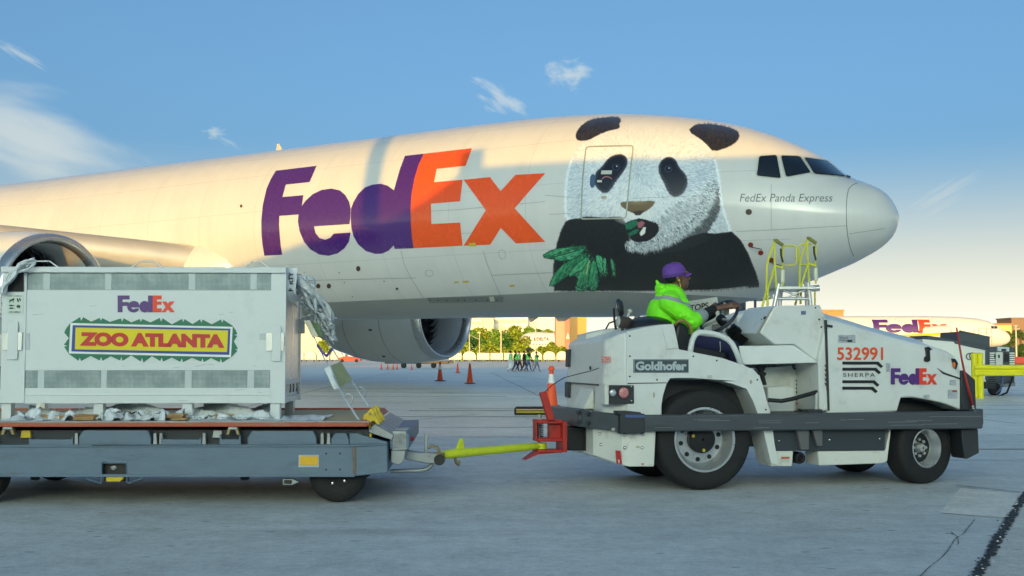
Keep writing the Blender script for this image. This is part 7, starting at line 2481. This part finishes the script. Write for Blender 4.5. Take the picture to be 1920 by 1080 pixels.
def tree(x, y, h, w, label, leaf, seed, group='trees beyond the apron', nleaf=4200, lowtrunk=.22):
    r_ = np.random.default_rng(seed)
    o = empty('tree', (x, y, 0), 0, label, 'tree', group)
    tk = MB()
    tk.tube([(0, 0, 0), (.1, 0, h * lowtrunk), (0, .1, h * .5), (.1, 0, h * .8)], h * .035, 7, r1=h * .006)
    blobs = []
    for k in range(17):
        a = r_.uniform(0, 6.28)
        rr = w * .5 * math.sqrt(r_.random()) * .8
        zz = h * r_.uniform(lowtrunk + .06, .86)
        sh = 1 - max(0, (zz / h - .55)) * 1.3
        c = np.array([rr * math.cos(a) * sh, rr * math.sin(a) * sh, zz])
        blobs.append((c, w * r_.uniform(.19, .31)))
        tk.tube([(0, 0, zz * .6), tuple(c * np.array([.5, .5, 1]) - np.array([0, 0, h * .06])), tuple(c)], h * .010, 5, r1=h * .003)
    tk.build('trunk', M_BARK, o, 60)
    n = nleaf
    bi = r_.integers(0, len(blobs), n)
    C = np.array([b_[0] for b_ in blobs])[bi]
    Rr = np.array([b_[1] for b_ in blobs])[bi]
    d = r_.normal(size=(n, 3))
    d /= np.linalg.norm(d, axis=1)[:, None]
    P = C + d * (Rr * r_.uniform(.45, 1.08, n) ** .6)[:, None] * np.array([1, 1, .8])
    e1 = r_.normal(size=(n, 3))
    e1 /= np.linalg.norm(e1, axis=1)[:, None]
    e2 = np.cross(e1, d + r_.normal(size=(n, 3)) * .5)
    e2 /= np.linalg.norm(e2, axis=1)[:, None]
    s_ = (w * r_.uniform(.026, .058, n))[:, None]
    V = np.stack([P - e1 * s_, P + e2 * s_ * .7, P + e1 * s_, P - e2 * s_ * .7], 1).reshape(-1, 3)
    me = bpy.data.meshes.new('crown')
    me.from_pydata(V.tolist(), [], np.arange(4 * n).reshape(-1, 4).tolist())
    finish('crown', me, leaf, o, 0)
    return o


YT = 330.0
tl = [(862, 612, 652, 30, 'bushy tree at the far engine inlet, leftmost of the row'), (884, 613, 654, 32, 'round yellowish tree, second of the row right of the engine'), (905, 612, 652, 34, 'broad green tree with a lamp post before it'),
      (927, 611, 653, 34, 'light green tree beside the tall white pole'), (948, 612, 652, 30, 'mid green tree left of the crown-shaped tallest tree'), (968, 606, 652, 40, 'tallest dark green tree behind the airliner nose'),
      (990, 612, 650, 34, 'green tree rising above the airliner hump'), (1012, 615, 650, 30, 'yellow green tree left of the salmon tower'), (1030, 614, 650, 28, 'yellow green tree touching the salmon tower')]
for k, (px, ty, by, wpx, lab) in enumerate(tl):
    yy = YT + (k % 3) * 14 + (160 if k in (6, 7, 8) else 0)
    p = at_depth(px, 668, yy)
    h = CAM_H + (668 - ty) / F_PX * yy
    tree(p.x, yy, h, wpx * 1.2 / F_PX * yy, lab, LEAFS[k % 3], 100 + k, lowtrunk=.12)
p = at_depth(607, 668, 300)
tree(p.x, 300, CAM_H + (668 - 628) / F_PX * 300, 3.2, 'small bright tree seen between the crate straps', LEAFS[2], 140)
for k, (px, ty, wpx, lab) in enumerate(((1874, 622, 26, 'dark tree at the nose of the far courier jet'), (1893, 617, 30, 'dense green tree left of the wooden pole on the right'), (1914, 614, 34, 'dense green tree at the right frame edge'))):
    yy = 260 + k * 8
    p = at_depth(px, 668, yy)
    tree(p.x, yy, CAM_H + (668 - ty) / F_PX * yy, wpx / F_PX * yy, lab, LEAFS[3], 150 + k, lowtrunk=.05)


def hedge(name, x0, x1, y, h, d, n, leaf, label, seed):
    r_ = np.random.default_rng(seed)
    P = np.c_[r_.uniform(x0, x1, n), r_.uniform(y, y + d, n), h * r_.uniform(.0, 1, n) ** .6]
    P[:, 2] *= .85 + .18 * np.sin(P[:, 0] * .8) + .1 * np.sin(P[:, 0] * 2.1)
    e1 = r_.normal(size=(n, 3)); e1 /= np.linalg.norm(e1, axis=1)[:, None]
    e2 = np.cross(e1, r_.normal(size=(n, 3))); e2 /= np.linalg.norm(e2, axis=1)[:, None]
    s_ = r_.uniform(.2, .4, n)[:, None]
    V = np.stack([P - e1 * s_, P + e2 * s_ * .7, P + e1 * s_, P - e2 * s_ * .7], 1).reshape(-1, 3)
    me = bpy.data.meshes.new(name)
    me.from_pydata(V.tolist(), [], np.arange(4 * n).reshape(-1, 4).tolist())
    o = finish(name, me, leaf, None, 0)
    tag(o, label, 'hedge')
    return o


xa_, xb_ = at_depth(850, 668, 300).x, at_depth(1085, 668, 300).x
hedge('hedge', xa_, xb_, 300, 4.3, 3, 9000, LEAFS[2], 'long clipped yellow green hedge behind the cargo containers', 5)

# ================================================================== poles
def pole(px, base, top, depth, label, arm=False, r=.16):
    p = at_depth(px, 668, depth)
    h = CAM_H + (668 - top) / F_PX * depth
    o = empty('light_pole', (p.x, depth, 0), 0, label, 'light pole', 'light poles across the apron')
    MB().tube([(0, 0, 0), (0, 0, h)], r, 8, r1=r * .6).build('post', mat('pole_pale', (206, 200, 184), .5), o, 60)
    if arm:
        MB().tube([(0, 0, h * .78), (-1.2, 0, h * .86), (-2.0, 0, h * .93)], r * .5, 6).build('arm', mat('pole_pale', (206, 200, 184), .5), o, 60)
    MB().box(-.5, .3, -.2, .2, h, h + .25).build('lamp_head', M_ULDF, o, 30, .05)


pole(939.5, 674, 612, 285, 'tall white light pole left of the walking crew', r=.22)
pole(899, 672, 625, 290, 'light pole with a side arm before the broad tree', True)
pole(880, 672, 616, 292, 'thin light pole nearest the far engine')
pole(1004.5, 672, 609, 290, 'thin light pole rising above the rightmost walker')
pole(1906, 690, 612, 200, 'brown wooden pole before the trees at the right edge')

# ================================================================== far buildings
def building(px0, px1, top, depth, d, rgb, label, wins=None, roofrgb=None, base=0):
    p0, p1 = at_depth(px0, 668, depth), at_depth(px1, 668, depth)
    h = CAM_H + (668 - top) / F_PX * depth
    o = empty('building', (p0.x, depth, 0), 0, label, 'building')
    w = p1.x - p0.x
    MB().box(0, w, 0, d, base, h).build('wall', mat('wall_%d_%d_%d' % rgb, rgb, .8, var=.04), o)
    MB().box(-.3, w + .3, -.3, d + .3, h, h + .5).build('roof', mat('roof_%d' % (roofrgb or rgb)[0], roofrgb or rgb, .8), o)
    if wins:
        nx, nz, ww, wh = wins
        me = MB().box(0, ww, -.06, .02, 0, wh).mesh('window')
        mw = mat('far_window', (204, 196, 178), .3)
        me.materials.append(mw)
        for i in range(nx):
            for k in range(nz):
                q = bpy.data.objects.new('window', me)
                COL.objects.link(q)
                q.parent = o
                q.location = (w * (i + .5) / nx - ww / 2, 0, h * (k + .6) / (nz + .4))
    return o


building(540, 603, 596, 420, 12, (236, 224, 200), 'cream terminal building seen between crate and engine', (5, 3, 1.4, 1.2))
building(866, 905, 598, 650, 20, (240, 234, 220), 'pale office block just right of the far engine', (6, 5, 2.2, 1.6))
building(906, 925, 596, 640, 18, (238, 226, 200), 'narrow cream block behind the lamp post tree', (3, 5, 2, 1.6))
building(926, 990, 594, 660, 20, (242, 238, 226), 'long pale block behind the tallest trees', (9, 5, 2.2, 1.6))
building(991, 1040, 592, 670, 20, (240, 234, 220), 'plain whitish block left of the salmon tower')
bt = building(1042, 1068, 560, 350, 8, (226, 164, 140), 'salmon coloured tower standing behind the tractor tail')
MB().box(2.6, 3.96, -.3, .0, 3, 17).build('pilaster', mat('tower_red', (216, 132, 110), .8), bt)
MB().prism([(3.0, 6.2), (3.9, 6.2), (3.45, 8.0)], -.5, -.31, 'y').build('white_sign', M_TRIM, bt)
building(1069, 1100, 570, 380, 10, (224, 170, 100), 'orange ochre block right of the salmon tower')
building(1543, 1583, 583, 480, 14, (206, 142, 92), 'terracotta block above the hood of the tractor')
building(1858, 1898, 609, 420, 14, (222, 192, 126), 'low yellow building behind the far jet nose', (4, 1, 2, 1.5), (196, 120, 90))
building(1898, 1960, 598, 460, 14, (142, 116, 92), 'dark brown block at the right frame edge', (3, 2, 2, 1.5))
building(1700, 1858, 622, 520, 14, (214, 200, 172), 'long pale warehouse behind the far courier jet')

# ================================================================== far airliner nose behind the hedge
DL = empty('airliner', (at_depth(961, 668, 440).x, 440, 0), 0, 'white airliner nose with blue lettering above the hedge', 'airplane')
sc_ = F_PX / 440.0
prof_ = [(0.0, 4.9, 4.4, .2), (.5, 5.6, 3.6, 1.0), (1.4, 6.3, 3.0, 1.9), (2.6, 7.4, 2.6, 2.5), (3.6, 8.6, 2.4, 2.8), (4.6, 9.3, 2.2, 3.0), (6.2, 9.8, 2.1, 3.2), (9, 9.95, 2.0, 3.25), (14, 9.7, 2.0, 3.25), (19, 9.2, 2.0, 3.25), (30, 9.0, 2.0, 3.25)]
MB().loft([[(x, w * math.cos(2 * math.pi * k / 28), (a + b_) / 2 + (a - b_) / 2 * math.sin(2 * math.pi * k / 28)) for k in range(28)] for x, a, b_, w in prof_]).build('fuselage', mat('airliner_white', (228, 226, 220), .35), DL, 60)
for k in range(4):
    MB().box(3.9 + k * .62, 4.35 + k * .62, -2.75 - .05 * k, -1.9, 8.0 - .02 * k, 8.35 - .02 * k).build('cockpit_window', M_GLASS, DL, 30, .03)
for k in range(11):
    MB().box(5 + k * 1.1, 5.4 + k * 1.1, -3.3, -3.1, 5.3, 5.7).build('cabin_window', M_GLASS, DL, 30, .03)
text('lettering', 'DELTA', (8.6, 7.9, 13.0, 6.7), lambda a, b: (a, -3.25, b), mat('navy_letter', (60, 66, 110), .5), DL, .03)
flat('tail_mark', [[(7.6, 6.6), (8.4, 6.6), (7.7, 8.1)]], lambda a, b: (a, -3.25, b), M_BRED, DL)

# ================================================================== second courier jet, far right, in full sun
Y2 = 200.0
n2 = at_depth(1895, 668, Y2)
jet2 = empty('cargo_jet', (n2.x, Y2, 0), 0, 'distant white courier jet in full sun beyond the tractor hood', 'airplane')
m2 = F_PX / Y2
st2 = [(0, 4.25, 4.0, .1), (.25, 4.75, 3.55, .65), (.8, 5.25, 3.15, 1.15), (1.8, 5.85, 2.85, 1.65), (2.7, 6.45, 2.72, 2.0), (3.6, 6.9, 2.66, 2.2), (5.5, 7.35, 2.6, 2.42), (8.5, 7.62, 2.6, 2.5), (13, 7.72, 2.6, 2.52), (48, 7.75, 2.6, 2.52)]
MB().loft([[(-x, w * math.cos(2 * math.pi * k / 40), (a + b_) / 2 + (a - b_) / 2 * math.sin(2 * math.pi * k / 40)) for k in range(40)] for x, a, b_, w in st2]).build('fuselage', mat('far_jet_white', (232, 230, 224), .35, var=.02), jet2, 60)


def j2(a, b):
    q = at_depth(a, b, Y2 - 2.5)
    dz = (q.z - 5.17) / 2.58
    return (q.x - n2.x, -2.55 * math.sqrt(max(0.05, 1 - dz * dz)) - .03, q.z)


logo(jet2, j2, (1637, 599, 1778, 624), M_LOGO_P, M_LOGO_O, 2.0)
for q in ([(1866, 611.5), (1871, 611), (1873, 615.5), (1867, 616)], [(1860, 611.5), (1865, 611), (1866, 616), (1861, 616)]):
    flat('cockpit_window', [q], lambda a, b: (lambda t: (t[0], -1.98 + .25 * (t[0] + 2.2) if False else -2.05, t[2]))(j2(a, b)), M_GLASS, jet2)
for px_ in (1682, 1750):
    flat('door_seam', [[(px_, 598), (px_ + 1.2, 598), (px_ + 1.2, 615), (px_, 615)]], j2, M_SEAM, jet2)
e2_ = at_depth(1784, 623, Y2 - 8)
MB().lathe([(.001, 0), (.75, .05), (.98, .25), (1.08, .9), (1.1, 1.8), (.95, 3.2), (.7, 4.2), (.1, 4.2)], (e2_.x - n2.x, -8, e2_.z), (-.85, .5, 0), 28).build('engine', mat('far_jet_white', (232, 230, 224), .35), jet2, 60)
MB().hexa([(-22, -2.3, 3.2), (-30, -2.3, 3.0), (-30, -2.3, 3.5), (-22, -2.3, 3.7)], [(-34, -20, 4.8), (-37, -20, 4.8), (-37, -20, 5.0), (-34, -20, 5.0)]).build('wing', M_NAC, jet2)
b2 = at_depth(1848, 668, Y2 - 9)
stz = empty('boarding_stairs', (b2.x, Y2 - 9, 0), 0, 'grey boarding stairs standing at the far courier jet nose', 'stairs')
for x in (-1.0, 1.0):
    MB().tube([(x, 0, 0), (x, 0, 5.6)], .06, 6).build('post', M_STEEL, stz)
    MB().tube([(x, 2, 0), (x, 2, 5.6)], .06, 6).build('post', M_STEEL, stz)
MB().box(-1.1, 1.1, -.1, 2.1, 4.2, 4.35).build('platform', M_STEEL, stz)
MB().tube([(-1, 0, 5.5), (1, 0, 5.5)], .05, 6).tube([(-1, 0, 4.9), (1, 0, 4.9)], .05, 6).build('rail', M_STEEL, stz)
for k in range(14):
    MB().box(-1.0 - .3 * (k + 1), -1.0 - .3 * k, .3, 1.7, 4.2 - .3 * (k + 1), 4.25 - .3 * (k + 1)).build('step', M_STEEL, stz)
bl0 = at_depth(1752, 668, 120)
bl_ = empty('belt_loader', (bl0.x, 120, 0), 0, 'yellow belt loader boom raised before the far courier jet', 'belt loader')
MB().hexa([(-8, -.4, 2.7), (2.2, -.4, 3.35), (2.2, .4, 3.35), (-8, .4, 2.7)], [(-8, -.4, 3.0), (2.2, -.4, 3.6), (2.2, .4, 3.6), (-8, .4, 3.0)]).build('boom', M_CLAMP, bl_, 30, .03)
MB().box(-8, 1, -.8, .8, .6, 1.2).build('chassis', M_TRIM, bl_, 30, .05)
for x in (-6.5, 0):
    MB().lathe([(.05, 0), (.35, 0), (.4, .06), (.4, .25)], (x, -.85, .4), (0, 1, 0), 18, True).build('wheel', M_RUBBER, bl_, 40)
MB().tube([(-4, 0, 1.2), (-2, 0, 3.1)], .1, 8).build('lift_ram', M_STEEL, bl_)

# ================================================================== maintenance stand with yellow rails under the jet's nose
M_RAIL = mat('rail_yellow', (204, 206, 64), .45, var=.08, dirt=.3, dirt_rgb=(140, 130, 60), dscale=6)
SD = 27.0
so = at_depth(1485, 668, SD)
stand = empty('maintenance_stand', (so.x, SD, 0), 0, 'aluminium step stand with yellow guard rails under the jet nose', 'stairs')


def sp_(px, py, dy=0.0):
    p = at_depth(px, py, SD + dy)
    return (p.x - so.x, dy, p.z)


def stube(name, pts, r=.026, m=M_RAIL, dy=0.0, par=stand):
    return MB().tube([sp_(a, b, dy) for a, b in pts], r, 8).build(name, m, par, 60)


for dx, dy, dyy in ((0, 0, 0.0), (62, -4, .5)):
    S = lambda pts: [(a + dx, b + dy) for a, b in pts]
    stube('rail_hoop', S([(1429, 576), (1437, 545), (1438, 498), (1441, 485), (1452, 453)]), dy=dyy)
    stube('rail_hoop', S([(1456, 544), (1453, 500), (1451.5, 453)]), dy=dyy)
    stube('rail_brace', S([(1439, 574), (1440, 541), (1453, 498)]), dy=dyy)
    stube('rail_brace', S([(1453, 498), (1468, 503)]), dy=dyy)
    stube('top_bar', S([(1451, 451.5), (1455, 451), (1468, 460)]), .042, mat('rail_pad_olive', (120, 122, 60), .6), dy=dyy)
    stube('gate_post', S([(1468, 460), (1467, 500), (1467.5, 536)]), .022, dy=dyy + .1)
    stube('gate_sleeve', S([(1467, 506), (1467.5, 530)]), .05, mat('sleeve_white', (214, 216, 196), .5), dy=dyy + .1)
    stube('hose', S([(1464, 466), (1464.5, 478), (1468, 492)]), .022, M_BLACK, dy=dyy + .06)
    gx_ = ([(1469, 461), (1489, 460.5), (1493, 465), (1493.5, 492), (1490, 497), (1470, 498)] if dx == 0 else [(1521, 458), (1502, 458), (1498, 462), (1498, 491), (1501, 496), (1520, 497)])
    stube('gate', gx_, .022, dy=dyy + .1)
stube('stand_leg', [(1460.5, 532), (1452, 573), (1430, 680), (1417, 737)], .05, M_CRA)
stube('stand_leg', [(1514.7, 530), (1519.6, 571), (1533, 680), (1540, 737)], .05, M_CRA)
stube('stand_leg', [(1466, 532), (1462, 573), (1448, 680), (1442, 731)], .045, M_CRA, .9)
stube('stand_leg', [(1511, 530), (1513, 571), (1520, 680), (1524, 731)], .045, M_CRA, .9)
MB().box(sp_(1459, 540)[0], sp_(1527, 540)[0], -.1, 1.1, sp_(1459, 543)[2], sp_(1459, 537)[2]).build('platform', M_CRA, stand, 30, .01)
stube('platform_bar', [(1522, 541), (1536, 540)], .07, M_CRA)
for k in range(11):
    yy = 560 + k * 16
    stube('step', [(1456 - k * 3.2, yy), (1517 + k * 1.9, yy)], .035, M_CRA)
stube('brace', [(1468, 544), (1508, 560)], .02, M_CRA)
stube('brace', [(1508, 544), (1466, 562)], .02, M_CRA)
for px_ in (1528, 1461):
    stube('support_rod', [(px_, 536), (px_, 736)], .02, M_RAIL, .9)

# ================================================================== grey loader frame behind the driver's hands
lo_ = at_depth(1410, 668, 46)
ldr = empty('cargo_loader', (lo_.x, 46, 0), 0, 'grey cargo loader frame glimpsed behind the tractor dash', 'loader')


def lp_(px, py, dy=0):
    p = at_depth(px, py, 46 + dy)
    return (p.x - lo_.x, dy, p.z)


MB().box(lp_(1380, 552)[0], lp_(1450, 552)[0], 0, 2.2, lp_(1380, 560)[2], lp_(1380, 553)[2]).build('deck', M_STEEL, ldr, 30, .02)
for k in range(9):
    MB().tube([lp_(1384 + 7 * k, 560), lp_(1391 + 7 * k, 553)], .03, 6).tube([lp_(1384 + 7 * k, 545), lp_(1384 + 7 * k, 553)], .025, 6).build('truss_bar', M_CRA, ldr)
MB().tube([lp_(1382, 546), lp_(1450, 544)], .03, 6).build('hand_rail', M_CRA, ldr)
for px_ in (1384, 1389, 1394, 1416):
    MB().tube([lp_(px_, 560), lp_(px_, 724)], .09 if px_ < 1400 else .05, 8).build('lift_post', mat('loader_slate', (72, 84, 102), .5), ldr)
MB().box(lp_(1340, 690)[0], lp_(1470, 690)[0], 0, 2.4, .5, 1.1).build('chassis', M_TRIM, ldr, 30, .04)
for px_ in (1350, 1455):
    MB().lathe([(.05, 0), (.4, 0), (.45, .08), (.45, .3)], (lp_(px_, 700)[0], -.05, .45), (0, 1, 0), 18, True).build('wheel', M_RUBBER, ldr, 40)

# ================================================================== ground power unit and guard rail, right
_g = at_ground(1790, 742)
U = Frame((_g.x, _g.y), math.radians(4))
gpu = empty('ground_power_unit', (_g.x, _g.y, 0), U.ang, 'white ground power unit with dark sloping top behind the yellow guard rail', 'power unit')


def uprism(name, px, y0, y1, m, parent=gpu, ref=None, bevel=.01):
    ref = y0 if ref is None else ref
    return MB().prism([U.t(a, b, ref) for a, b in px], y0, y1, 'y', tri=True).build(name, m, parent, 30, bevel)


M_UW = mat('unit_white', (222, 226, 222), .4, var=.04, dirt=.2)
M_US = mat('unit_slate', (66, 76, 84), .5, var=.1)
uprism('body', [(1730, 636), (1790, 641), (1848, 654), (1849, 716), (1730, 716)], 0, 1.5, M_UW)
uprism('body_trim', [(1790, 639), (1849, 652), (1853, 655), (1853, 712), (1848, 712), (1848, 657), (1790, 644)], -.03, .05, M_US)
uprism('sloping_top', [(1738, 629), (1772, 634), (1796, 639), (1798, 622), (1856, 633), (1856, 651), (1790, 643), (1738, 635)], .05, 1.4, M_US, gpu, .05, .006)
uprism('roof', [(1730, 632), (1766, 635), (1856, 649), (1855, 653), (1730, 640)], .02, 1.48, M_US)
uprism('tie_bar', [(1800, 619), (1856, 631), (1857, 634), (1800, 622)], .1, .2, M_US)
for rr_ in ((1817, 668.5), (1823, 667)):
    c_ = U.p(rr_[0], rr_[1], -.035)
    MB().tube([(c_[0] + .085 * math.cos(t), c_[1], c_[2] + .095 * math.sin(t)) for t in np.linspace(0, 2 * math.pi, 20)[:-1]], .012, 6, True).build('ring_mark', M_INK, gpu, 60)
eu = uprism('engine_end', [(1853, 650), (1902, 651), (1903, 684), (1902, 718), (1853, 718)], .05, 1.4, M_US)
for k in range(6):
    for x0 in (1856, 1893):
        uprism('louvre', [(x0, 661 + k * 4), (x0 + 9.5, 661 + k * 4), (x0 + 9.5, 663.4 + k * 4), (x0, 663.4 + k * 4)], .02, .06, M_UW, eu, .03, .002)
uprism('control_panel', [(1867, 660), (1880, 660), (1880, 684), (1867, 684)], .02, .06, mat('panel_pale', (196, 200, 196), .5), eu, .03, .004)
uprism('gauge_panel', [(1884, 663), (1891, 663), (1891, 678), (1884, 678)], .01, .06, M_BLACK, eu, .03, .004)
uprism('top_box', [(1870, 650), (1892, 651), (1892, 659), (1870, 658)], -.02, .4, mat('box_pale_blue', (186, 198, 208), .5), eu, 0, .01)
uprism('top_hole', [(1877, 654), (1886, 654), (1886, 658), (1877, 658)], -.03, .0, M_TDARK, eu, 0, .004)
for cx in (1865.5, 1873):
    MB().ball(U.p(cx, 668, .02), (.03, .02, .06), 8, 6).build('knob', M_TDARK, eu)
uprism('lower_case', [(1850, 705), (1868, 705), (1868, 729), (1850, 729)], .0, .9, M_US)
for k in range(6):
    uprism('grille_bar', [(1851, 707 + k * 3.6), (1867, 707 + k * 3.6), (1867, 708.6 + k * 3.6), (1851, 708.6 + k * 3.6)], -.015, .0, M_BLACK, gpu, 0, 0)
uprism('skid', [(1862, 722), (1904, 717), (1904, 724), (1862, 728)], .1, 1.2, M_GALV)
uprism('lower_panel', [(1868, 705), (1902, 705), (1902, 718), (1868, 720)], .12, .5, M_UW)
for px_, yy in ((1867, .05), (1760, .05), (1867, 1.2), (1760, 1.2)):
    MB().lathe([(.03, 0), (.17, 0), (.20, .04), (.20, .14), (.17, .18)], (U.t(px_, 730, yy)[0], yy, .2), (0, 1, 0), 18, True).build('wheel', M_RUBBER, gpu, 40)
MB().tube([U.p(1868, 690, .0), U.p(1879, 700, -.05), U.p(1880, 716, -.1), U.p(1876, 730, -.1), U.p(1868, 738, -.1)], .03, 8).build('hose', M_BLUE, gpu, 180)
MB().tube([U.p(1902, 700, .0), U.p(1896, 716, -.1), U.p(1888, 736, -.2), U.p(1872, 744, -.3), U.p(1850, 745, -.3), U.p(1838, 744, -.2)], .03, 8).build('cable', M_BLACK, gpu, 180)

gr = at_ground(1836, 747)
rail = empty('guard_rail', (gr.x, gr.y, 0), .01, 'bright yellow steel guard rail on twin posts at the right edge', 'guard rail')
M_GY = mat('guard_yellow', (222, 216, 24), .42, var=.05, dirt=.15, dirt_rgb=(170, 160, 40), dscale=4)
gk = gr.y / F_PX
for dx in (-5.5, 5.5):
    for xo in (0, 130):
        MB().lathe([(0.088, 0), (.088, 84 * gk), (.07, 85 * gk), (.001, 85.5 * gk)], ((dx + xo) * gk, .10, 0), (0, 0, 1), 18).build('post', M_GY, rail, 40)
zlo, zhi = gr.z + (747 - 705) * gk, (747 - 684.5) * gk
W_ = [(-.02, zlo), (-.05, zlo + .03), (-.05, zlo + .10), (-.0, zlo + .14), (.0, zhi - .14), (-.05, zhi - .10), (-.05, zhi - .03), (-.02, zhi), (.012, zhi), (.012, zlo)]
MB().prism(W_, -8 * gk, 190 * gk, 'x').build('beam', M_GY, rail, 40, .004)
# small things at the right edge behind the rail
rc0 = at_ground(1912, 690)
rc = empty('baggage_cart', (rc0.x, rc0.y, 0), 0, 'dark red covered baggage cart behind the power unit', 'cart')
k_ = rc0.y / F_PX
MB().prism([(-12 * k_, 8 * k_), (22 * k_, 8 * k_), (22 * k_, 21 * k_), (-8 * k_, 21 * k_)], 0, 1.5, 'y').build('cover', mat('cart_maroon', (140, 52, 62), .6), rc, 30, .05)
MB().box(-12 * k_, 24 * k_, 0, 1.5, 3 * k_, 8 * k_).build('deck', M_TDARK, rc)
for x in (-6, 14):
    MB().lathe([(.02, 0), (3 * k_, 0), (3 * k_, .15)], (x * k_, -.02, 3 * k_), (0, 1, 0), 12, True).build('wheel', M_RUBBER, rc)
